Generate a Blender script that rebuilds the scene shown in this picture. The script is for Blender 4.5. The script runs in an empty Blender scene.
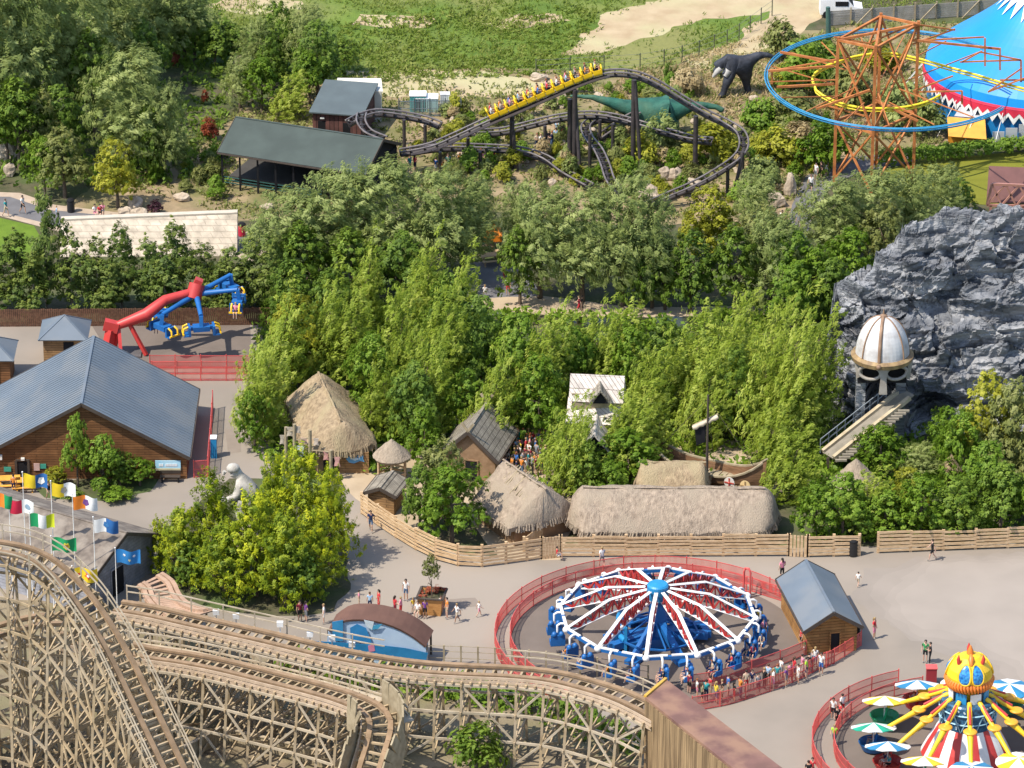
import bpy, bmesh, math, random
import numpy as np
from mathutils import Vector, Matrix, noise

R = math.radians
random.seed(7)
rng = np.random.default_rng(11)
sc = bpy.context.scene
col = sc.collection

# ------------------------------------------------------------------ camera
FPX, DEP, CAMH = 5000.0, R(24.6), 160.0
cam_d = bpy.data.cameras.new('camera')
cam_d.sensor_width = 36.0
cam_d.lens = FPX * 36.0 / 1024.0
cam_d.clip_start = 1.0
cam_d.clip_end = 6000.0
cam = bpy.data.objects.new('camera', cam_d)
cam.location = (0, 0, CAMH)
cam.rotation_euler = (math.pi / 2 - DEP, 0, 0)
col.objects.link(cam)
sc.camera = cam
# ------------------------------------------------------------------ sky, sun, exposure
SUN_EL = R(57)
SUN_DIR = Vector((-0.86, -0.50, 0)).normalized() * math.cos(SUN_EL) + Vector((0, 0, math.sin(SUN_EL)))
world = bpy.data.worlds.new('World')
sc.world = world
world.use_nodes = True
wn = world.node_tree
sky = wn.nodes.new('ShaderNodeTexSky')
sky.sky_type = 'NISHITA'
sky.sun_disc = False
sky.sun_elevation = SUN_EL
sky.sun_rotation = math.atan2(SUN_DIR.x, SUN_DIR.y)
wn.links.new(sky.outputs[0], wn.nodes['Background'].inputs[0])
wn.nodes['Background'].inputs[1].default_value = 0.15
sl = bpy.data.lights.new('sun', 'SUN')
sl.energy = 3.7
sl.angle = R(0.5)
sl.color = (1.0, 0.93, 0.81)
so = bpy.data.objects.new('sun', sl)
so.rotation_euler = SUN_DIR.to_track_quat('Z', 'Y').to_euler()
so.location = (0, 300, 200)
col.objects.link(so)
sc.view_settings.view_transform = 'Standard'
sc.view_settings.look = 'None'
sc.view_settings.exposure = 0.78
sc.view_settings.gamma = 1.0
sc.render.engine = 'CYCLES'
sc.cycles.use_denoising = True
sc.cycles.max_bounces = 5
sc.cycles.diffuse_bounces = 3
sc.cycles.transmission_bounces = 3
sc.cycles.transparent_max_bounces = 4
sc.cycles.caustics_reflective = False
sc.cycles.caustics_refractive = False
sc.cycles.use_adaptive_sampling = True

# ------------------------------------------------------------------ picture-to-place helpers
CF = Vector((0, math.cos(DEP), -math.sin(DEP)))
CU = Vector((0, math.sin(DEP), math.cos(DEP)))
def ray(px, py):
    return CF + Vector(((px - 512) / FPX, 0, 0)) + CU * ((384 - py) / FPX)
def G(px, py, z=0.0):
    d = ray(px, py)
    t = (z - CAMH) / d.z
    return Vector((d.x * t, d.y * t, z))
def Yr(row):
    return G(512, row).y
def AT(px, py, Y):
    d = ray(px, py)
    t = Y / d.y
    return Vector((d.x * t, Y, CAMH + d.z * t))
def V(px, py, row):            # point in the upright plane standing on ground row `row`
    return AT(px, py, Yr(row))
def ppm(row):                  # pixels per metre at a ground row
    p = G(512, row)
    return FPX / (p - Vector((0, 0, CAMH))).dot(CF)
def vpx(row):                  # pixels per vertical metre
    return ppm(row) * math.cos(DEP)

# ------------------------------------------------------------------ materials
MATS = {}
def principled(name):
    m = bpy.data.materials.new(name)
    m.use_nodes = True
    return m, m.node_tree, m.node_tree.nodes['Principled BSDF']
def mat(name, c1, c2=None, scale=1.5, detail=4.0, rough=0.8, bump=0.0, bscale=None, metal=0.0, lo=0.35, hi=0.65, c3=None, scale3=0.15, space='pos', stretch=(1, 1, 1), spec=0.3):
    """two tones mixed by noise, optional slow third tone, optional bump"""
    if name in MATS: return MATS[name]
    m, nt, b = principled(name)
    MATS[name] = m
    b.inputs['Roughness'].default_value = rough
    b.inputs['Metallic'].default_value = metal
    b.inputs['Specular IOR Level'].default_value = spec
    if c2 is None: c2 = tuple(x * 0.8 for x in c1)
    if space == 'pos':
        g = nt.nodes.new('ShaderNodeNewGeometry'); src = g.outputs['Position']
    else:
        g = nt.nodes.new('ShaderNodeTexCoord'); src = g.outputs['Object']
    mp = nt.nodes.new('ShaderNodeMapping'); mp.inputs['Scale'].default_value = stretch
    nt.links.new(src, mp.inputs[0]); src = mp.outputs[0]
    n = nt.nodes.new('ShaderNodeTexNoise')
    n.inputs['Scale'].default_value = scale; n.inputs['Detail'].default_value = detail
    nt.links.new(src, n.inputs['Vector'])
    r = nt.nodes.new('ShaderNodeValToRGB')
    r.color_ramp.elements[0].position = lo; r.color_ramp.elements[0].color = (*c2, 1)
    r.color_ramp.elements[1].position = hi; r.color_ramp.elements[1].color = (*c1, 1)
    nt.links.new(n.outputs['Fac'], r.inputs[0])
    out = r.outputs[0]
    if c3 is not None:
        n3 = nt.nodes.new('ShaderNodeTexNoise'); n3.inputs['Scale'].default_value = scale3; n3.inputs['Detail'].default_value = 5
        nt.links.new(src, n3.inputs['Vector'])
        r3 = nt.nodes.new('ShaderNodeValToRGB')
        r3.color_ramp.elements[0].position = 0.45; r3.color_ramp.elements[0].color = (0, 0, 0, 1)
        r3.color_ramp.elements[1].position = 0.62; r3.color_ramp.elements[1].color = (1, 1, 1, 1)
        nt.links.new(n3.outputs['Fac'], r3.inputs[0])
        mx = nt.nodes.new('ShaderNodeMix'); mx.data_type = 'RGBA'
        nt.links.new(r3.outputs[0], mx.inputs[0]); nt.links.new(out, mx.inputs[6])
        mx.inputs[7].default_value = (*c3, 1)
        out = mx.outputs[2]
    nt.links.new(out, b.inputs['Base Color'])
    if bump:
        nb = nt.nodes.new('ShaderNodeTexNoise'); nb.inputs['Scale'].default_value = bscale or scale * 3; nb.inputs['Detail'].default_value = 5
        nt.links.new(src, nb.inputs['Vector'])
        bp = nt.nodes.new('ShaderNodeBump'); bp.inputs['Strength'].default_value = 1.0; bp.inputs['Distance'].default_value = bump
        nt.links.new(nb.outputs['Fac'], bp.inputs['Height']); nt.links.new(bp.outputs[0], b.inputs['Normal'])
    return m
def leafmat(name, dark, mid, light, trans=0.3, hue_var=0.25):
    if name in MATS: return MATS[name]
    m = bpy.data.materials.new(name); MATS[name] = m
    m.use_nodes = True
    nt = m.node_tree; nt.nodes.clear()
    o = nt.nodes.new('ShaderNodeOutputMaterial')
    a = nt.nodes.new('ShaderNodeAttribute'); a.attribute_name = 'tint'
    oi = nt.nodes.new('ShaderNodeObjectInfo')
    ad = nt.nodes.new('ShaderNodeMath'); ad.operation = 'MULTIPLY_ADD'
    nt.links.new(oi.outputs['Random'], ad.inputs[0]); ad.inputs[1].default_value = hue_var
    sb = nt.nodes.new('ShaderNodeMath'); sb.operation = 'SUBTRACT'
    nt.links.new(a.outputs['Fac'], sb.inputs[0]); sb.inputs[1].default_value = hue_var / 2
    nt.links.new(sb.outputs[0], ad.inputs[2])
    r = nt.nodes.new('ShaderNodeValToRGB')
    e = r.color_ramp.elements
    e[0].position = 0.0; e[0].color = (*dark, 1)
    e[1].position = 1.0; e[1].color = (*light, 1)
    k = e.new(0.5); k.color = (*mid, 1)
    nt.links.new(ad.outputs[0], r.inputs[0])
    d = nt.nodes.new('ShaderNodeBsdfPrincipled')
    d.inputs['Roughness'].default_value = 0.55; d.inputs['Specular IOR Level'].default_value = 0.25
    t = nt.nodes.new('ShaderNodeBsdfTranslucent')
    mx = nt.nodes.new('ShaderNodeMixShader'); mx.inputs[0].default_value = trans
    nt.links.new(r.outputs[0], d.inputs['Base Color']); nt.links.new(r.outputs[0], t.inputs['Color'])
    nt.links.new(d.outputs[0], mx.inputs[1]); nt.links.new(t.outputs[0], mx.inputs[2])
    nt.links.new(mx.outputs[0], o.inputs[0])
    return m
def brickmat(name, c1, c2, mortar, sx, sy, rough=0.85, bump=0.02, vert=False):
    """coursed blocks or boards on upright and pitched faces; sx, sy in metres"""
    if name in MATS: return MATS[name]
    m, nt, b = principled(name); MATS[name] = m
    b.inputs['Roughness'].default_value = rough
    b.inputs['Specular IOR Level'].default_value = 0.25
    tc = nt.nodes.new('ShaderNodeNewGeometry')
    sp = nt.nodes.new('ShaderNodeSeparateXYZ'); nt.links.new(tc.outputs['Position'], sp.inputs[0])
    ad = nt.nodes.new('ShaderNodeMath'); ad.operation = 'ADD'
    nt.links.new(sp.outputs[0], ad.inputs[0]); nt.links.new(sp.outputs[1], ad.inputs[1])
    cb = nt.nodes.new('ShaderNodeCombineXYZ')
    if vert:
        nt.links.new(sp.outputs[2], cb.inputs[0]); nt.links.new(ad.outputs[0], cb.inputs[1])
    else:
        nt.links.new(ad.outputs[0], cb.inputs[0]); nt.links.new(sp.outputs[2], cb.inputs[1])
    br = nt.nodes.new('ShaderNodeTexBrick')
    br.inputs['Scale'].default_value = 1.0
    br.inputs['Brick Width'].default_value = sx; br.inputs['Row Height'].default_value = sy
    br.inputs['Mortar Size'].default_value = min(sx, sy) * 0.06
    br.inputs['Color1'].default_value = (*c1, 1); br.inputs['Color2'].default_value = (*c2, 1)
    br.inputs['Mortar'].default_value = (*mortar, 1)
    nt.links.new(cb.outputs[0], br.inputs['Vector'])
    n = nt.nodes.new('ShaderNodeTexNoise'); n.inputs['Scale'].default_value = 1.3; n.inputs['Detail'].default_value = 6
    nt.links.new(tc.outputs['Position'], n.inputs['Vector'])
    mr = nt.nodes.new('ShaderNodeMapRange'); mr.inputs['From Min'].default_value = 0.3; mr.inputs['From Max'].default_value = 0.7
    mr.inputs['To Min'].default_value = 0.7; mr.inputs['To Max'].default_value = 1.2
    nt.links.new(n.outputs['Fac'], mr.inputs[0])
    ml = nt.nodes.new('ShaderNodeVectorMath'); ml.operation = 'SCALE'
    nt.links.new(br.outputs['Color'], ml.inputs[0]); nt.links.new(mr.outputs[0], ml.inputs['Scale'])
    nt.links.new(ml.outputs[0], b.inputs['Base Color'])
    bp = nt.nodes.new('ShaderNodeBump'); bp.inputs['Distance'].default_value = bump; bp.invert = True
    nt.links.new(br.outputs['Fac'], bp.inputs['Height']); nt.links.new(bp.outputs[0], b.inputs['Normal'])
    return m
_pc = {}
def paint(rgb, rough=0.45, var=0.12):
    k = tuple(round(c, 3) for c in rgb) + (rough,)
    if k not in _pc:
        _pc[k] = mat('paint_%d' % len(_pc), rgb, tuple(c * (1 - var * 2) for c in rgb), scale=1.1, rough=rough, lo=0.25, hi=0.6, spec=0.45)
    return _pc[k]
def cloth(rgb):
    k = tuple(round(c, 3) for c in rgb) + ('c',)
    if k not in _pc:
        _pc[k] = mat('cloth_%d' % len(_pc), rgb, tuple(c * 0.75 for c in rgb), scale=9, rough=0.9)
    return _pc[k]

# ------------------------------------------------------------------ mesh builder
class MB:
    def __init__(s): s.v = []; s.f = []; s.m = []; s.smooth = []
    def add(s, vs, fs, m=0, sm=False):
        b = len(s.v)
        s.v.extend([tuple(p) for p in vs])
        for f in fs:
            s.f.append(tuple(b + i for i in f)); s.m.append(m); s.smooth.append(sm)
    def box(s, c, size, rz=0.0, m=0):
        x, y, z = (k / 2 for k in size); cs, sn = math.cos(rz), math.sin(rz)
        vs = [(c[0] + cs * a * x - sn * b * y, c[1] + sn * a * x + cs * b * y, c[2] + d * z) for d in (-1, 1) for b in (-1, 1) for a in (-1, 1)]
        s.add(vs, [(0, 2, 3, 1), (4, 5, 7, 6), (0, 1, 5, 4), (2, 6, 7, 3), (0, 4, 6, 2), (1, 3, 7, 5)], m)
    def bar(s, p, q, w, h=None, m=0, up=(0, 0, 1)):
        h = w if h is None else h
        p = Vector(p); q = Vector(q); d = q - p
        if d.length < 1e-6: return
        d.normalize(); u = Vector(up)
        if abs(d.dot(u)) > 0.98: u = Vector((0, 1, 0))
        a = d.cross(u).normalized() * (w / 2); b = a.cross(d).normalized() * (h / 2)
        vs = [p - a - b, p + a - b, p + a + b, p - a + b, q - a - b, q + a - b, q + a + b, q - a + b]
        s.add(vs, [(0, 3, 2, 1), (4, 5, 6, 7), (0, 1, 5, 4), (1, 2, 6, 5), (2, 3, 7, 6), (3, 0, 4, 7)], m)
    def tube(s, pts, r, n=8, m=0, closed=False, cap=True, flat=1.0, sm=True):
        pts = [Vector(p) for p in pts]; N = len(pts)
        rs = r if hasattr(r, '__len__') else [r] * N
        vs = []; pa = None
        for i, p in enumerate(pts):
            if closed: t = pts[(i + 1) % N] - pts[i - 1]
            else: t = pts[min(i + 1, N - 1)] - pts[max(i - 1, 0)]
            if t.length < 1e-7: t = Vector((0, 0, 1))
            t.normalize()
            if pa is None:
                u = Vector((0, 0, 1)) if abs(t.z) < 0.9 else Vector((0, 1, 0))
                a = t.cross(u).normalized()
            else:
                a = (pa - t * pa.dot(t)).normalized()
            pa = a; b = a.cross(t)
            for k in range(n):
                th = 2 * math.pi * k / n
                vs.append(p + (a * math.cos(th) + b * math.sin(th) * flat) * rs[i])
        fs = []
        for i in range(N if closed else N - 1):
            j = (i + 1) % N
            for k in range(n):
                l = (k + 1) % n
                fs.append((i * n + k, i * n + l, j * n + l, j * n + k))
        s.add(vs, fs, m, sm)
        if cap and not closed:
            s.add(vs[:n], [tuple(range(n))[::-1]], m); s.add(vs[-n:], [tuple(range(n))], m)
    def lathe(s, prof, c=(0, 0, 0), n=24, m=0, sm=True, mats=None, cap=True):
        vs = []
        for r_, z in prof:
            for k in range(n):
                th = 2 * math.pi * k / n
                vs.append((c[0] + r_ * math.cos(th), c[1] + r_ * math.sin(th), c[2] + z))
        for i in range(len(prof) - 1):
            for k in range(n):
                l = (k + 1) % n
                mm = mats(i, k) if mats else m
                s.add([vs[i * n + k], vs[i * n + l], vs[(i + 1) * n + l], vs[(i + 1) * n + k]], [(0, 1, 2, 3)], mm, sm)
        if cap:
            s.add(vs[:n], [tuple(range(n))[::-1]], m); s.add(vs[-n:], [tuple(range(n))], m)
    def prism(s, poly, z0, z1, m=0):
        n = len(poly)
        vs = [(p[0], p[1], z0) for p in poly] + [(p[0], p[1], z1) for p in poly]
        s.add(vs, [tuple(range(n))[::-1], tuple(range(n, 2 * n))] + [(i, (i + 1) % n, n + (i + 1) % n, n + i) for i in range(n)], m)
    def slab(s, pts, th, m=0, m2=None):       # a polygon given thickness along its normal (downwards)
        pts = [Vector(p) for p in pts]
        nrm = Vector((0, 0, 0))
        for i in range(len(pts)):
            a, b = pts[i], pts[(i + 1) % len(pts)]
            nrm += a.cross(b)
        nrm.normalize(); n = len(pts)
        vs = pts + [p - nrm * th for p in pts]
        s.add(vs, [tuple(range(n))], m)
        mm = m if m2 is None else m2
        s.add(vs, [tuple(range(n, 2 * n))[::-1]] + [(i, n + i, n + (i + 1) % n, (i + 1) % n) for i in range(n)], mm)
    def sphere(s, c, r, nu=12, nv=8, m=0, sc=(1, 1, 1)):
        prof = [(max(1e-4, math.sin(math.pi * i / nv)), -math.cos(math.pi * i / nv)) for i in range(nv + 1)]
        vs = []
        for a, z in prof:
            for k in range(nu):
                th = 2 * math.pi * k / nu
                vs.append((c[0] + r * sc[0] * a * math.cos(th), c[1] + r * sc[1] * a * math.sin(th), c[2] + r * sc[2] * z))
        s.add(vs, [(i * nu + k, i * nu + (k + 1) % nu, (i + 1) * nu + (k + 1) % nu, (i + 1) * nu + k) for i in range(nv) for k in range(nu)], m, True)
    def mesh(s, name, mats, org=(0, 0, 0)):
        me = bpy.data.meshes.new(name)
        o = org
        me.from_pydata([(p[0] - o[0], p[1] - o[1], p[2] - o[2]) for p in s.v], [], s.f)
        if not isinstance(mats, (list, tuple)): mats = [mats]
        for m in mats: me.materials.append(m)
        me.polygons.foreach_set('material_index', s.m)
        me.polygons.foreach_set('use_smooth', s.smooth)
        me.update()
        return me

ORG = {}
def tag(o, label=None, cat=None, group=None, kind=None):
    if label: o['label'] = label
    if cat: o['category'] = cat
    if group: o['group'] = group
    if kind: o['kind'] = kind
    return o
def thing(name, label, cat, loc=(0, 0, 0), group=None):
    o = bpy.data.objects.new(name, None); o.empty_display_size = 0.3
    o.location = loc; col.objects.link(o); ORG[o] = Vector(loc)
    return tag(o, label, cat, group)
def part(name, mb, mats, parent, label=None):
    org = ORG[parent]
    o = bpy.data.objects.new(name, mb.mesh(name, mats, org))
    o.parent = parent; col.objects.link(o); ORG[o] = org
    if label: o['label'] = label
    return o
def solo(name, mb, mats, label, cat, loc=(0, 0, 0), group=None):
    o = bpy.data.objects.new(name, mb.mesh(name, mats, loc)); o.location = loc
    col.objects.link(o); ORG[o] = Vector(loc)
    return tag(o, label, cat, group)
def struct(name, mb, mats, kind='structure'):
    o = bpy.data.objects.new(name, mb.mesh(name, mats)); col.objects.link(o)
    o['kind'] = kind
    return o
def copy_tree(root, loc=None, rz=None, scale=None, label=None, group=None):
    r = root.copy(); col.objects.link(r)
    if loc is not None: r.location = loc
    if rz is not None: r.rotation_euler = (0, 0, rz)
    if scale is not None: r.scale = scale
    if label: r['label'] = label
    if group: r['group'] = group
    for ch in list(root.children):
        c = ch.copy(); col.objects.link(c); c.parent = r
        for g in list(ch.children):
            d = g.copy(); col.objects.link(d); d.parent = c
    return r
def remove_tree(root):
    for ch in list(root.children_recursive): bpy.data.objects.remove(ch)
    bpy.data.objects.remove(root)
def catmull(P, step=0.5, closed=False):
    P = [Vector(p) for p in P]; out = []; n = len(P)
    for i in range(n if closed else n - 1):
        if closed: a, b, c, d = P[i - 1], P[i], P[(i + 1) % n], P[(i + 2) % n]
        else: a, b, c, d = P[max(i - 1, 0)], P[i], P[i + 1], P[min(i + 2, n - 1)]
        k = max(1, int((c - b).length / step))
        for j in range(k):
            t = j / k
            out.append(0.5 * ((2 * b) + (c - a) * t + (2 * a - 5 * b + 4 * c - d) * t * t + (3 * b - a - 3 * c + d) * t ** 3))
    if not closed: out.append(P[-1])
    return out
ORD = ['first', 'second', 'third', 'fourth', 'fifth', 'sixth', 'seventh', 'eighth', 'ninth', 'tenth', 'eleventh', 'twelfth', 'thirteenth', 'fourteenth', 'fifteenth', 'sixteenth', 'seventeenth', 'eighteenth', 'nineteenth', 'twentieth',
       'twenty-first', 'twenty-second', 'twenty-third', 'twenty-fourth', 'twenty-fifth', 'twenty-sixth', 'twenty-seventh', 'twenty-eighth', 'twenty-ninth', 'thirtieth']
# ------------------------------------------------------------------ ground sheets
def rough_edge(P, amp, step):
    out = []
    n = len(P)
    for i in range(n):
        a, b = P[i], P[(i + 1) % n]
        k = max(1, int((b - a).length / step))
        for j in range(k):
            p = a.lerp(b, j / k)
            if amp:
                q = noise.noise_vector(p * 0.35) + noise.noise_vector(p * 1.3) * 0.5
                p = p + Vector((q.x, q.y, 0)) * amp
            out.append(p)
    return out
def sheet(name, pts, m, z, amp=0.0, step=0.8, kind='structure', world_pts=None):
    P = world_pts or [G(*p) for p in pts]
    P = rough_edge([Vector((p.x, p.y, z)) for p in P], amp, step)
    bm = bmesh.new()
    vs = [bm.verts.new(p) for p in P]
    f = bm.faces.new(vs)
    if f.normal.z < 0 or f.calc_area() and (f.normal_update() or f.normal.z < 0): f.normal_flip()
    bmesh.ops.triangulate(bm, faces=bm.faces[:], ngon_method='EAR_CLIP')
    me = bpy.data.meshes.new(name); bm.to_mesh(me); bm.free()
    me.materials.append(m)
    o = bpy.data.objects.new(name, me); col.objects.link(o); o['kind'] = kind
    return o
def ellipse(c, r, n=72):
    return [Vector((c.x + r * math.cos(2 * math.pi * i / n), c.y + r * math.sin(2 * math.pi * i / n), 0)) for i in range(n)]

M_soil = mat('forest_soil', (0.10, 0.085, 0.05), (0.055, 0.06, 0.025), scale=0.9, detail=8, bump=0.06, rough=0.95, c3=(0.07, 0.10, 0.03), scale3=0.2)
M_meadow = mat('meadow_grass', (0.125, 0.185, 0.028), (0.08, 0.135, 0.018), scale=0.35, detail=9, bump=0.15, bscale=2.0, rough=0.95, c3=(0.19, 0.19, 0.06), scale3=0.06, lo=0.38, hi=0.62)
M_sand = mat('dry_sand', (0.43, 0.335, 0.21), (0.35, 0.26, 0.155), scale=0.5, detail=9, bump=0.05, rough=0.95, c3=(0.40, 0.36, 0.20), scale3=0.12)
M_dry = mat('dry_garden_soil', (0.34, 0.25, 0.15), (0.20, 0.15, 0.085), scale=0.55, detail=9, bump=0.08, rough=0.95, c3=(0.16, 0.15, 0.06), scale3=0.22)
M_asph = mat('worn_asphalt', (0.252, 0.214, 0.176), (0.222, 0.19, 0.157), scale=0.22, detail=10, bump=0.004, bscale=18, rough=0.9, c3=(0.29, 0.246, 0.203), scale3=0.05)
M_dark_asph = mat('ride_pad_asphalt', (0.165, 0.133, 0.112), (0.142, 0.115, 0.097), scale=0.5, detail=9, bump=0.004, bscale=18, rough=0.9)
M_path = mat('path_tarmac', (0.15, 0.145, 0.15), (0.125, 0.12, 0.125), scale=0.8, detail=8, rough=0.9)
M_gravel = mat('pale_gravel', (0.27, 0.215, 0.14), (0.16, 0.125, 0.08), scale=0.8, detail=10, bump=0.05, bscale=6, rough=0.95, c3=(0.17, 0.15, 0.08), scale3=0.2)
M_lawn = mat('mown_lawn', (0.175, 0.178, 0.018), (0.145, 0.15, 0.014), scale=0.5, detail=8, bump=0.03, bscale=9, rough=0.95, stretch=(0.3, 1.6, 1))
M_lawn2 = mat('bright_lawn', (0.12, 0.19, 0.018), (0.09, 0.15, 0.014), scale=0.8, detail=8, bump=0.03, bscale=9, rough=0.95)
M_court = mat('sandy_court', (0.42, 0.33, 0.225), (0.35, 0.27, 0.18), scale=0.6, detail=8, rough=0.95)
M_water = mat('pond_water', (0.05, 0.055, 0.02), (0.03, 0.035, 0.012), scale=0.4, rough=0.12, spec=0.5)
M_kerb = mat('pale_kerb', (0.42, 0.33, 0.25), (0.36, 0.28, 0.21), scale=1.5, rough=0.9)

sheet('ground', None, M_soil, 0.0, world_pts=[Vector((-900, 150, 0)), Vector((900, 150, 0)), Vector((900, 2500, 0)), Vector((-900, 2500, 0))], step=1e9)
sheet('meadow_field', [(-300, 75), (110, 60), (345, 84), (420, 74), (560, 78), (660, 70), (760, 40), (815, -20), (1300, -60), (1300, -600), (-300, -600)], M_meadow, 0.004, 0.8)
sheet('garden_ground', [(95, 185), (200, 150), (250, 100), (340, 80), (430, 68), (640, 70), (720, 58), (790, 30), (830, 30), (840, 150), (815, 215), (800, 230), (660, 225), (540, 218), (430, 200), (330, 215), (240, 222), (60, 220), (75, 200)], M_dry, 0.008, 0.8)
sheet('sand_strip', [(568, 56), (575, 42), (596, 30), (600, 16), (650, 2), (700, -14), (860, -30), (850, 2), (812, 12), (780, 33), (740, 55), (700, 72), (690, 62), (735, 40), (770, 12), (700, 22), (640, 40), (600, 52)], M_sand, 0.012, 1.2)
sheet('sand_patch', [(348, 24), (362, 17), (430, 16), (436, 22), (425, 30), (380, 27)], M_sand, 0.012, 0.9)
sheet('dry_bank', [(800, 40), (850, 24), (960, 22), (985, 60), (960, 140), (880, 160), (835, 165), (815, 110)], M_dry, 0.0135, 0.8)
sheet('dirt_track', [(700, 72), (742, 52), (772, 28), (797, 6), (815, -20), (858, -20), (834, 8), (803, 30), (772, 52), (735, 74)], M_sand, 0.0135, 0.5)
sheet('dirt_patch', [(480, 26), (510, 16), (560, 12), (572, 20), (540, 26), (505, 30)], M_sand, 0.012, 1.2)
sheet('dry_grass_patch', [(205, 8), (240, -4), (300, -2), (290, 8), (240, 14)], M_sand, 0.0125, 1.4)
sheet('dirt_bank', [(345, 72), (420, 70), (500, 74), (560, 84), (570, 96), (500, 96), (400, 98), (350, 90)], M_sand, 0.014, 1.0)
sheet('upper_path_edge', [(-60, 190), (20, 193), (55, 205), (130, 214), (250, 232), (290, 246), (250, 262), (180, 236), (60, 232), (0, 216), (-60, 212)], M_kerb, 0.016)
sheet('upper_path', [(-60, 196), (10, 197), (50, 210), (120, 217), (250, 237), (275, 246), (240, 254), (180, 230), (60, 227), (0, 212), (-60, 208)], M_path, 0.020)
sheet('far_path', [(786, 238), (792, 205), (806, 176), (850, 158), (905, 150), (915, 163), (860, 172), (830, 188), (812, 215), (806, 240)], M_path, 0.020)
sheet('yard_left_lawn', [(-60, 216), (0, 218), (34, 226), (42, 240), (30, 262), (-60, 262)], M_lawn2, 0.018)
sheet('right_lawn', [(880, 170), (930, 158), (1100, 148), (1100, 205), (1000, 205), (920, 200), (880, 195)], M_lawn, 0.020, 0.3)
sheet('picnic_yard', [(462, 262), (520, 262), (545, 300), (520, 322), (470, 312)], M_path, 0.012)
sheet('forest_path', [(470, 300), (540, 296), (640, 308), (770, 306), (780, 314), (640, 318), (560, 316), (480, 312)], M_court, 0.016, 0.3)
sheet('pond', [(560, 318), (780, 315), (790, 330), (560, 332)], M_water, 0.012)
sheet('plaza', [(-220, 327), (262, 322), (264, 400), (276, 480), (358, 492), (390, 520), (430, 545), (470, 556), (510, 556), (548, 548), (800, 548), (1180, 540), (1180, 960), (-220, 960)], M_asph, 0.016)
wp = [(905, 557), (1180, 550), (1180, 720), (1040, 712), (965, 655), (890, 632), (860, 600), (872, 572)]
for k_ in range(4):
    f_ = 1 - .07 * k_; c_ = 0.262 + 0.016 * k_
    sheet('worn_plaza', [(1050 + (x - 1050) * f_, 590 + (y - 590) * f_) for x, y in wp], mat('pale_worn_asphalt_%d' % k_, (c_, c_ * .858, c_ * .73), (c_ * .9, c_ * .773, c_ * .657), scale=0.25, detail=9, rough=0.9, bump=0.004, bscale=18), 0.0195 + .0012 * k_, 1.3)
for i_, pl__ in enumerate([[(440, 600), (475, 598), (482, 606), (445, 609)], [(225, 430), (240, 428), (241, 452), (228, 454)], [(850, 690), (880, 684), (884, 690), (853, 697)], [(560, 568), (600, 565), (601, 569), (562, 572)]]):
    sheet('asphalt_patch', pl__, mat('patch_asphalt', (0.24, 0.198, 0.162), (0.215, 0.177, 0.146), scale=0.8, rough=0.9), 0.0235, 0.05)
sheet('court', [(330, 455), (420, 455), (440, 490), (420, 530), (395, 528), (345, 490)], M_court, 0.020, 0.2)
sheet('village_court', [(430, 440), (560, 430), (575, 520), (560, 560), (500, 560), (470, 520)], M_court, 0.0205, 0.2)
sheet('stage_ground', [(640, 440), (800, 440), (800, 500), (620, 500)], M_court, 0.0205, 0.2)
sheet('planting_bed', [(150, 540), (230, 480), (340, 480), (345, 540), (350, 590), (330, 612), (270, 618), (180, 600)], M_soil, 0.024, 0.4)
sheet('barn_bed', [(35, 490), (80, 478), (158, 478), (150, 492), (105, 502), (45, 498)], M_soil, 0.024, 0.2)
sheet('coaster_yard', [(-220, 590), (110, 605), (180, 625), (300, 668), (430, 690), (560, 718), (660, 768), (800, 960), (-220, 960)], M_gravel, 0.028, 0.3)
sheet('swing_pad', [(92, 326), (250, 322), (252, 366), (120, 372)], M_dark_asph, 0.020)
C_DISC = G(657, 643)
C_OCTO = G(966, 752)
sheet('disc_pad', None, M_dark_asph, 0.020, world_pts=ellipse(C_DISC, 10.2), step=9)
sheet('octopus_pad', None, M_dark_asph, 0.020, world_pts=ellipse(C_OCTO, 8.6), step=9)
sheet('rock_pond', [(925, 440), (960, 436), (980, 470), (930, 480)], M_water, 0.012)

# ------------------------------------------------------------------ leaves
def leaf_mesh(name, P, N, D, L, W, tint, m):
    n = len(P)
    N = N / (np.linalg.norm(N, axis=1, keepdims=True) + 1e-9)
    S = np.cross(N, D); S /= (np.linalg.norm(S, axis=1, keepdims=True) + 1e-9)
    D = np.cross(S, N)
    L = np.broadcast_to(np.asarray(L, float), (n,))[:, None]; W = np.broadcast_to(np.asarray(W, float), (n,))[:, None]
    v = np.stack([P - D * L / 2, P + S * W / 2, P + D * L / 2, P - S * W / 2], 1).reshape(-1, 3)
    me = bpy.data.meshes.new(name)
    me.vertices.add(4 * n); me.vertices.foreach_set('co', v.astype(np.float32).ravel())
    me.loops.add(4 * n); me.loops.foreach_set('vertex_index', np.arange(4 * n, dtype=np.int32))
    me.polygons.add(n)
    me.polygons.foreach_set('loop_start', np.arange(0, 4 * n, 4, dtype=np.int32))
    me.materials.append(m)
    me.update(calc_edges=True)
    at = me.attributes.new('tint', 'FLOAT', 'FACE')
    at.data.foreach_set('value', np.clip(tint, 0, 1).astype(np.float32))
    me.validate()
    return me
def unit(a): return a / (np.linalg.norm(a, axis=1, keepdims=True) + 1e-9)
def rdirs(n):
    return unit(rng.normal(size=(n, 3)))
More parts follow.
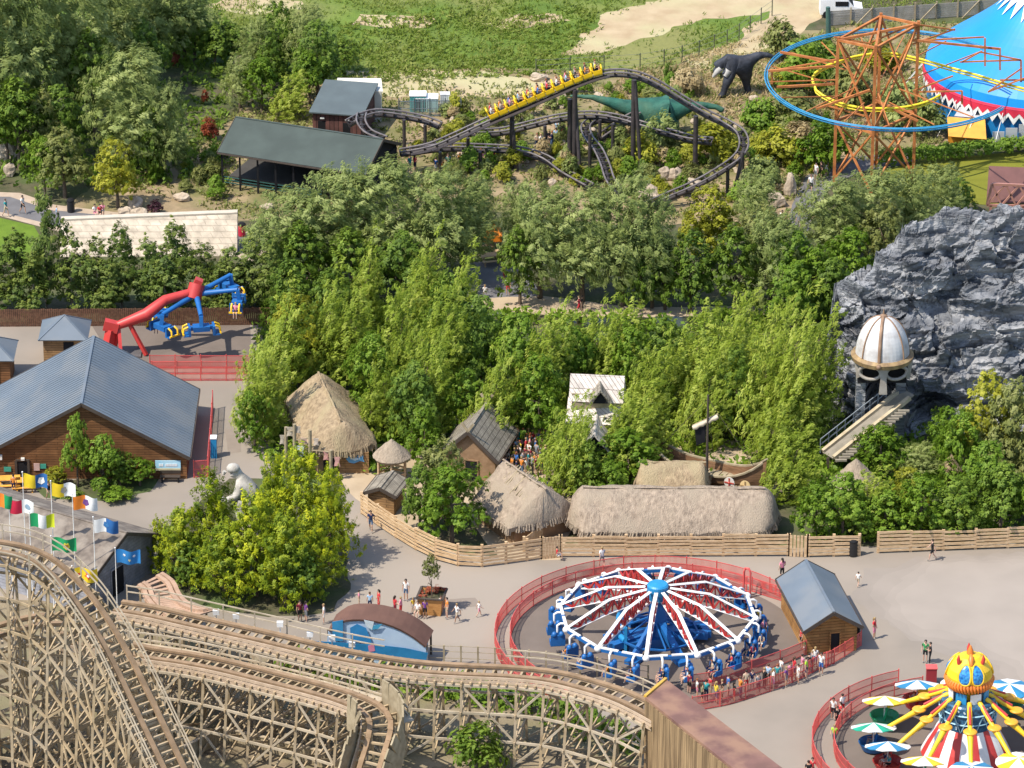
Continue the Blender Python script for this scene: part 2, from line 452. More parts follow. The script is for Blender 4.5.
def foliage(name, lobes, clumps, leaves, rc, L, W, m, droop=0.0, lift=0.0, lean=(0, 0), zmin=0.05, spread=1.0, up=0.35, rnd=0.4, sl=0.0):
    """lobes: (centre, radii). Clumps of leaves sit on and in the lobes."""
    Ps, Ns, Ds, Ts = [], [], [], []
    for c, r in lobes:
        c = np.array(c, float); r = np.array(r, float)
        k = max(4, int(clumps * (r[0] * r[2]) ** 0.9))
        d = rdirs(k); d[:, 2] = np.where(d[:, 2] < -0.45, -d[:, 2], d[:, 2])
        rad = rng.uniform(0.72, 1.08, k)[:, None]
        cc = c + d * r * rad
        ct = rng.normal(0.48, 0.16, k)
        for i in range(k):
            off = rdirs(leaves) * (rng.uniform(0.2, 1.0, leaves)[:, None] ** 0.5) * rc * rng.uniform(0.7, 1.3)
            off[:, 2] *= 0.8
            ax = d[i] * 0.75 + np.array([lean[0], lean[1], lift - droop * .6]) + rng.normal(0, .15, 3); ax /= np.linalg.norm(ax) + 1e-9
            if sl:
                uu = rng.uniform(0, 1, leaves)[:, None] ** 0.8
                off = off * (1 - 0.75 * uu) + ax * uu * sl * rng.uniform(.6, 1.3)
            p = cc[i] + off
            n = d[i] * 0.7 + unit(off) * 0.5 + rdirs(leaves) * rnd * 0.6 + np.array([-0.3, -0.24, up + .08])
            dd = (ax * 1.3 + rdirs(leaves) * 0.55) if sl else (unit(off) * 0.6 + rdirs(leaves) * 0.5 + d[i] * 0.5 + np.array([lean[0], lean[1], lift - droop]))
            Ps.append(p); Ns.append(n); Ds.append(dd)
            Ts.append(np.clip(ct[i] + rng.normal(0, 0.12, leaves), 0, 1))
    P = np.concatenate(Ps); N = np.concatenate(Ns); D = np.concatenate(Ds); T = np.concatenate(Ts)
    ok = P[:, 2] > zmin
    P, N, D, T = P[ok], N[ok], D[ok], T[ok]
    n = len(P)
    return leaf_mesh(name, P, N, D, L * rng.uniform(0.7, 1.35, n), W * rng.uniform(0.7, 1.3, n), T, m)

LF = {
 'willow': leafmat('willow_leaf', (0.13, 0.175, 0.045), (0.265, 0.32, 0.092), (0.46, 0.50, 0.19), 0.43),
 'lime': leafmat('lime_leaf', (0.12, 0.18, 0.014), (0.29, 0.37, 0.036), (0.53, 0.57, 0.12), 0.47),
 'yellow': leafmat('yellow_leaf', (0.17, 0.19, 0.015), (0.33, 0.34, 0.03), (0.52, 0.50, 0.06), 0.45),
 'broad': leafmat('broad_leaf', (0.065, 0.125, 0.014), (0.15, 0.235, 0.028), (0.28, 0.38, 0.055), 0.42),
 'green': leafmat('green_leaf', (0.08, 0.155, 0.012), (0.165, 0.275, 0.022), (0.30, 0.41, 0.055), 0.45),
 'golden': leafmat('golden_conifer_leaf', (0.075, 0.14, 0.010), (0.27, 0.34, 0.014), (0.60, 0.60, 0.022), 0.42),
 'row': leafmat('row_leaf', (0.06, 0.11, 0.018), (0.145, 0.20, 0.036), (0.29, 0.33, 0.075), 0.38),
 'grass': leafmat('grass_blade', (0.11, 0.17, 0.02), (0.17, 0.235, 0.03), (0.27, 0.295, 0.07), 0.4),
 'straw': leafmat('straw_blade', (0.28, 0.21, 0.10), (0.44, 0.34, 0.17), (0.55, 0.44, 0.25), 0.35),
 'red': leafmat('red_leaf', (0.14, 0.03, 0.018), (0.28, 0.06, 0.03), (0.40, 0.12, 0.04), 0.3),
 'purple': leafmat('purple_leaf', (0.035, 0.012, 0.02), (0.07, 0.022, 0.035), (0.12, 0.04, 0.05), 0.2),
 'olive': leafmat('olive_leaf', (0.12, 0.14, 0.035), (0.22, 0.245, 0.065), (0.36, 0.36, 0.13), 0.42),
}
M_bark = mat('bark', (0.16, 0.12, 0.085), (0.08, 0.06, 0.045), scale=3, rough=0.95, bump=0.02, space='obj', stretch=(3, 3, 0.6))
M_palebark = mat('pale_bark', (0.33, 0.29, 0.22), (0.2, 0.17, 0.13), scale=3, rough=0.95, bump=0.02, space='obj', stretch=(3, 3, 0.6))

def trunk_mesh(name, H, r, limbs, m, lean=(0, 0)):
    b = MB()
    top = Vector((lean[0], lean[1], H * 0.6))
    pts = [Vector((0, 0, -0.05)), Vector((0, 0, 0)) + top * 0.25, top * 0.6 + Vector((0.1, 0.05, 0)), top]
    b.tube(pts, [r * 1.25, r, r * 0.7, r * 0.25], 8)
    for c, rr in limbs:
        z0 = random.uniform(0.22, 0.5) * H
        s = top * (z0 / top.z)
        e = Vector(c)
        mid = s.lerp(e, 0.5) + Vector((0, 0, 0.1 * H * random.uniform(0, 1)))
        e = s.lerp(e, .75); b.tube([s, mid, e], [r * 0.5, r * 0.3, r * 0.08], 6)
    return b.mesh(name, m)

CROWNS = {}   # kind -> list of (crown mesh, trunk mesh, H, W)
def add_kind(kind, maker, n):
    CROWNS[kind] = []
    for i in range(n):
        lobes, H, W, kw, tr = maker(i)
        cm = foliage('%s_crown' % kind, lobes, m=LF[kw.pop('leaf')], **kw)
        tm = trunk_mesh('%s_trunk' % kind, H, tr[0], [l for l in lobes][:6], tr[1])
        CROWNS[kind].append((cm, tm, H, W))
def rl(a, b): return random.uniform(a, b)
def mk_willow(i):
    lobes = [((rl(-.4, .4), rl(-.4, .4), 6.2), (2.0, 2.0, 2.2))]
    for k in range(8):
        a = k * 2 * math.pi / 8 + rl(-.3, .3); rr = rl(1.3, 2.3)
        lobes.append(((rr * math.cos(a), rr * math.sin(a), rl(2.2, 5.6)), (rl(1.1, 1.7), rl(1.1, 1.7), rl(1.5, 2.2))))
    for k in range(3):
        a = rl(0, 6.28)
        lobes.append(((1.1 * math.cos(a) + .4, 1.1 * math.sin(a), rl(6.6, 7.6)), (.9, .9, 1.3)))
    return lobes, 8.8, 7.0, dict(leaf='willow', clumps=19, leaves=36, rc=0.5, L=0.30, W=0.085, sl=1.0, droop=0.22, lean=(0.4, 0.1), up=0.3, rnd=0.5), (0.22, M_bark)
def mk_lime(i):
    lobes = []
    for k in range(8):
        a = k * .79 + rl(-.3, .3); rr = rl(.6, 1.6); h = rl(3.2, 6.8) if k else 7.4
        if k == 0: rr = 0.2
        n = 7
        for j in range(n):
            t = j / (n - 1)
            r = (0.95 * (1 - t) ** 0.9 + 0.34)
            lobes.append(((rr * math.cos(a) + t * h * 0.20 - .4, rr * math.sin(a), 0.9 + t * (h - .9)), (r, r, r * 1.1)))
    return lobes, 8.0, 5.0, dict(leaf='lime', clumps=9, leaves=24, rc=0.36, L=0.32, W=0.085, sl=0.95, lift=0.55, lean=(0.5, 0.1), up=0.25, rnd=0.5), (0.08, M_bark)
def mk_broad(i, leaf='broad'):
    lobes = [((0, 0, 4.2), (1.9, 1.9, 2.0))]
    for k in range(9):
        a = k * 0.7 + rl(-.3, .3); rr = rl(1.2, 2.0)
        lobes.append(((rr * math.cos(a), rr * math.sin(a), rl(1.5, 4.6)), (rl(.9, 1.3), rl(.9, 1.3), rl(.9, 1.4))))
    lobes.append(((0.1, 0, 5.6), (1.0, 1.0, 1.0)))
    return lobes, 6.8, 6.0, dict(leaf=leaf, clumps=20, leaves=24, rc=0.42, L=0.27, W=0.16, sl=0.35, up=0.45, rnd=0.45), (0.18, M_bark)
def mk_row(i):
    lobes = [((0.05, 0, 5.2), (.7, .7, 1.3)), ((0, 0, 6.3), (.4, .4, .8))]
    for k in range(8):
        a = k * 0.8 + rl(-.3, .3); rr = rl(.5, 1.0)
        lobes.append(((rr * math.cos(a), rr * math.sin(a), 0.9 + k * 0.5), (rl(.7, 1.1), rl(.7, 1.1), rl(.8, 1.2))))
    return lobes, 7.0, 4.0, dict(leaf='row', clumps=28, leaves=28, rc=0.36, L=0.25, W=0.12, sl=0.5, lift=.2, up=0.35, rnd=0.5), (0.1, M_palebark)
def mk_golden(i):
    lobes = []
    for k in range(26):
        t = k / 25
        a = k * 2.4; z = 0.5 + t * 5.6; rr = 2.2 * (1 - t) ** 0.75
        lobes.append(((rr * math.cos(a), rr * math.sin(a), z), (0.75, 0.75, 0.55)))
    lobes.append(((0, 0, 2.4), (1.5, 1.5, 2.2)))
    return lobes, 6.6, 5.6, dict(leaf='golden', clumps=22, leaves=36, rc=0.34, L=0.28, W=0.085, sl=0.75, lift=0.45, up=0.3, rnd=0.4), (0.16, M_bark)
def mk_bush(leaf, L=0.2, W=0.11, tall=1.0):
    def f(i):
        lobes = [((0, 0, 0.8 * tall), (.75, .75, .75 * tall))]
        for k in range(5):
            a = k * 1.25 + rl(-.3, .3)
            lobes.append(((.6 * math.cos(a), .6 * math.sin(a), rl(.4, .85) * tall), (.45, .45, .45 * tall)))
        return lobes, 1.7 * tall, 2.1, dict(leaf=leaf, clumps=60, leaves=14, rc=0.22, L=L, W=W, up=0.4, lift=.2), (0.05, M_bark)
    return f
add_kind('willow', mk_willow, 3)
add_kind('lime', mk_lime, 4)
add_kind('broad', mk_broad, 2)
add_kind('green', lambda i: mk_broad(i, 'green'), 2)
add_kind('yellow', lambda i: mk_broad(i, 'yellow'), 1)
add_kind('olive', lambda i: mk_broad(i, 'olive'), 1)
add_kind('row', mk_row, 2)
add_kind('golden', mk_golden, 2)
KN = {'willow': ('willow_tree', 'tree'), 'lime': ('poplar_tree', 'tree'), 'broad': ('broadleaf_tree', 'tree'), 'green': ('leafy_tree', 'tree'), 'yellow': ('golden_tree', 'tree'), 'olive': ('olive_green_tree', 'tree'), 'row': ('alder_tree', 'tree'), 'golden': ('conifer_tree', 'tree')}
KD = {'willow': 'silvery grey-green willow', 'lime': 'wind-blown lime green tree', 'broad': 'dense dark green tree', 'green': 'bright green leafy tree', 'yellow': 'yellow-green rounded tree', 'olive': 'dull olive green tree', 'row': 'slender dark green alder', 'golden': 'golden-tipped conifer'}
def tree(kind, px, row, top, wpx, label, group=None):
    i = rng.integers(len(CROWNS[kind]))
    cm, tm, H, W = CROWNS[kind][i]
    p = G(px, row)
    h = V(px, top, row).z
    w = wpx / ppm(row)
    r = thing(KN[kind][0], label, KN[kind][1], (0, 0, 0), group)
    r.location = p
    r.scale = (w / W, w / W, h / H)
    r.rotation_euler = (0, 0, rng.uniform(-0.6, 0.6) if kind in ('lime', 'willow') else rng.uniform(0, 6.28))
    for nm, me in (('crown', cm), ('trunk', tm)):
        o = bpy.data.objects.new(nm, me); col.objects.link(o); o.parent = r
    return r
def tree_row(where, group, rows):
    """rows: (kind, px, ground row, top row, width px); sorted so that ordinals read from the left"""
    rows = sorted(rows, key=lambda t: t[1])
    cnt = {}
    tot = {}
    for t in rows: tot[t[0]] = tot.get(t[0], 0) + 1
    for t in rows:
        cnt[t[0]] = cnt.get(t[0], 0) + 1
        if tot[t[0]] == 1: lab = 'the only %s %s' % (KD[t[0]], where)
        else: lab = '%s, %s such from left %s' % (KD[t[0]], ORD[cnt[t[0]] - 1], where)
        tree(t[0], t[1], t[2], t[3], t[4], lab, group)
SHRUB = {}
def shrub_mesh(leaf, L, W, tall):
    k = (leaf, tall)
    if k not in SHRUB:
        SHRUB[k] = []
        for i in range(2):
            lobes, H, Wd, kw, tr = mk_bush(leaf, L, W, tall)(i)
            kw.pop('leaf')
            SHRUB[k].append((foliage('shrub', lobes, m=LF[leaf], **kw), H, Wd))
    return SHRUB[k][rng.integers(2)]
def shrub(leaf, px, row, wpx, hpx, label, name='shrub', group=None, L=0.2, W=0.11, tall=1.0, z=0.0):
    me, H, Wd = shrub_mesh(leaf, L, W, tall)
    o = bpy.data.objects.new(name, me); col.objects.link(o)
    p = G(px, row); p.z = z - 0.03
    w = wpx / ppm(row); h = hpx / vpx(row)
    o.location = p; o.scale = (w / Wd, w / Wd, h / H); o.rotation_euler = (0, 0, rng.uniform(0, 6.28))
    return tag(o, label, name.replace('_', ' ') if name != 'shrub' else 'shrub', group)
def in_poly(x, y, P):
    c = np.zeros(len(x), bool); n = len(P)
    for i in range(n):
        x0, y0 = P[i]; x1, y1 = P[(i + 1) % n]
        if y0 == y1: continue
        m = ((y0 > y) != (y1 > y)) & (x < (x1 - x0) * (y - y0) / (y1 - y0) + x0)
        c ^= m
    return c
def scatter(name, pxpoly, n, leaf, L, W, kind='stuff', per=5, h=0.25, upright=1.0, patch=0.35, label=None, bare=()):
    """ground cover: one object of many blades over a ground polygon, thinned into patches by noise"""
    P = [(G(*p).x, G(*p).y) for p in pxpoly]
    xs = [p[0] for p in P]; ys = [p[1] for p in P]
    x = rng.uniform(min(xs), max(xs), n * 2); y = rng.uniform(min(ys), max(ys), n * 2)
    k = in_poly(x, y, P); x, y = x[k][:n], y[k][:n]
    for bp in bare:
        bp = [(G(*p).x, G(*p).y) for p in bp]; k = ~in_poly(x + rng.normal(0, .5, len(x)), y + rng.normal(0, .8, len(x)), bp); x, y = x[k], y[k]
    nz = np.array([noise.noise(Vector((a * patch, b * patch, 3.1))) + 0.5 * noise.noise(Vector((a * patch * 3, b * patch * 3, 1.7))) for a, b in zip(x, y)])
    keep = nz > rng.uniform(-0.55, 0.25, len(x)); x, y, nz = x[keep], y[keep], nz[keep]
    m = len(x)
    P3 = np.repeat(np.stack([x, y, np.zeros(m)], 1), per, 0)
    q = len(P3)
    P3 = P3 + np.concatenate([rng.normal(0, 0.16, (q, 2)), np.abs(rng.normal(h, h * 0.5, (q, 1)))], 1)
    N = rdirs(q) + np.array([-0.25, -0.35, 0.45]); D = rdirs(q) * 0.7 + np.array([0.15, 0, upright])
    T = np.repeat(np.clip(0.5 + nz * 0.5 + rng.normal(0, 0.15, m), 0, 1), per) + rng.normal(0, 0.1, q)
    me = leaf_mesh(name, P3, N, D, L * rng.uniform(0.6, 1.4, q), W * rng.uniform(0.6, 1.4, q), T, LF[leaf])
    o = bpy.data.objects.new(name, me); col.objects.link(o); o['kind'] = kind
    if label: o['label'] = label
    return o
# ------------------------------------------------------------------ woods (kind, x, ground row, top row, width)
tree_row('in the upper corner wood', 'trees in the upper corner wood', [
 ('willow', -20, 150, -60, 110), ('willow', 25, 140, -40, 95), ('willow', 70, 120, -55, 100), ('willow', 112, 90, -45, 90), ('willow', 150, 70, -40, 80), ('willow', 185, 62, -30, 60),
 ('broad', 95, 135, 30, 70), ('broad', 20, 170, 75, 70), ('broad', 60, 160, 85, 60), ('broad', 140, 95, 18, 55), ('broad', 195, 62, 8, 50), ('green', 8, 165, 95, 50), ('olive', 45, 165, 90, 45)])
tree_row('behind the stone wall', 'trees behind the stone wall', [
 ('willow', 128, 172, 48, 95), ('olive', 65, 198, 128, 62), ('green', 45, 196, 135, 40), ('yellow', 118, 208, 138, 56), ('willow', 165, 178, 85, 50), ('broad', 150, 180, 100, 40)])
tree_row('beyond the coaster sheds', 'trees behind the coaster sheds', [
 ('broad', 232, 62, 22, 45), ('broad', 215, 68, 25, 40), ('willow', 255, 80, 22, 40), ('broad', 280, 72, 0, 55), ('willow', 305, 78, 5, 45), ('broad', 318, 98, 20, 60), ('broad', 345, 76, 38, 40),
 ('green', 262, 112, 55, 45), ('lime', 290, 118, 70, 40), ('willow', 240, 108, 58, 40), ('green', 310, 105, 50, 40), ('broad', 272, 90, 35, 40)])
tree_row('in front of stone wall', 'alder row before the stone wall', [
 ('row', -8, 312, 245, 50), ('row', 18, 310, 232, 55), ('row', 47, 308, 190, 46), ('row', 72, 310, 234, 48), ('row', 98, 308, 238, 50), ('row', 122, 308, 226, 48), ('row', 150, 310, 240, 52), ('row', 178, 306, 222, 50), ('row', 205, 308, 245, 52), ('row', 232, 308, 248, 50), ('row', 252, 306, 240, 45), ('row', 272, 312, 236, 46), ('row', 165, 316, 258, 45), ('row', 110, 316, 262, 42), ('row', 35, 316, 256, 44), ('row', 222, 314, 262, 40)])
tree_row('below the coaster garden', 'tall willows below the coaster garden', [
 ('willow', 285, 292, 192, 90), ('willow', 330, 288, 172, 95), ('willow', 378, 284, 160, 90), ('willow', 425, 286, 172, 85), ('willow', 462, 276, 176, 66), ('willow', 516, 262, 184, 46), ('willow', 478, 250, 182, 40), ('willow', 540, 298, 186, 78), ('willow', 582, 302, 188, 78), ('willow', 622, 306, 178, 76), ('willow', 652, 308, 196, 56),
 ('broad', 305, 308, 222, 70), ('broad', 352, 308, 228, 70), ('broad', 400, 306, 232, 66), ('broad', 520, 304, 226, 52), ('broad', 690, 312, 228, 62), ('broad', 665, 310, 240, 50), ('broad', 735, 314, 224, 66), ('broad', 640, 308, 236, 50),
 ('yellow', 708, 262, 184, 74), ('olive', 762, 298, 206, 70), ('green', 790, 314, 228, 64), ('willow', 752, 250, 176, 56), ('willow', 770, 312, 214, 66)])
tree_row('above the rock mountain', 'trees above the rock mountain', [
 ('willow', 828, 268, 178, 72), ('willow', 866, 260, 172, 76), ('willow', 905, 246, 172, 66), ('willow', 938, 226, 166, 50), ('green', 815, 318, 244, 66), ('green', 850, 300, 226, 70), ('broad', 832, 325, 258, 52), ('olive', 885, 280, 200, 60), ('green', 792, 335, 262, 55), ('broad', 958, 215, 178, 36)])
tree_row('in the middle wood', 'wind-blown trees in the middle wood', [
 ('lime', 280, 400, 282, 74), ('yellow', 300, 388, 292, 74), ('lime', 328, 388, 262, 52), ('lime', 366, 336, 226, 46), ('lime', 426, 342, 228, 50), ('lime', 462, 352, 240, 46), ('lime', 352, 392, 270, 58), ('lime', 398, 402, 280, 62), ('lime', 442, 404, 270, 58), ('lime', 425, 440, 312, 62), ('broad', 480, 394, 296, 76), ('broad', 450, 372, 270, 60), ('green', 516, 402, 312, 66), ('lime', 548, 412, 300, 64),
 ('lime', 494, 446, 332, 62), ('green', 540, 446, 352, 66), ('lime', 594, 398, 300, 58), ('lime', 618, 400, 296, 58), ('green', 630, 410, 322, 60), ('lime', 652, 432, 330, 62), ('broad', 666, 398, 318, 60), ('lime', 692, 416, 296, 66), ('lime', 724, 424, 296, 68), ('lime', 764, 442, 312, 70), ('lime', 792, 452, 286, 66), ('lime', 814, 440, 306, 60), ('broad', 736, 440, 346, 60), ('lime', 704, 446, 346, 60),
 ('green', 372, 424, 330, 60), ('broad', 412, 452, 362, 62), ('green', 465, 440, 368, 50), ('green', 575, 402, 326, 54), ('lime', 384, 440, 340, 46), ('broad', 420, 330, 262, 60), ('broad', 332, 346, 270, 60), ('broad', 290, 335, 256, 60), ('lime', 265, 440, 330, 56), ('green', 255, 452, 388, 42), ('lime', 740, 380, 292, 56), ('lime', 775, 395, 300, 56)])
tree_row('in the thatched village', 'trees in the thatched village', [
 ('lime', 566, 492, 398, 58), ('green', 556, 458, 404, 40), ('lime', 628, 474, 382, 72), ('green', 628, 488, 430, 66), ('broad', 588, 500, 440, 42), ('lime', 655, 470, 396, 50), ('olive', 446, 522, 440, 66), ('green', 452, 544, 462, 76), ('broad', 420, 530, 465, 44), ('lime', 790, 500, 426, 60), ('lime', 770, 470, 400, 54), ('green', 425, 470, 405, 44), ('broad', 528, 438, 392, 38), ('green', 610, 505, 462, 36), ('lime', 577, 474, 396, 42), ('lime', 617, 476, 400, 40)])
tree_row('below the grey rock', 'trees before the rock mountain', [
 ('green', 815, 542, 480, 52), ('green', 842, 540, 474, 66), ('green', 884, 538, 488, 56), ('lime', 866, 528, 466, 56), ('green', 920, 540, 472, 64), ('broad', 958, 540, 478, 66), ('broad', 1000, 536, 462, 66), ('green', 1030, 536, 470, 50), ('yellow', 985, 484, 372, 74), ('olive', 1008, 492, 380, 80), ('green', 960, 500, 408, 58), ('green', 880, 478, 422, 62), ('willow', 914, 482, 446, 48), ('yellow', 905, 520, 466, 50), ('green', 985, 520, 440, 60), ('green', 945, 470, 405, 44), ('olive', 1025, 500, 400, 60)])
tree_row('around the white statue', 'conifers round the statue', [
 ('golden', 182, 582, 512, 62), ('golden', 215, 572, 476, 72), ('golden', 256, 596, 500, 86), ('golden', 300, 560, 452, 80), ('golden', 330, 566, 474, 64), ('golden', 285, 606, 520, 76), ('golden', 225, 598, 528, 74), ('golden', 316, 592, 516, 66), ('golden', 275, 552, 462, 52), ('broad', 300, 604, 545, 60), ('broad', 190, 590, 545, 46), ('golden', 160, 570, 522, 40)])
tree_row('against the barn wall', 'planting before the barn', [
 ('green', 78, 487, 414, 36), ('green', 104, 490, 434, 44), ('green', 140, 486, 458, 38), ('broad', 120, 488, 450, 40), ('yellow', 56, 484, 466, 26)])
# undergrowth under the woods
scatter('undergrowth', [(255, 300), (640, 320), (860, 300), (860, 470), (560, 500), (255, 460)], 5200, 'green', 0.5, 0.25, per=6, h=0.45, upright=0.3)
scatter('ground_cover', [(-60, 20), (230, 20), (230, 185), (-60, 190)], 2600, 'broad', 0.5, 0.25, per=6, h=0.4, upright=0.3)
scatter('meadow_grass', [(-40, -60), (1100, -60), (1100, 20), (800, 6), (740, 44), (660, 70), (350, 84), (100, 66)], 22000, 'grass', 0.5, 0.10, per=3, h=0.10, patch=0.12, bare=[[(568, 56), (596, 30), (600, 16), (650, 2), (700, -14), (860, -30), (850, 2), (812, 12), (780, 33), (740, 55), (735, 40), (770, 12), (700, 22), (640, 40), (600, 52)], [(348, 24), (362, 17), (430, 16), (436, 22), (425, 30), (380, 27)], [(700, 72), (742, 52), (772, 28), (797, 6), (815, -20), (858, -20), (834, 8), (803, 30), (772, 52), (735, 74)]])
scatter('meadow_scrub', [(330, 20), (560, 6), (600, 10), (570, 60), (560, 76), (350, 82)], 1500, 'grass', 0.5, 0.16, per=5, h=0.16, patch=0.16, upright=.5)
scatter('garden_weeds', [(100, 180), (250, 100), (350, 80), (560, 84), (720, 58), (830, 40), (840, 150), (800, 228), (430, 205), (240, 220)], 7000, 'olive', 0.42, 0.16, per=4, h=0.18, patch=0.3, upright=0.6)
scatter('dry_grass', [(560, 84), (640, 70), (790, 30), (840, 40), (900, 60), (900, 130), (840, 150), (700, 110)], 3500, 'straw', 0.5, 0.10, per=4, h=0.2, patch=0.3)
scatter('bank_grass', [(800, 40), (850, 24), (960, 22), (985, 60), (960, 140), (880, 160), (835, 165), (815, 110)], 2600, 'olive', 0.45, 0.13, per=4, h=0.22, patch=0.3)
scatter('understorey', [(790, 430), (1060, 430), (1060, 538), (800, 545)], 2200, 'green', 0.5, 0.25, per=6, h=0.45, upright=0.3)
scatter('track_side_plants', [(285, 655), (430, 672), (560, 700), (650, 745), (640, 765), (540, 728), (420, 700), (290, 680)], 900, 'green', 0.42, 0.2, per=7, h=0.4, upright=0.3)
# shrubs of the coaster garden
gp = [(140, 190), (215, 150), (300, 190), (410, 150), (450, 110), (520, 120), (560, 90), (640, 90), (720, 75), (770, 100), (830, 120), (830, 160), (790, 205), (690, 205), (600, 195), (500, 188), (400, 190), (300, 210), (240, 215)]
SK = [('yellow', 'bushy yellow-green shrub planted in the sandy coaster garden'), ('green', 'small bright green shrub planted in the sandy coaster garden'), ('olive', 'dull olive shrub planted in the sandy coaster garden'), ('willow', 'greyish shrub planted in the sandy coaster garden'), ('straw', 'dry straw-coloured grass clump in the sandy coaster garden')]
rs = random.Random(5)
n = 0
xs = np.array([p[0] for p in gp]); 
while n < 250:
    x, y = rs.uniform(140, 832), rs.uniform(75, 215)
    if not in_poly(np.array([x]), np.array([y]), gp)[0]: continue
    if (222 < x < 412 and 85 < y < 212) or (700 < x < 775 and 80 < y < 122): continue
    k = rs.choices(range(5), [5, 7, 4, 4, 1.5])[0]
    s = rs.uniform(9, 22)
    shrub(SK[k][0], x, y, s, s * rs.uniform(0.75, 1.4), SK[k][1], group='shrubs of the coaster garden', tall=1.0 if rs.random() < .6 else 1.6)
    n += 1
for px, row, w, h, lf, lab in [
 (790, 88, 40, 30, 'yellow', 'yellow-green bush left of the blue ring'), (760, 130, 44, 34, 'green', 'green bush between dark dinosaur and coaster curve'), (775, 165, 50, 40, 'yellow', 'yellow-green bush above the tall pale rock'), (762, 190, 44, 34, 'willow', 'greyish bush right of the coaster curve foot'), (745, 205, 40, 26, 'green', 'low green bush under the coaster curve'), (800, 150, 40, 30, 'straw', 'tan grassy clump on bank left of the tower'), (850, 110, 60, 46, 'olive', 'olive bush behind the orange tower legs'), (900, 128, 56, 50, 'willow', 'grey-green bush right behind the orange tower'), (880, 70, 50, 30, 'yellow', 'yellowish bush seen through the top of the tower'), (925, 135, 44, 40, 'willow', 'grey-green bush left of the orange awning'),
 (210, 140, 20, 26, 'red', 'rust red shrub beside the green-black station roof'), (205, 105, 8, 18, 'red', 'slim red bush on the garden slope above the rust one'), (176, 66, 10, 18, 'red', 'small red bush at the wood edge below the meadow'),
 (155, 214, 17, 15, 'purple', 'round dark purple shrub beside the boulders'), (100, 484, 0, 0, None, None),
 (882, 112, 12, 10, 'red', 'reddish brown shrub beside the curve of the black coaster'),
 (688, 95, 34, 30, 'straw', 'tall straw-coloured grass clump left of the dark dinosaur'), (668, 85, 12, 24, 'broad', 'dark narrow bush beside the straw grass'),
 (716, 160, 60, 40, 'yellow', 'wide yellow-green bush inside the coaster turn'), (640, 168, 40, 36, 'yellow', 'yellow bush under the tall coaster support'), (660, 150, 40, 40, 'willow', 'grey-green bush behind the green dinosaur legs'),
 (780, 60, 46, 44, 'olive', 'big olive bush on bank left of orange tower'), (805, 95, 60, 60, 'green', 'big green bush left of the orange tower legs'), (825, 170, 60, 52, 'green', 'rounded green bush at foot of the orange tower'), (795, 130, 55, 40, 'olive', 'grassy olive bush below the bank of the orange tower'),
 (820, 70, 50, 34, 'broad', 'dark bush under the blue ring of the orange tower')]:
    if lf: shrub(lf, px, row, w, h, lab, tall=1.6 if h > w * 1.2 else 1.0)
# ------------------------------------------------------------------ building materials
M_metalroof = mat('grey_metal_roof', (0.130, 0.158, 0.190), (0.112, 0.138, 0.168), scale=0.4, rough=0.5, spec=0.4, c3=(0.155, 0.172, 0.19), scale3=0.35, detail=8)
M_greenroof = mat('green_black_felt_roof', (0.060, 0.078, 0.070), (0.048, 0.062, 0.056), scale=0.6, detail=8, rough=0.8)
M_planks = brickmat('brown_cladding', (0.23, 0.105, 0.042), (0.17, 0.075, 0.03), (0.05, 0.025, 0.012), 3.2, 0.2)
M_hutplanks = brickmat('honey_log_wall', (0.36, 0.19, 0.065), (0.29, 0.145, 0.05), (0.10, 0.05, 0.02), 4.0, 0.22, bump=0.03)
M_darkplanks = brickmat('dark_red_boards', (0.125, 0.055, 0.045), (0.085, 0.04, 0.035), (0.02, 0.012, 0.012), 0.3, 6.0)
M_dark = mat('dark_interior', (0.012, 0.012, 0.014), (0.008, 0.008, 0.01), rough=0.9)  # near-black: painted shade inside openings, and plain black parts
M_trim = mat('dark_fascia', (0.075, 0.058, 0.045), (0.055, 0.042, 0.035), rough=0.7)
M_thatch = mat('straw_thatch', (0.40, 0.315, 0.235), (0.20, 0.155, 0.115), scale=2.6, detail=9, rough=0.95, bump=0.10, bscale=9, c3=(0.31, 0.25, 0.185), scale3=0.5, stretch=(1.6, 1.0, 0.45), lo=0.3, hi=0.7)
M_thatch2 = mat('golden_thatch', (0.40, 0.30, 0.185), (0.20, 0.145, 0.088), scale=2.6, detail=9, rough=0.95, bump=0.12, bscale=9, c3=(0.34, 0.27, 0.16), scale3=0.5, stretch=(1.6, 1.0, 0.45), lo=0.3, hi=0.7)
M_daub = mat('daub_wall', (0.30, 0.19, 0.11), (0.22, 0.135, 0.075), scale=1.5, rough=0.95, bump=0.02)
M_shingle = brickmat('grey_wood_shingle', (0.30, 0.265, 0.21), (0.22, 0.19, 0.15), (0.08, 0.07, 0.055), 0.28, 0.30)
M_whiteshingle = brickmat('bleached_shingle', (0.66, 0.60, 0.54), (0.52, 0.46, 0.41), (0.22, 0.18, 0.15), 0.32, 0.9)
M_wood = mat('new_timber', (0.60, 0.43, 0.26), (0.44, 0.29, 0.155), scale=2.5, rough=0.85, stretch=(1, 1, 5), bump=0.01)
M_oldwood = mat('weathered_timber', (0.36, 0.295, 0.195), (0.25, 0.20, 0.125), scale=1.8, rough=0.9)
M_stone = brickmat('pale_stone_blocks', (0.56, 0.48, 0.38), (0.53, 0.45, 0.35), (0.51, 0.432, 0.335), 0.9, 0.42, bump=0.05)
M_slate = mat('lichened_stone_roof', (0.20, 0.165, 0.135), (0.11, 0.09, 0.075), scale=1.6, detail=10, rough=0.9, bump=0.06, bscale=5, c3=(0.24, 0.205, 0.17), scale3=0.7)
M_greywall = brickmat('grey_block_wall', (0.30, 0.30, 0.33), (0.25, 0.255, 0.28), (0.2, 0.2, 0.22), 0.5, 0.25)
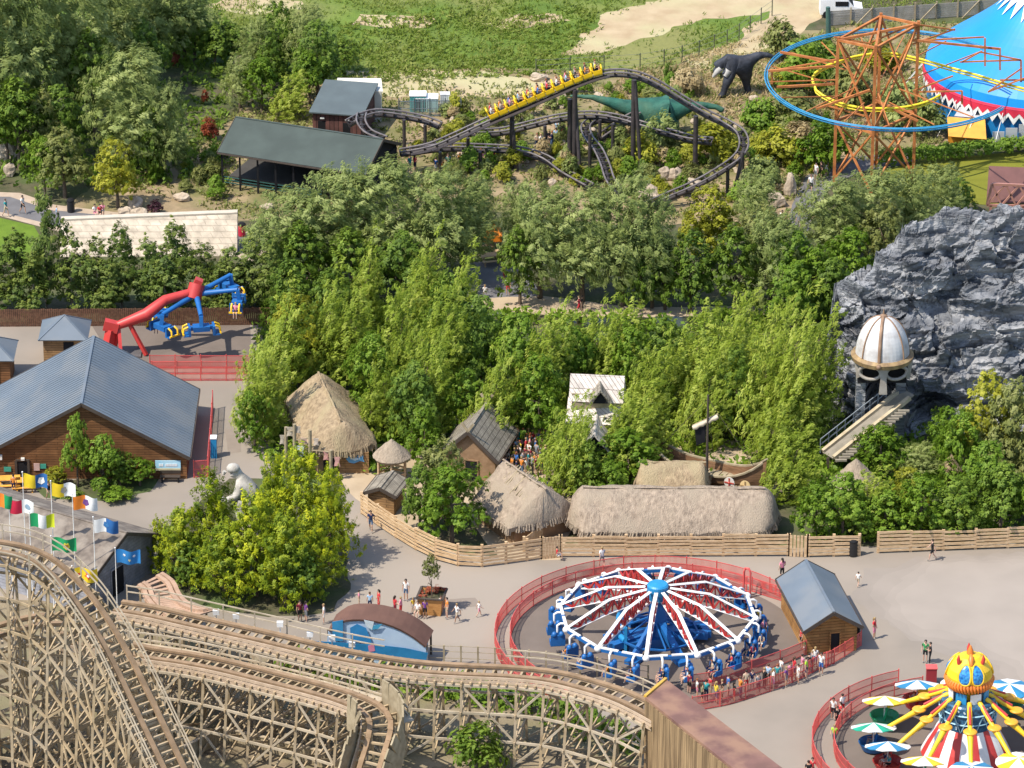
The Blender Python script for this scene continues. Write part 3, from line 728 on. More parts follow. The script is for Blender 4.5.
M_boulder = mat('pale_boulder', (0.50, 0.41, 0.31), (0.33, 0.26, 0.19), scale=1.2, detail=8, rough=0.9, bump=0.05, space='obj')

def gable(name, label, cat, A, B, width, eave, ridge, over, wall, roof, group=None, trim=M_trim, ribs=0.0, gover=None, door=None, thick=0.14):
    """pitched-roof building; A, B ground points under the two gable ends"""
    A = Vector((A.x, A.y, 0)); B = Vector((B.x, B.y, 0))
    t = thing(name, label, cat, A, group)
    d = (B - A).normalized(); s = Vector((-d.y, d.x, 0)) * -1          # s: to the right when looking along d
    hw = width / 2; z = Vector((0, 0, 1))
    k = (ridge - eave) / hw
    w = MB()
    pen = lambda P: [P - s * hw, P + s * hw, P + s * hw + z * eave, P + z * ridge, P - s * hw + z * eave]
    a = pen(A); b = pen(B)
    w.add(a + b, [(0, 1, 2, 3, 4), (9, 8, 7, 6, 5), (1, 6, 7, 2), (0, 4, 9, 5)])
    part('wall', w, wall, t)
    go = over if gover is None else gover
    r = MB(); P0 = A - d * go; P1 = B + d * go; e = hw + over; lift = z * (thick + 0.02)
    for sg in (-1, 1):
        q = [P0 + z * ridge + lift, P0 + s * sg * e + z * (ridge - k * e) + lift, P1 + s * sg * e + z * (ridge - k * e) + lift, P1 + z * ridge + lift]
        if sg > 0: pts = q
        else: pts = q[::-1]
        r.slab(pts, thick)
        if ribs:
            L = (P1 - P0).length; nrm = Vector((0, 0, 1)) * hw + s * sg * (ridge - eave); nrm.normalize()
            n = int(L / ribs)
            for i in range(n + 1):
                o = d * (i * L / n)
                r.bar(q[0] + o + nrm * 0.012 + s * sg * 0.05, q[1] + o + nrm * 0.012, 0.05, 0.025, up=nrm)
    ro = part('roof', r, roof, t)
    f = MB()
    for P in (P0 - d * 0.03, P1 + d * 0.03):
        for sg in (-1, 1):
            f.bar(P + z * (ridge + 0.05), P + s * sg * (e + .03) + z * (ridge - k * e + 0.05), 0.06, 0.26, up=(0, 0, 1))
    for sg in (-1, 1):
        f.bar(P0 + s * sg * (e + 0.05) + z * (ridge - k * e + 0.06), P1 + s * sg * (e + 0.05) + z * (ridge - k * e + 0.06), 0.09, 0.12)
    part('roof_trim', f, trim, t)
    f = MB(); f.bar(P0 + z * (ridge + thick + .03), P1 + z * (ridge + thick + .03), 0.2, 0.05); part('ridge_cap', f, roof, ro)
    if door:
        off, dw, dh = door
        D = MB(); c = A + s * off - d * 0.02
        D.bar(c - s * dw / 2 + z * dh / 2, c + s * dw / 2 + z * dh / 2, 0.05, dh)
        do = part('door', D, M_dark, t)
        F = MB()
        for sg in (-1, 1): F.box(c + s * sg * (dw / 2 + .05) - d * 0.03 + z * dh / 2, (0.1, 0.1, dh), math.atan2(s.y, s.x))
        F.bar(c - s * (dw / 2 + .1) - d * 0.03 + z * (dh + .05), c + s * (dw / 2 + .1) - d * .03 + z * (dh + .05), 0.1, 0.1)
        part('frame', F, wall, do)
    return t, A, d, s

def disp(p, sc_, amp):
    return noise.noise_vector(Vector(p) * sc_) * amp
def thatch(name, label, cat, A, B, width, eave, ridge, m, wall_m, over=0.6, pw=1.5, group=None, wall_h=None, hip=0.25, drop=0.35):
    A = Vector((A.x, A.y, 0)); B = Vector((B.x, B.y, 0)); L = (B - A).length
    d = (B - A).normalized(); s = Vector((d.y, -d.x, 0)); z = Vector((0, 0, 1)); C = (A + B) / 2
    t = thing(name, label, cat, C, group)
    nu, nv = max(16, int(L / 0.3)), 26
    hl, hw = L / 2 + over, width / 2 + over
    vs = []; top = MB()
    for i in range(nu + 1):
        u = -1 + 2 * i / nu
        for j in range(nv + 1):
            v = -1 + 2 * j / nv
            # square to rounded plan
            uu = math.copysign(1 - (1 - abs(u)) ** 1.0, u)
            endf = max(0.0, (abs(uu) - (1 - hip)) / hip)
            x = hl * uu * (1 - 0.10 * (abs(v) ** 3) * (abs(uu) ** 6)); y = hw * v * (1 - 0.22 * endf ** 2)
            h = (1 - abs(v) ** pw) * (1 - endf ** 2.2) ** 0.8 if endf < 1 else 0
            zz = eave + (ridge - eave) * h
            p = C + d * x + s * y + z * zz
            p += disp(p, 0.7, 0.16) + disp(p, 3.0, 0.08)
            vs.append(p)
    W = nv + 1
    top.add(vs, [(i * W + j, (i + 1) * W + j, (i + 1) * W + j + 1, i * W + j + 1) for i in range(nu) for j in range(nv)], 0, True)
    edge = [(i * W) for i in range(nu + 1)] + [nu * W + j for j in range(1, W)] + [i * W + nv for i in range(nu - 1, -1, -1)] + [j for j in range(nv - 1, 0, -1)]
    ring = [vs[k] for k in edge]; low = [C + (p - C) * 0.985 for p in ring]
    low = [Vector((p.x, p.y, q.z - drop)) for p, q in zip(low, ring)]
    n = len(ring)
    top.add(ring + low, [(i, n + i, n + (i + 1) % n, (i + 1) % n) for i in range(n)], 0, False)
    top.add(low, [tuple(range(n))], 0)
    # shaggy straw ends hanging at the eaves and along the ridge
    for k in range(0, n):
        p = ring[k]; o = Vector((p.x - C.x, p.y - C.y, 0)).normalized()
        for _ in range(5):
            q = p + Vector((random.uniform(-.15, .15), random.uniform(-.15, .15), random.uniform(-.1, .05)))
            top.bar(q - o * .15 + z * .08, q + o * random.uniform(.0, .06) - z * random.uniform(.3, .48), 0.09, 0.03)
    part('roof', top, m, t)
    rg = MB()
    rp = [C + d * (hl * (1 - hip * 0.85) * u) + z * (ridge + 0.03) for u in np.linspace(-1, 1, 14)]
    rp = [p + disp(p, 1.5, .08) for p in rp]
    rg.tube(rp, 0.10, 6, flat=.6)
    part('ridge_cap', rg, m, t)
    wl = MB(); h = wall_h or eave - 0.1
    q = [A - s * width / 2 * .9 + d * .2, A + s * width / 2 * .9 + d * .2, B + s * width / 2 * .9 - d * .2, B - s * width / 2 * .9 - d * .2]
    wl.prism([(p.x, p.y) for p in q], 0, h)
    part('wall', wl, wall_m, t)
    return t, C, d, s

# ---- big barn
Yf = Yr(479)
bx0, bx1 = AT(-18, 479, Yf).x, AT(187, 479, Yf).x
apex = AT(86, 402, Yf)
A = Vector(((bx0 + bx1) / 2, Yf, 0)); B = Vector((A.x, Yf + 11.4, 0))
barn, A_, d_, s_ = gable('barn', 'big brown plank barn with a wide grey metal roof and a sign by its bench', 'barn', A, B, bx1 - bx0, 1.9, apex.z - .1, 0.28, M_planks, M_metalroof, ribs=0.42, gover=0.35)
def on_front(px0, py0, px1, py1, mb, off, th=0.05, m=0):
    p, q = AT(px0, py1, Yf - off), AT(px1, py0, Yf - off)
    mb.box(((p.x + q.x) / 2, Yf - off, (p.z + q.z) / 2), (q.x - p.x, th, q.z - p.z), m=m)
dm = MB(); on_front(17, 462, 28, 482.5, dm, 0.03); dr = part('door', dm, M_dark, barn)  # near-black panel paints the unlit inside of the open doorway
dm = MB(); on_front(15.6, 461, 17, 482.5, dm, 0.06, .1); on_front(28, 461, 29.4, 482.5, dm, 0.06, .1); on_front(15.6, 459.6, 29.4, 461, dm, 0.06, .1); part('frame', dm, M_trim, dr)
for x0, y0, x1, y1, c, lb in [(4, 467, 11, 471.5, (0.05, 0.30, 0.22), 'small green wall sign left of the door'), (34, 463.5, 39.5, 470.5, (0.62, 0.42, 0.38), 'pale pink notice right of the door'), (40.5, 464, 46, 468.5, (0.06, 0.35, 0.26), 'small green wall sign right of the door')]:
    dm = MB(); on_front(x0, y0, x1, y1, dm, 0.05); part('wall_sign', dm, paint(c), barn, lb)
dm = MB(); on_front(21, 458, 24.5, 460, dm, 0.12, .2); on_front(-1, 455, 2, 459.5, dm, 0.12, .2); part('wall_lamp', dm, paint((.75, .73, .68)), barn)
sg = thing('sign_board', 'pale blue banner sign on the barn wall above the bench', 'sign', AT(168, 470, Yf - .1))
dm = MB(); on_front(155.5, 460.5, 180.5, 470.5, dm, 0.06); part('panel', dm, mat('banner_sky', (0.30, 0.60, 0.78), (0.45, 0.68, 0.80), scale=0.9), sg)
dm = MB(); on_front(155.5, 468.2, 180.5, 470.5, dm, 0.075, .05); part('sand_strip', dm, paint((.66, .58, .36)), sg)
dm = MB()
for x, w in [(159, 1.2), (160.6, .8), (161.8, 1.2), (165.5, 1.1), (167, 1.2), (168.6, .9), (169.9, 1.3), (171.6, 1), (173, 1.2), (174.6, 1.2), (176.2, 1)]:
    on_front(x, 463.8, x + w, 466.4, dm, 0.09, .03)
part('lettering', dm, paint((.85, .85, .85)), sg)
bn = thing('bench', 'wooden bench under the banner sign on the barn wall', 'bench', AT(170, 476, Yf - .7))
p = AT(170, 478, Yf - .7); bx = p.x
dm = MB(); [dm.box((bx, Yf - .62 + k * .16, .45), (1.5, .14, .05)) for k in range(3)]; part('seat', dm, M_trim, bn)
dm = MB(); [dm.box((bx, Yf - .2, .6 + k * .15), (1.5, .04, .11)) for k in range(2)]; part('backrest', dm, M_trim, bn)
for sx in (-.6, .6):
    dm = MB(); dm.box((bx + sx, Yf - .45, .21), (.1, .5, .42)); part('leg', dm, M_dark, bn)

# ---- hip-roofed pavilions
def pavilion(name, label, px, row, w, eave, peak, wallm, roofm, group=None, dep=None, wall_f=0.82):
    c = G(px, row); dep = dep or w
    t = thing(name, label, 'pavilion', c, group)
    h = w / 2; k = dep / 2
    r = MB(); e = [Vector((c.x - h, c.y - k, eave)), Vector((c.x + h, c.y - k, eave)), Vector((c.x + h, c.y + k, eave)), Vector((c.x - h, c.y + k, eave))]
    ap = Vector((c.x, c.y, peak))
    for i in range(4):
        r.slab([e[i], e[(i + 1) % 4], ap], 0.12)
    for i in range(4): r.bar(e[i], ap, .12, .06)
    part('roof', r, roofm, t)
    wl = MB(); wl.box((c.x, c.y, eave / 2 - .05), (w * wall_f, dep * wall_f, eave - .1)); part('wall', wl, wallm, t)
    d = MB(); d.box((c.x + w * .1, c.y - dep * wall_f / 2 - .02, .95), (.8, .05, 1.9)); part('door', d, M_dark, t)
    return t
M_tanplanks = brickmat('tan_boards', (0.34, 0.20, 0.09), (0.28, 0.16, 0.07), (0.1, .06, .03), 2.5, .2)
pavilion('pavilion', 'small brown pavilion with grey hipped roof behind the big barn', 66, 356, 3.85, 2.2, 3.5, M_tanplanks, M_metalroof)
pavilion('pavilion', 'grey-roofed kiosk cut by the left border beside the small pavilion', -8, 379, 3.9, 2.4, 3.7, M_planks, M_metalroof)

# ---- long green-black station of the black coaster
Arow, Brow = V(381, 141, 196), V(238, 118, 174)
gable('station', 'long open coaster station with a green-black pitched roof', 'station', Vector((Arow.x, Arow.y, 0)), Vector((Brow.x, Brow.y, 0)), 7.2, 3.3, 5.0, 0.15, M_dark, M_greenroof, gover=.2)
st = [o for o in col.objects if o.name == 'station'][0]
for ch in list(st.children):
    if ch.name.startswith('wall'): bpy.data.objects.remove(ch)
wl = MB(); d = (Brow - Arow); d.z = 0; d.normalize(); s = Vector((-d.y, d.x, 0)); a0 = Vector((Arow.x, Arow.y, 0)); Ls = (Vector((Brow.x, Brow.y, 0)) - a0).length
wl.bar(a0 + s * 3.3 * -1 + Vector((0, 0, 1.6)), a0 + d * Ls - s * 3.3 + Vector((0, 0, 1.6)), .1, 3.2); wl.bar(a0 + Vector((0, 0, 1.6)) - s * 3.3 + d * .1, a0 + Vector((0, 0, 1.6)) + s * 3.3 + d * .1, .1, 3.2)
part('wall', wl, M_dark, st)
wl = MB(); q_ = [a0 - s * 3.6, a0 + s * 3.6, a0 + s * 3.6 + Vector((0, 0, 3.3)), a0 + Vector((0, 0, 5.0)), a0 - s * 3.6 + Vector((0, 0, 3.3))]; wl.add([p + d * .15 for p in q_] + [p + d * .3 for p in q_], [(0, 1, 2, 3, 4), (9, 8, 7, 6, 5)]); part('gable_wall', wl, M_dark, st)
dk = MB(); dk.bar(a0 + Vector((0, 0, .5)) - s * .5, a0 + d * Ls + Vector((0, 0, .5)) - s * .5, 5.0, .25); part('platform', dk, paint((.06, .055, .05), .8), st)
for i in range(9):
    pm = MB(); q = a0 + d * (i * Ls / 8) + s * 3.35; pm.box((q.x, q.y, 1.6), (.16, .16, 3.3)); part('post', pm, M_dark, st)
rl_ = MB()
for h in (.55, .8, 1.05): rl_.bar(a0 + s * 3.3 + Vector((0, 0, h)) + d * 4, a0 + d * Ls + s * 3.3 + Vector((0, 0, h)), .05)
part('railing', rl_, paint((.03, .10, .09)), st)

# ---- dark red shed behind it
sh = thing('shed', 'dark red boarded shed with a grey sloping roof behind the station', 'shed', G(345, 138))
f0, f1 = G(313, 139), G(361, 143); bk = Vector((1.2, 5.5, 0))
w = MB()
zz = lambda p, h: Vector((p.x, p.y, h))
w.add([zz(f0, 0), zz(f1, 0), zz(f1 + bk, 0), zz(f0 + bk, 0), zz(f0, 2.5), zz(f1, 2.5), zz(f1 + bk, 3.1), zz(f0 + bk, 3.1)], [(0, 1, 5, 4), (1, 2, 6, 5), (2, 3, 7, 6), (3, 0, 4, 7)], 0)
part('wall', w, M_darkplanks, sh)
w = MB(); w.slab([zz(f0, 2.62) + Vector((-.3, -.3, 0)), zz(f1, 2.62) + Vector((.2, -.3, 0)), zz(f1 + bk, 3.3) + Vector((.2, .2, 0)), zz(f0 + bk, 3.3) + Vector((-.3, .2, 0))], .12)
part('roof', w, mat('slate_grey_roof', (.10, .125, .13), (.085, .105, .11), scale=.6, rough=.6), sh)
for k in (.2, .72):
    w = MB(); q = f0.lerp(f1, k); w.box((q.x, q.y - .03, 1.0), (.75, .06, 1.5)); part('window', w, M_dark, sh)
    w = MB(); w.box((q.x, q.y - .12, 2.05), (.35, .12, .12)); part('lamp', w, paint((.8, .8, .75)), sh)
wx = thing('white_roofed_cabin', 'white flat-roofed cabin just behind the dark red shed', 'cabin', G(360, 118))
w = MB(); q = G(359, 122); w.box((q.x, q.y + 1.2, 1.4), (3.9, 2.4, 2.8)); part('wall', w, paint((.6, .58, .5)), wx)
w = MB(); w.slab([Vector((q.x - 2.1, q.y, 2.95)), Vector((q.x + 2.1, q.y, 2.85)), Vector((q.x + 1.9, q.y + 2.6, 3.05)), Vector((q.x - 1.9, q.y + 2.6, 3.1))], .12); part('roof', w, paint((.72, .68, .58)), wx)

# ---- stone wall
sw = thing('stone_wall', 'long pale stone block wall behind the dark alder row', 'wall', G(150, 255))
w = MB(); p0, p1 = G(60, 257), G(237, 256)
top0, top1 = V(60, 220, 247).z, V(237, 213, 246).z
b = Vector((0, 2.5, 0)); bk_ = Vector((0, 1.95, 0))
w.add([p0, p1, p1 + b, p0 + b, zz(p0, top0) + bk_, zz(p1, top1) + bk_, zz(p1 + b, top1), zz(p0 + b, top0)], [(0, 1, 5, 4), (1, 2, 6, 5), (2, 3, 7, 6), (3, 0, 4, 7), (4, 5, 6, 7)])
part('stone_face', w, M_stone, sw)
w = MB(); w.bar(zz(p0, top0 + .06) + b * .89, zz(p1, top1 + .06) + b * .89, .62, .13); part('coping', w, paint((.52, .45, .36), .9), sw)

# ---- thatched village
t, C, d, s = thatch('thatched_house', 'large thatched house with a blue fish sign on its tan gable wall', 'house', G(343, 473), G(318, 418), 4.1, 2.0, 4.0, M_thatch2, M_daub, over=.55, pw=1.15, hip=.22)
fs = thing('fish_sign', 'blue fish-shaped sign on tan wall of the thatched house', 'sign', G(355, 474))
w = MB(); Yw = G(343, 473).y - .12
pts = [AT(346, 459, Yw), AT(350, 455.5, Yw), AT(356, 454.5, Yw), AT(361, 456, Yw), AT(364, 454.5, Yw), AT(363, 459, Yw), AT(364.5, 462, Yw), AT(360, 461, Yw), AT(354, 463.5, Yw), AT(349, 462.5, Yw)]
w.slab([p for p in pts][::-1], .06); part('fish_panel', w, paint((.10, .34, .62)), fs)
w = MB(); w.slab([AT(350, 459, Yw - .08), AT(355, 457.2, Yw - .08), AT(360, 459, Yw - .08), AT(355, 460.8, Yw - .08)][::-1], .03); part('fish_body', w, paint((.45, .62, .75)), fs)
# front wall face of that house (flat gable under the thatch)
w = MB(); w.box((AT(344, 470, Yw + .1).x, Yw + .12, .85), (3.7, .14, 1.7)); part('front_wall', w, M_tanplanks, t)
w = MB(); w.box((AT(331, 470, Yw).x, Yw + .02, .95), (1.1, .1, 1.7)); part('doorway_shade', w, M_dark, t)  # solid near-black box, shade of the entrance put into its colour

def round_hut(name, label, px, row, r, eave, peak, m, posts=0, wallm=None, group=None):
    c = G(px, row); t = thing(name, label, 'hut', c, group)
    w = MB(); prof = [(r * .9, eave - .22), (r, eave)] + [(r * (1 - k / 8) ** 1.0 + .02, eave + (peak - eave) * (k / 8) ** 0.92) for k in range(1, 9)]
    w.lathe(prof, c, 26)
    w.v = [tuple(Vector(p) + disp(p, 2.2, .07)) for p in w.v]
    part('roof', w, m, t)
    for k in range(posts):
        a = 2 * math.pi * (k + .5) / posts; q = MB(); q.tube([(c.x + r * .8 * math.cos(a), c.y + r * .8 * math.sin(a), 0), (c.x + r * .8 * math.cos(a), c.y + r * .8 * math.sin(a), eave + .1)], .09, 8); part('post', q, M_wood, t)
    if posts:
        q = MB()
        for k in range(posts):
            if k == posts // 2: continue
            a, b = [2 * math.pi * (k + j + .5) / posts for j in (0, 1)]
            for h in (.4, .75): q.bar((c.x + r * .8 * math.cos(a), c.y + r * .8 * math.sin(a), h), (c.x + r * .8 * math.cos(b), c.y + r * .8 * math.sin(b), h), .05, .14)
        part('railing', q, M_wood, t)
    if wallm:
        q = MB(); q.lathe([(r * .8, 0), (r * .8, eave)], c, 20); part('wall', q, wallm, t)
    return t
round_hut('thatched_gazebo', 'small open thatched gazebo on posts beside the thatched house', 392, 480, 1.4, 2.0, 3.35, M_thatch, 6)
gable('ticket_booth', 'low plank booth with grey sloping roof inside the log fence', 'booth', G(381, 514), G(392, 500), 2.0, 1.65, 2.1, .25, M_tanplanks, M_shingle)
t, A_, d_, s_ = gable('shingled_hall', 'tall wooden hall with steep grey shingle roof and crossed gable boards', 'hall', G(469, 480), G(487, 452), 4.0, 2.0, 3.95, .3, M_daub, M_shingle, door=(0.2, .9, 1.6))
e = A_ - d_ * .3
for sgn in (-1, 1):
    w = MB(); w.bar(e + Vector((0, 0, 3.6)) - s_ * sgn * .35, e + Vector((0, 0, 4.75)) + s_ * sgn * .45, .1, .2)
    part('crossed_board', w, M_oldwood, t)
    w = MB(); e2 = Vector((G(487, 452).x, G(487, 452).y, 0)); w.bar(e2 + Vector((0, 0, 3.6)) - s_ * sgn * .35, e2 + Vector((0, 0, 4.75)) + s_ * sgn * .45, .1, .2)
    part('crossed_board', w, M_oldwood, t)
thatch('thatched_barn', 'shaggy thatched building standing at an angle beside the crowd', 'house', G(545, 540), G(505, 512), 5.4, 1.7, 4.1, M_thatch, M_daub, over=.35, pw=1.02, hip=.05)
thatch('thatched_longhouse', 'very long low rounded thatched roof right behind the log fence', 'longhouse', G(575, 532), G(771, 533), 4.8, 1.4, 3.55, M_thatch, M_daub, over=.5, pw=1.9, hip=.16)
thatch('thatched_stand', 'shorter thatched roof behind the long one beside the wooden ship', 'house', G(640, 499), G(704, 500), 3.4, 1.7, 3.0, M_thatch2, M_daub, over=.3, pw=2.0, hip=.08)
thatch('thatched_shelter', 'flat straw-covered deck just below the wooden ship', 'shelter', G(722, 507), G(752, 512), 2.2, 1.0, 1.5, M_thatch2, M_daub, over=.3, pw=2.4, hip=.2)
round_hut('conical_hut', 'pointed conical thatch hut among bushes below the water chute', 855, 498, 1.75, 1.3, 3.2, M_thatch, wallm=M_daub)
round_hut('conical_hut', 'small straw cone cut by bushes beside the murky pond', 950, 478, .8, .7, 2.0, M_thatch2, wallm=M_daub)
# stave church
ch = thing('stave_church', 'bleached wooden church with stacked white shingle roofs in the wood', 'church', G(597, 457))
def roof_pair(P0, P1, hw, eave, ridge, mb, th=.12):
    P0 = Vector((P0.x, P0.y, 0)); P1 = Vector((P1.x, P1.y, 0)); d = (P1 - P0).normalized(); s = Vector((d.y, -d.x, 0)); z = Vector((0, 0, 1))
    for sg in (-1, 1):
        q = [P0 + z * ridge, P0 + s * sg * hw + z * eave, P1 + s * sg * hw + z * eave, P1 + z * ridge]
        mb.slab(q if sg > 0 else q[::-1], th)
w = MB(); roof_pair(G(570, 450), G(624, 452.5), 1.25, 4.6, 6.3, w); part('upper_roof', w, M_whiteshingle, ch)
w = MB(); roof_pair(G(568, 451), G(622, 453.5), 2.1, 3.3, 4.5, w); part('lower_roof', w, M_whiteshingle, ch)
w = MB(); p = G(597, 451.5); w.box((p.x, p.y, 2.2), (3.6, 2.0, 4.6)); w.box((p.x, p.y, 4.6), (3.8, 1.5, 1.0)); part('wall', w, M_oldwood, ch)
w = MB(); roof_pair(G(600, 463), G(599, 452), .85, 4.9, 5.95, w); part('dormer_roof', w, M_shingle, ch)
w = MB(); p = G(600, 461.5); w.add([(p.x - .6, p.y, 4.75), (p.x + .6, p.y, 4.75), (p.x, p.y, 5.6)], [(0, 1, 2)]); part('dormer_shade', w, M_dark, ch)  # flat near-black face paints the shade inside the dormer
w = MB(); roof_pair(G(594, 482), G(597, 456), 1.2, 2.4, 3.9, w); part('nave_roof', w, M_whiteshingle, ch)
w = MB(); p = G(594, 478); q = G(597, 458); w.box(((p.x + q.x) / 2, (p.y + q.y) / 2, 1.2), (1.7, q.y - p.y, 2.4)); part('nave', w, M_oldwood, ch)
w = MB(); p = G(594, 480); w.add([(p.x - .8, p.y, 0), (p.x + .8, p.y, 0), (p.x + .8, p.y, 2.6), (p.x, p.y, 3.6), (p.x - .8, p.y, 2.6)], [(0, 1, 2, 3, 4)]); part('porch_shade', w, M_dark, ch)  # closed near-black face, the porch's inner shade is its colour

# ---- log fence
def log_fence(label, pts, h=1.75, group='log plank fence runs', solid=False, step=2.25):
    P = [G(*p) for p in pts]; t = thing('log_fence', label, 'fence', P[0], group)
    path = catmull(P, step) if len(P) > 2 else [P[0].lerp(P[1], k / max(1, round((P[1] - P[0]).length / step))) for k in range(max(1, round((P[1] - P[0]).length / step)) + 1)]
    for p in path:
        w = MB(); w.box((p.x, p.y, h / 2), (.2, .16, h + .08)); part('post', w, M_wood, t)
    w = MB()
    for a, b in zip(path[:-1], path[1:]):
        dd = (b - a).normalized(); nn = Vector((dd.y, -dd.x, 0)) * (.10 if dd.x > 0 else -.10)
        if solid:
            n = int((b - a).length / .22)
            for k in range(n):
                q = a.lerp(b, (k + .5) / n) + nn; w.box((q.x, q.y, h / 2), (.19, .05, h * random.uniform(.94, 1.02)), math.atan2(dd.y, dd.x))
        else:
            z = .16
            while z < h - .05:
                bw = random.uniform(.13, .21)
                w.bar(a + nn + Vector((0, 0, z + bw / 2 + random.uniform(-.02, .02))), b + nn + Vector((0, 0, z + bw / 2 + random.uniform(-.03, .03))), .05, bw)
                z += bw + random.uniform(.07, .13)
    part('planks', w, M_wood, t)
    return t
log_fence('curving log plank fence from the booth down past the bushy tree', [(362, 514), (378, 526), (396, 538), (416, 550), (436, 560), (458, 566), (482, 567), (506, 564), (527, 561), (541, 559)])
log_fence('short solid board gate in log fence left of the longhouse', [(542, 559), (560, 557)], solid=True, step=1.4)
log_fence('straight log plank fence in front of the long thatched roof', [(561, 557), (788, 556)])
log_fence('solid board gate in log fence right of the long thatched roof', [(789, 556), (807, 557)], solid=True, step=1.4)
log_fence('short shaded log fence between the board gate and the dark opening', [(808, 557), (859, 556)])
log_fence('log plank fence in front of the rock reaching the right border', [(878, 553), (1040, 547)], h=1.65)
log_fence('weathered board ramp wall leading behind the angled thatched building', [(524, 552), (553, 530)], h=1.2, solid=True)

# ---- wooden ship
hp0, hp1 = G(652, 472), G(764, 496)
sp = thing('longship', 'brown wooden ship with mast and round shields beside the thatched roofs', 'ship', hp0.lerp(hp1, .5))
d = (hp1 - hp0).normalized(); s = Vector((-d.y, d.x, 0)); L = (hp1 - hp0).length
secs = 15; hull = MB(); vs = []
for i in range(secs):
    u = i / (secs - 1); bw = 1.25 * (math.sin(math.pi * (0.06 + 0.9 * u)) ** 0.6); sheer = 1.15 + 1.5 * abs(2 * u - 1) ** 3
    c = hp0 + d * (L * u)
    for y, zf in [(-1, 1), (-.92, .55), (-.6, .15), (0, 0), (.6, .15), (.92, .55), (1, 1), (.9, 1.0), (.82, .55), (0, .42), (-.82, .55), (-.9, 1.0)]:
        vs.append(c + s * (bw * y) + Vector((0, 0, .15 + sheer * zf)))
hull.add(vs, [(i * 12 + k, i * 12 + (k + 1) % 12, (i + 1) * 12 + (k + 1) % 12, (i + 1) * 12 + k) for i in range(secs - 1) for k in range(12)])
M_shipwood = mat('ship_wood', (.21, .115, .06), (.13, .07, .035), scale=1.4, stretch=(1, 1, 6), rough=.85)
part('hull', hull, M_shipwood, sp)
for k in (0, 6):
    w = MB()
    for i in range(secs - 1): w.bar(vs[i * 12 + k] + Vector((0, 0, .05)), vs[(i + 1) * 12 + k] + Vector((0, 0, .05)), .2, .12)
    part('rail', w, M_oldwood, sp)
w = MB()
for k in range(14): q = hp0 + d * (L * (.12 + .055 * k)); w.bar(q - s * .95 + Vector((0, 0, .78)), q + s * .95 + Vector((0, 0, .78)), .42, .05)
part('deck', w, M_oldwood, sp)
mb_ = hp0 + d * (L * .49); mast_top = V(707, 394, (G(512, 1).y, 484)[1]).z
w = MB(); w.tube([mb_, mb_ + Vector((0, 0, 7.2))], [.12, .07], 8); part('mast', w, M_trim, sp)
w = MB(); ya, yb = mb_ + Vector((-1.1, 0, 4.7)), mb_ + Vector((.75, .3, 5.5)); w.tube([ya, yb], .08, 8); part('yard', w, M_oldwood, sp)
w = MB(); w.tube([ya.lerp(yb, k / 8) + Vector((0, -.05, -.14 - .04 * (k % 2))) for k in range(9)], [.16 + .05 * (k % 2) for k in range(9)], 8); part('furled_sail', w, paint((.62, .52, .38), .9), sp)
w = MB()
for e in (hp0 + d * .4 + Vector((0, 0, 1.9)), hp1 - d * .6 + Vector((0, 0, 1.9)), mb_ + s * 1.2 + Vector((0, 0, 1.2))): w.tube([mb_ + Vector((0, 0, 6.9)), e], .018, 5)
part('rigging', w, M_trim, sp)
w = MB(); w.slab([ya + Vector((.15, 0, -.2)), ya + Vector((1.0, .05, .1)), ya + Vector((.95, .05, -1.3)), ya + Vector((.3, .0, -1.6))], .03); part('black_flag', w, M_dark, sp)
for i, (u, c1, c2, sd) in enumerate([(.18, (.03, .03, .035), (.3, .3, .3), -1), (.5, (.62, .47, .2), (.3, .2, .08), -1), (.76, (.7, .66, .6), (.45, .06, .04), -1), (.3, (.6, .58, .52), (.06, .06, .07), -1), (.9, (.66, .5, .25), (.3, .2, .1), -1)]):
    q = hp0 + d * (L * u) + s * sd * 1.42 + Vector((0, 0, 1.22)); n_ = s * sd
    w = MB(); ux = d; uz = Vector((0, 0, 1))
    ring = [q + (ux * math.cos(a) + uz * math.sin(a)) * .42 for a in np.linspace(0, 2 * math.pi, 16, endpoint=False)]
    w.slab(ring if (ring[1] - ring[0]).cross(ring[2] - ring[1]).dot(n_) > 0 else ring[::-1], .06)
    sh_ = part('shield', w, paint(c1), sp)
    w = MB()
    for a in (0, math.pi / 2): w.bar(q + n_ * .03 - (ux * math.cos(a) + uz * math.sin(a)) * .38, q + n_ * .03 + (ux * math.cos(a) + uz * math.sin(a)) * .38, .1, .03, up=n_)
    w.sphere(q + n_ * .04, .1); part('shield_cross', w, paint(c2), sh_)

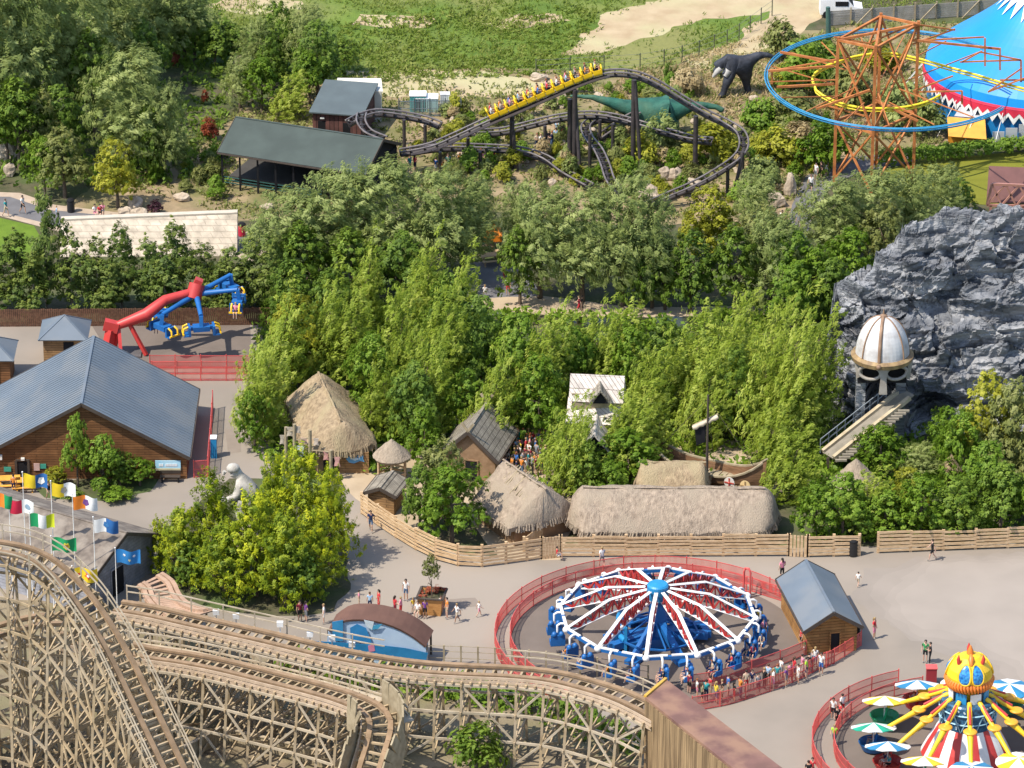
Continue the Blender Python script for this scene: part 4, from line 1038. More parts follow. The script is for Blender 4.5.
# ---- grey rock mountain
def rock_mountain():
    top = [(828, 440), (833, 345), (838, 292), (856, 276), (874, 264), (880, 246), (896, 238), (906, 222), (928, 212), (948, 206), (985, 209), (1024, 206), (1060, 214), (1095, 250), (1120, 440)]
    NX, NV = 320, 260
    xs = np.array([p[0] for p in top], float); ys = np.array([p[1] for p in top], float)
    vs = []
    YB = Yr(442)
    for i in range(NX + 1):
        px = 829 + (1119 - 829) * i / NX
        ty = np.interp(px, xs, ys)
        hf = (442 - ty) / 232
        rowt = 442 - 50 * max(hf, 0.02)
        tp = V(px, ty, rowt)
        side = max(0, 1 - (px - 829) / 55) ** 2 * 5.0 + max(0, (px - 1060) / 60) ** 2 * 5
        for j in range(NV + 1):
            v = j / (NV * 0.72)
            if v <= 1:
                y = YB + (tp.y - YB) * (v ** 1.25); z = tp.z * (1 - (1 - v) ** 1.12)
            else:
                w_ = (v - 1) / 0.39
                y = tp.y + 7.5 * w_; z = tp.z * (1 - w_ ** 1.6)
            x = G(px, 442).x + (tp.x - G(px, 442).x) * min(1, v)
            p = Vector((x, y + side * (1 - 0.3 * min(v, 1)), z))
            n = Vector((-0.25 if px < 900 else 0.0, -0.75, 0.55)).normalized()
            n = n.lerp(Vector((0, 0.3, 1)), min(1, max(0, (v - .8) / .4))).normalized()
            q = Vector((p.x * 0.8, p.y * 0.9, p.z * 1.3))
            a = noise.fractal(q * 0.16, 0.9, 2.1, 4) * 1.1
            b = (1 - abs(noise.noise(q * 0.33 + Vector((4, 1, 2))))) ** 2 * 1.5 - .9
            c = noise.turbulence(q * 0.9, 4, True) * 0.75 - .3
            lay = (p.z * 0.42 + noise.noise(q * 0.22) * 1.5 + p.x * .03); st_ = lay - math.floor(lay)
            led = (st_ ** 1.5) * 0.85 - 0.35
            vor = noise.voronoi(q * 0.75)[0]; crack = -0.30 * max(0, 1 - (vor[1] - vor[0]) * 4)
            fade = min(1, p.z / 1.0 + .3)
            qc = Vector((p.x * .55 + noise.noise(q * .5), p.y * .4, p.z * 1.15 - p.x * .12 + noise.noise(q * .4) * .8))
            blk = (noise.cell(qc * 1.0) - .5) * .60 + (noise.cell(qc * 2.3) - .5) * .14
            rid = (1 - abs(noise.noise(q * 1.1))) ** 3 * .3 + (1 - abs(noise.noise(q * 2.6))) ** 3 * .10
            a *= .75; b *= .7; c *= .45
            p = p + n * (a + b + c + led + crack + blk + rid - .3) * fade * (1 - .45 * min(1, max(0, (v - .8) / .4)))
            # overhanging ledge with a shadowed hollow under it
            ex, ez = (p.x - G(947, 442).x) / 3.6, (p.z - 8.6) / 1.15
            e = ex * ex + ez * ez
            if e < 1: p.y += 1.1 * (1 - e)
            # cave mouth under the helmet, and the deep cleft at the foot
            for cx, cz, rx, rz_, dep_ in [(886, 2.6, 1.7, 3.4, 4.6), (934, 1.2, 1.9, 2.2, 1.9)]:
                e = ((p.x - G(cx, 442).x) / rx) ** 2 + ((p.z - cz) / rz_) ** 2
                if e < 1: p.y += dep_ * (1 - e) ** 0.8
            p.z = max(p.z, -0.1)
            vs.append(p)
    W = NV + 1
    m = MB(); m.add(vs, [(i * W + j, (i + 1) * W + j, (i + 1) * W + j + 1, i * W + j + 1) for i in range(NX) for j in range(NV)], 0, False)
    return m
M_rock = mat('blue_grey_rock', (0.205, 0.213, 0.230), (0.062, 0.067, 0.077), scale=0.7, detail=11, rough=0.85, bump=0.16, bscale=3, c3=(0.32, 0.32, 0.325), scale3=0.4, lo=0.34, hi=0.68, stretch=(.6, .6, 2.2))
rk = thing('rock_mountain', 'huge craggy blue-grey artificial rock mountain', 'rock', G(960, 442))
part('rock_face', rock_mountain(), M_rock, rk)

# ---- helmet temple on the rock
hc = V(882, 351, 446); hc = Vector((hc.x, Yr(446) - .4, hc.z))
hm = thing('helmet_dome', 'giant white helmet-shaped dome with copper ribs and eye holes on the rock', 'helmet', Vector((hc.x, hc.y, 0)))
r0 = 2.0; H_ = 3.0
prof = [(r0 * math.cos(t * math.pi / 2) ** 0.98 + .001, H_ * math.sin(t * math.pi / 2) ** 1.05) for t in np.linspace(0, 1, 16)]
w = MB(); w.lathe(prof, hc, 40, cap=False)
part('dome', w, mat('weathered_white', (.55, .54, .53), (.33, .30, .28), scale=.9, detail=9, rough=.5, lo=.3, hi=.55), hm)
M_copper = mat('aged_copper', (.32, .20, .125), (.20, .125, .08), scale=1.5, rough=.5)
for a in (-1.75, -2.45, -.75, .2, 1.2, 2.6):
    w = MB(); pts = [Vector((hc.x + (rr + .03) * math.cos(a), hc.y + (rr + .03) * math.sin(a), hc.z + zz_)) for rr, zz_ in prof]
    w.tube(pts, [.14 if abs(a + 1.75) < .1 else .06] * len(pts), 6); part('rib', w, M_copper, hm)
w = MB(); w.lathe([(.24, H_ - .08), (.26, H_ + .08), (.08, H_ + .2), (.04, H_ + .55), (.001, H_ + .6)], hc, 12, cap=False); part('finial', w, M_copper, hm)
w = MB(); w.lathe([(r0 - .05, -.34), (r0 + .26, -.38), (r0 + .34, -.05), (r0 + .1, .12), (r0 - .05, .1)], hc, 40, cap=False); part('band', w, mat('tarnished_brass', (.36, .25, .12), (.20, .13, .07), scale=1.6, rough=.5), hm)
M_mask = mat('pewter_mask', (.34, .31, .27), (.24, .21, .18), scale=1.5, rough=.5)
w = MB()
for ex in (-.98, .98):
    pts = [Vector((hc.x + ex + .78 * math.cos(a), hc.y - r0 * .80 + .35 * abs(ex + .78 * math.cos(a)) ** 1.5 * .5, hc.z - .95 + .52 * math.sin(a))) for a in np.linspace(0, 2 * math.pi, 26, endpoint=False)]
    w.tube(pts, .13, 8, closed=True)
part('eye_ring', w, M_mask, hm)
w = MB(); yb = hc.y - r0 * .86
w.slab([Vector((hc.x - .42, yb, hc.z - .3)), Vector((hc.x - .22, yb - .12, hc.z - 1.3)), Vector((hc.x - .30, yb - .2, hc.z - 2.5)), Vector((hc.x + .30, yb - .2, hc.z - 2.5)), Vector((hc.x + .22, yb - .12, hc.z - 1.3)), Vector((hc.x + .42, yb, hc.z - .3))], .25); part('nose_guard', w, M_mask, hm)
w = MB()
for sx in (-1, 1):
    w.slab([Vector((hc.x + sx * 1.75, yb + .9, hc.z - .3)), Vector((hc.x + sx * 2.1, yb + 1.3, hc.z - .3)), Vector((hc.x + sx * 1.9, yb + 1.3, hc.z - 1.9)), Vector((hc.x + sx * 1.6, yb + .9, hc.z - 1.5))], .2)
part('cheek_guard', w, M_mask, hm)
w = MB(); w.box((hc.x, hc.y + .3, hc.z - 1.2), (3.6, 1.6, 2.0)); part('inner_wall', w, M_dark, hm)  # near-black block paints the darkness behind the eye holes
w = MB(); w.sphere(Vector((hc.x - .42, hc.y - r0 - .28, hc.z - .12)), .2); part('boss', w, M_copper, hm)
w = MB()
for sx in (-1.5, 1.5): w.box((hc.x + sx, hc.y + .6, (hc.z - 2) / 2), (.7, .8, hc.z - 2))
part('pier', w, M_rock, hm)
# ---- water chute
c0, c1 = V(894, 404, 452), V(828, 456, 472)
cu = thing('water_chute', 'sloping pale water chute with grey rails coming out of the helmet cave', 'chute', Vector((c1.x, c1.y, 0)))
d = (c1 - c0).normalized(); s = d.cross(Vector((0, 0, 1))).normalized()
w = MB(); w.bar(c0 - d * 1.5, c1, 1.25, .12, up=(0, 0, 1)); part('bed', w, mat('chute_bed', (.25, .22, .175), (.18, .16, .125), scale=1.4), cu)
w = MB(); L = (c1 - c0).length; n = int(L / .35)
for k in range(n): q = c0 + d * (k * .35) + s * 1.15 * (1 if s.x > 0 else -1); w.box(q - Vector((0, 0, .12)), (.85, .2, .14), 0)
part('steps', w, mat('chute_step', (.30, .265, .21), (.21, .185, .145)), cu)
w = MB()
for o in (-.7, .62):
    w.bar(c0 + s * o + Vector((0, 0, .14)) - d, c1 + s * o + Vector((0, 0, .14)), .3, .3)
part('kerb', w, mat('chute_kerb', (.46, .38, .26), (.36, .29, .19)), cu)
w = MB(); so_ = -.95 if s.x > 0 else .95
for h in (.55, 1.0): w.bar(c0 + s * so_ + Vector((0, 0, h)), c1 + s * so_ + Vector((0, 0, h)), .06)
for k in range(9): q = (c0 + s * so_).lerp(c1 + s * so_, k / 8); w.bar(q - Vector((0, 0, .1)), q + Vector((0, 0, 1.0)), .06)
part('handrail', w, paint((.22, .25, .28)), cu)
w = MB()
for k in range(7):
    q = c0.lerp(c1, k / 6); w.box((q.x, q.y, q.z / 2 - .1), (.2, .2, max(.1, q.z - .1)))
part('support', w, M_trim, cu)

# ---- brown screen fence behind the swing ride
sf = thing('brown_screen_fence', 'long brown slatted screen fence behind the red and blue ride', 'fence', G(130, 326))
p0, p1 = G(-20, 327), G(272, 325)
w = MB(); n = 150
for k in range(n):
    q = p0.lerp(p1, k / n); w.box((q.x, q.y, .75 + random.uniform(-.04, .04)), (.125, .05, 1.5))
part('slats', w, mat('brown_slat', (.17, .085, .05), (.10, .05, .03), scale=5, rough=.9), sf)
w = MB()
for h in (.3, 1.2): w.bar(p0 + Vector((0, .06, h)), p1 + Vector((0, .06, h)), .06, .1)
part('rail', w, M_trim, sf)

# ---- stone-roofed wooden coaster station
gA = G(121, 592); gB = gA + Vector((-.85, .53, 0)) * 22
t, A_, d_, s_ = gable('coaster_station', 'stone-roofed station of the wooden coaster with a grey block gable', 'station', gA, gB, 8.0, 2.9, 4.7, .5, M_greywall, M_slate, gover=.7, door=(-.4, 1.4, 2.1))
# ---- log ticket cabin by the disc ride
gable('log_cabin', 'honey log cabin with grey metal roof beside the disc ride', 'cabin', G(831, 653), G(806, 606), 3.6, 2.1, 3.25, .28, M_hutplanks, M_metalroof, gover=.45, door=(0.25, .62, 1.55))
# ---- barn-like tunnel over the wooden coaster
tA, tB = G(700, 789), G(850, 960)
tu = thing('coaster_tunnel', 'vertical-board coaster tunnel with a rusty brown flat roof', 'tunnel', tA)
M_tunnel = mat('tunnel_boards', (.33, .225, .12), (.13, .085, .045), scale=3.2, detail=3, rough=.9, stretch=(1.6, 1.0, .08))
a = V(645, 690, 800); b = V(687, 668, 778); e = V(780, 800, 900); f = V(838, 800, 880)
zt = a.z
zt = 7.2
def ATz(px, py, z): return G(px, py, z)
P_ = [ATz(645, 697, zt), ATz(666, 679, zt), ATz(840, 812, zt), ATz(800, 822, zt)]
w = MB(); w.slab([P_[0], P_[3], P_[2], P_[1]], .2); part('roof', w, mat('rusty_roof', (.20, .105, .085), (.15, .08, .065), scale=.8, rough=.7, c3=(.26, .15, .10), scale3=.4), tu)
dd = (P_[3] - P_[0]); dd.z = 0; Lw = dd.length; dd.normalize()
w = MB(); n = int(Lw / .24); nn = Vector((dd.y, -dd.x, 0))
for k in range(n):
    q = P_[0] + dd * ((k + .5) * .24) - nn * 0.06 * 0; hh = zt - .2
    w.box((q.x, q.y, hh / 2 + random.uniform(-.05, .0)), (.225, .06 + random.uniform(0, .03), hh), math.atan2(dd.y, dd.x))
part('board_wall', w, M_tunnel, tu)
w = MB()
w.bar(P_[0] + Vector((0, 0, .04)), P_[1] + Vector((0, 0, .04)), .2, .16); part('gable_board', w, paint((.55, .33, .05)), tu)
w = MB(); dd2 = (P_[2] - P_[1]); dd2.z = 0; dd2.normalize(); w.bar(P_[1] + Vector((0, 0, -3.2)) + dd2 * .2, P_[2] + Vector((0, 0, -3.2)), .08, 5.8); part('rear_wall', w, M_tunnel, tu)
# loose poles and straw bundles laid over the angled thatch
tb_ = [o for o in col.objects if o.name == 'thatched_barn'][0]
a_, b_ = G(545, 540), G(505, 512); dd_ = (b_ - a_); dd_.z = 0; L_ = dd_.length; dd_.normalize(); ss_ = Vector((dd_.y, -dd_.x, 0))
for k in range(16):
    w = MB(); u = random.uniform(.1, 1.0) * L_; q = Vector((a_.x, a_.y, 4.15)) + dd_ * u; l = random.uniform(.6, 1.5); sg = random.choice((-1, 1))
    w.tube([q + ss_ * sg * -.3 + Vector((0, 0, .1)), q + ss_ * sg * l - Vector((0, 0, l * .82)) + dd_ * random.uniform(-.4, .4)], .045, 5); part('ridge_pole', w, M_oldwood, tb_)
# ------------------------------------------------------------------ ride paints
P_white = paint((.78, .77, .75)); P_red = paint((.50, .045, .04)); P_blue = paint((.013, .12, .36)); P_navy = paint((.025, .06, .16)); P_cyan = paint((.02, .24, .50))
P_yellow = paint((.80, .50, .02)); P_orange = paint((.72, .20, .03)); P_rail = paint((.62, .10, .09)); P_lred = paint((.60, .13, .10)); P_green = paint((.02, .30, .14))
SEATS = []      # (position, facing angle, ride) of every free seat

def red_fence(label, path, h=1.15, group='red mesh fences', step=2.2, gap=0.085, thick=.034):
    path = [Vector((p.x, p.y, 0)) for p in path]
    t = thing('mesh_fence', label, 'fence', path[0], group)
    # resample
    d = [0]
    for a, b in zip(path[:-1], path[1:]): d.append(d[-1] + (b - a).length)
    def at(x):
        for i in range(len(d) - 1):
            if x <= d[i + 1]: return path[i].lerp(path[i + 1], (x - d[i]) / max(1e-6, d[i + 1] - d[i]))
        return path[-1]
    L = d[-1]; n = max(1, round(L / step))
    for k in range(n + 1):
        q = at(L * k / n); w = MB(); w.box((q.x, q.y, h / 2 + .04), (.07, .07, h + .08)); part('post', w, P_rail, t)
    w = MB(); m = int(L / gap)
    for k in range(m):
        q = at((k + .5) * gap); q2 = at((k + .6) * gap + .02); w.box((q.x, q.y, h / 2), (thick, .012, h - .12), math.atan2(q2.y - q.y, q2.x - q.x))
    m = max(2, int(L / .8))
    for hh in (.08, h * .5, h - .03):
        for k in range(m): w.bar(at(L * k / m) + Vector((0, 0, hh)), at(L * (k + 1) / m) + Vector((0, 0, hh)), .035, .05)
    part('mesh_panel', w, P_rail, t)
    return t
def arc(c, r, a0, a1, n=60): return [Vector((c.x + r * math.cos(R(a0 + (a1 - a0) * i / n)), c.y + r * math.sin(R(a0 + (a1 - a0) * i / n)), 0)) for i in range(n + 1)]

# ------------------------------------------------------------------ disc ride
def disc_ride():
    C = C_DISC; z = Vector((0, 0, 1))
    t = thing('spinning_ride', 'red, white and blue spinning ride with long lattice arms', 'ride', C)
    def pt(r, a, h): return Vector((C.x + .90 * r * math.cos(a), C.y + .90 * r * math.sin(a), h))
    w = MB(); w.lathe([(.2, 3.3), (.7, 3.45), (.74, 4.25), (.74, 4.5), (.64, 4.6), (.01, 4.62)], C, 32); part('hub', w, P_cyan, t)
    w = MB(); w.lathe([(.85, .3), (.7, 1.2), (.55, 3.4)], C, 24); part('centre_post', w, P_blue, t)
    w = MB()
    for a0 in (R(15), R(195)):
        for da in (-.32, .32):
            w.bar(pt(.5, a0, .8), pt(3.9, a0 + da * .7, .55), .55, .5)
        w.bar(pt(3.9, a0 - .22, .55), pt(3.9, a0 + .22, .55), .5, .5); w.bar(pt(2.4, a0 - .3, .6), pt(2.4, a0 + .3, .6), .35, .4)
    w.box((C.x, C.y, .45), (4.6, 2.0, .7), R(15)); part('base_frame', w, P_blue, t)
    for a0 in (R(-62), R(120), R(60), R(240)):
        w = MB(); w.bar(pt(.6, a0, 1.7), pt(3.6, a0, .35), .5, .42); w.box(pt(3.7, a0, .16), (1.1, .9, .3), a0); part('outrigger', w, P_blue, t)
    w = MB()
    for k in range(10):
        a = k * math.pi / 5; w.bar(pt(.6, a, 1.9), pt(3.2, a + .5, .9), .1); w.bar(pt(3.2, a + .5, .9), pt(3.2, a + math.pi / 5 + .5, .9), .12)
    part('brace', w, P_blue, t)
    w = MB(); w.tube([pt(3.0, x, 1.0) for x in np.linspace(R(140), R(215), 12)], .22, 8); w.tube([pt(3.0, x, 1.9) for x in np.linspace(R(140), R(215), 12)], .16, 8)
    for x in (R(140), R(178), R(215)): w.bar(pt(3.0, x, .1), pt(3.0, x, 2.0), .2)
    part('motor_cage', w, P_cyan, t)
    N = 12; ph = R(-98)
    for k in range(N):
        a = ph + 2 * math.pi * k / N
        U = [pt(.95, a, 4.3), pt(4.0, a, 4.05), pt(7.55, a, 2.45)]; Lw = [pt(.9, a, 3.55), pt(4.1, a, 3.0), pt(7.4, a, 2.15)]
        side = Vector((-math.sin(a), math.cos(a), 0)) * .095
        w = MB()
        for o in (side, -side):
            for q in (U, Lw): w.tube([p + o for p in q], .042, 6)
        for q in (U, Lw):
            w.bar(q[0], q[1], .08, .05); w.bar(q[1], q[2], .08, .05)
        w.sphere(U[2] + Vector((0, 0, -.1)), .26, 8, 6)
        ar = part('arm', w, P_white, t)
        w = MB(); n = 11
        def on(q, x): return q[0].lerp(q[1], x * 2) if x < .5 else q[1].lerp(q[2], x * 2 - 1)
        for j in range(n):
            x0, x1 = .04 + .9 * j / n, .04 + .9 * (j + 1) / n
            for o in (side * .8, -side * .8):
                if j % 2: w.bar(on(U, x0) + o, on(Lw, x1) + o, .09)
                else: w.bar(on(Lw, x0) + o, on(U, x1) + o, .09)
            w.bar(on(U, x0), on(Lw, x0), .1)
        part('lattice', w, P_red, ar)
        a2 = a + 2 * math.pi / N
        p, q = pt(7.5, a, 2.3), pt(7.5, a2, 2.3)
        w = MB(); w.bar(p, q, .24, .22); bm_ = part('ring_beam', w, P_blue, t)
        w = MB()
        tdir = (p - q).normalized(); out = Vector(((p.x + q.x) / 2 - C.x, (p.y + q.y) / 2 - C.y, 0)).normalized()
        w.bar(p + z * .16, p.lerp(q, .42) + z * .16, .2, .08); w.bar(p.lerp(q, .5) + z * .16, p.lerp(q, .92) + z * .16, .2, .08); part('white_cap', w, P_white, bm_)
        for x in (.3, .78):
            b = p.lerp(q, x); c_ = b + out * .55
            w = MB(); w.tube([b + z * .12, b + out * .35 + z * .14, c_ + z * .02, c_ - z * .5], [.08, .085, .085, .07], 8); part('hanger', w, P_white, bm_)
            f = math.atan2(tdir.y, tdir.x)
            w = MB()
            s0 = c_ - z * 1.35
            w.box(s0 - z * .05, (.55, 1.0, .12), f); w.box(s0 - tdir * .30 + z * .36, (.12, 1.0, .8), f)
            for e in (-.25, .25): w.sphere(s0 - tdir * .26 + out * e + z * .8, .2, 8, 6, sc=(1, 1, 1.1))
            for e in (-.5, .0, .5): w.box(s0 + out * e + z * .14, (.5, .06, .3), f)
            st_ = part('seat', w, P_blue, t)
            w = MB()
            for e in (-.28, .28): w.tube([s0 + out * e - tdir * .22 + z * .85, s0 + out * e + tdir * .12 + z * .72, s0 + out * e + tdir * .16 + z * .32], .05, 6)
            part('restraint', w, P_navy, st_)
            for e in (-.25, .25): SEATS.append((s0 + out * e + z * .03, f, 'disc', k * 2 + (x > .5)))
    return t
disc_ride()
red_fence('outer red mesh fence curving round the disc ride', arc(C_DISC, 11.2, 32, 238))
red_fence('inner red mesh fence round the disc ride forming a queue lane', arc(C_DISC, 10.15, 50, 232))
red_fence('front outer red fence beside the queue of people at disc ride', [G(692, 712), G(730, 705), G(770, 692), G(800, 680), G(822, 668), G(834, 664)])
red_fence('front inner red fence between the queue and the disc ride', [G(688, 690), G(716, 686), G(756, 674), G(785, 664), G(806, 655)])
red_fence('red fence closing the queue at the log cabin gable', [G(826, 668), G(845, 657), G(861, 646)])
red_fence('red fence from the disc ride arch to the log cabin', [G(752, 592), G(770, 598), G(790, 604)])
ga = thing('gate_arch', 'tall red arched gate frame behind the disc ride', 'gate', G(747, 596))
w = MB(); q0, q1 = G(743.5, 597), G(750, 598)
w.tube([q0, q0 + Vector((0, 0, 2.0)), q0.lerp(q1, .25) + Vector((0, 0, 2.3)), q0.lerp(q1, .75) + Vector((0, 0, 2.3)), q1 + Vector((0, 0, 2.0)), q1], .07, 8)
for h in (.5, 1.1): w.bar(q0 + Vector((0, 0, h)), q1 + Vector((0, 0, h)), .06)
part('frame', w, P_rail, ga)

# ------------------------------------------------------------------ octopus ride
def octopus():
    C = C_OCTO; z = Vector((0, 0, 1))
    t = thing('octopus_ride', 'yellow domed roundabout with bent arms carrying striped parasols', 'ride', C)
    def pt(r, a, h): return Vector((C.x + r * math.cos(a), C.y + r * math.sin(a), h))
    w = MB(); w.lathe([(3.0, .05), (2.6, .9), (2.05, 1.9), (1.8, 2.35)], C, 48, mats=lambda i, k: (k // 2) % 2, cap=False); part('striped_skirt', w, [P_red, P_white], t)
    w = MB(); w.lathe([(1.78, 2.3), (1.84, 2.4), (1.80, 4.1), (1.7, 4.2)], C, 36); dr = part('drum', w, mat('starry_blue', (.04, .13, .24), (.015, .045, .09), scale=5, detail=2, rough=.3), t)
    w = MB(); rs = random.Random(3)
    for k in range(70):
        a = rs.uniform(0, 6.28); h = rs.uniform(2.5, 4.0); w.box(pt(1.83, a, h), (.03, .09, .09), a)
    part('star', w, paint((.55, .65, .7)), dr)
    w = MB()
    for h in (2.95, 3.6): w.lathe([(1.86, h - .05), (1.95, h), (1.86, h + .05)], C, 36, cap=False)
    for k in range(12): a = k * math.pi / 6 + .2; w.bar(pt(1.9, a, 2.4), pt(1.9, a + .26, 3.6), .06); w.bar(pt(1.9, a + .52, 2.4), pt(1.9, a + .26, 3.6), .06)
    part('drum_frame', w, paint((.30, .50, .60)), dr)
    w = MB(); w.lathe([(.62, 4.1), (.6, 5.4)], C, 24); part('column', w, P_yellow, t)
    for k in range(8):
        a = k * math.pi / 4 + .3; w = MB(); w.box(pt(1.25, a, 4.55), (.06, .75, .75), a); part('picture_panel', w, [P_white, P_cyan][k % 2], t)
    dz = 5.35
    w = MB(); prof = [(.55, dz - .15), (1.05, dz - .1), (1.45, dz + .25), (1.52, dz + .6), (1.40, dz + 1.1), (1.1, dz + 1.55), (.66, dz + 1.88), (.25, dz + 2.0), (.01, dz + 2.02)]
    w.lathe(prof, C, 40); dm = part('dome', w, P_yellow, t)
    w = MB(); n = 44
    for k in range(n):
        a = 2 * math.pi * k / n; w.tube([pt(1.40, a, dz + .38), pt(1.58, a, dz + .22), pt(1.50, a + .04, dz - .12), pt(1.38, a + .08, dz - .3)], [.12, .11, .09, .03], 6)
    part('flame_fringe', w, P_orange, dm)
    for a0 in (R(-90), R(30), R(150)):
        for sg in (-1, 1):
            w = MB(); n_ = 22
            def lens(x, t):
                aa = a0 + sg * (.315 + .285 * t * math.copysign(abs(math.cos(x)) ** (.55 if math.cos(x) < 0 else 1), math.cos(x))); hh = dz + 1.02 + .64 * t * math.sin(x)
                r_ = float(np.interp(hh, [dz + .25, dz + .6, dz + 1.1, dz + 1.55, dz + 1.88], [1.45, 1.52, 1.40, 1.1, .66]))
                return pt(r_ + .05 + .06 * (1 - t), aa, hh)
            rings = [[lens(2 * math.pi * i / n_, t) for i in range(n_)] for t in (.02, .35, .7, 1.0)]
            for r0_, r1_ in zip(rings[:-1], rings[1:]):
                for i in range(n_):
                    q_ = [r0_[i], r1_[i], r1_[(i + 1) % n_], r0_[(i + 1) % n_]]
                    w.add(q_ if sg > 0 else q_[::-1], [(0, 1, 2, 3)], 0, True)
            c = rings[-1]
            wi = part('window', w, mat('blue_bubble', (.05, .30, .60), (.01, .08, .30), scale=6, rough=.15, spec=.6), dm)
            w = MB(); w.tube(c, .06, 6, closed=True); part('rim', w, P_yellow, wi)
        if a0 > 0: continue
        w = MB(); w.tube([pt(1.0, a0, dz + 1.6), pt(.75, a0, dz + 1.95), pt(.45, a0, dz + 2.15)], [.12, .2, .1], 8); part('crest', w, P_orange, dm)
    w = MB(); w.tube([C + z * (dz + 1.9), C + z * (dz + 2.25), C + z * (dz + 2.6)], [.26, .2, .05], 10); part('finial', w, P_orange, dm)
    for a0 in (R(-40), R(-140), R(90)):
        w = MB(); w.tube([pt(1.0, a0, dz + 1.6), pt(1.08, a0, dz + 1.95), pt(1.05, a0, dz + 2.25)], [.14, .12, .02], 8); part('horn', w, P_red, dm)
    UC = [((.03, .22, .42), 'blue'), ((.80, .52, .03), 'yellow'), ((.03, .22, .42), 'blue'), ((.80, .52, .03), 'yellow'), ((.02, .36, .22), 'green')]
    N = 12
    for k in range(N):
        a = R(-92) + 2 * math.pi * k / N
        hgt = 0.25 * math.sin(k * 1.9)
        A, B, D = pt(1.65, a, 4.15), pt(3.2, a, 3.2 + hgt * .4), pt(5.9, a, 1.6 + hgt)
        w = MB(); w.tube([pt(1.3, a, 4.35), A, B], [.16, .18, .15], 8); w.tube([B, B.lerp(D, .3), D], [.25, .17, .11], 8)
        ar = part('arm', w, P_yellow, t)
        w = MB(); w.sphere(B + z * .05, .48, 14, 8, sc=(1, 1, .3)); part('elbow_plate', w, paint((.78, .36, .03)), ar)
        w = MB(); w.tube([A + z * .1, A.lerp(B, .8) + z * .2], .1, 6); part('piston', w, P_red, ar)
        T = pt(6.15, a, .5 + hgt)
        w = MB(); w.lathe([(.25, -.22), (.75, -.1), (.95, .35), (1.0, .42), (.9, .36), (.7, .02), (.01, .0)], T, 20); w.bar(D, T, .14); tub = part('tub', w, [P_blue, P_red, P_green][k % 3], t)
        w = MB(); ut = T + z * 1.8; w.tube([T, ut], .05, 6); part('mast', w, P_white, tub)
        n = 20; rr = 1.52; tilt = Vector((math.cos(a), math.sin(a), 0)) * .0
        w = MB(); ring = []
        ta = a + .5
        for i in range(n):
            x = 2 * math.pi * i / n; ring.append(ut + Vector((rr * math.cos(x), rr * math.sin(x), -.36 - (.5 if math.cos(a) < -.15 else .05) * math.sin(x) + (.05 if i % 2 else 0))))
        for i in range(n):
            w.add([ut + z * .05, ring[i], ring[(i + 1) % n]], [(0, 1, 2)], int(i % 5 in (1, 2)))
            w.add([ut - z * .0, ring[i] - z * .05, ring[(i + 1) % n] - z * .05], [(2, 1, 0)], int(i % 5 in (1, 2)))
            w.add([ring[i], ring[(i + 1) % n], ring[(i + 1) % n] - z * .05, ring[i] - z * .05], [(3, 2, 1, 0)], int(i % 5 in (1, 2)))
        um = part('parasol', w, [P_white, paint(UC[k % 5][0])], t, 'parasol with %s and white wedges' % UC[k % 5][1])
        SEATS.append((T + z * .25 + Vector((math.cos(a + 1.57), math.sin(a + 1.57), 0)) * .25, a, 'octo', k)); SEATS.append((T + z * .25 - Vector((math.cos(a + 1.57), math.sin(a + 1.57), 0)) * .25, a, 'octo', k))
    return t
octopus()
red_fence('outer red fence round the yellow parasol ride', arc(C_OCTO, 10.2, 112, 245))
red_fence('inner red fence round the yellow parasol ride', arc(C_OCTO, 8.75, 105, 245))
bx = thing('control_box', 'dark red control box behind the yellow parasol ride', 'box', G(931, 683))
w = MB(); w.box(G(931, 683) + Vector((0, 0, .6)), (.7, .6, 1.2)); part('cabinet', w, paint((.30, .03, .04)), bx)
w = MB(); w.box(G(931, 683) + Vector((0, 0, 1.24)), (.78, .68, .07)); part('lid', w, P_rail, bx)

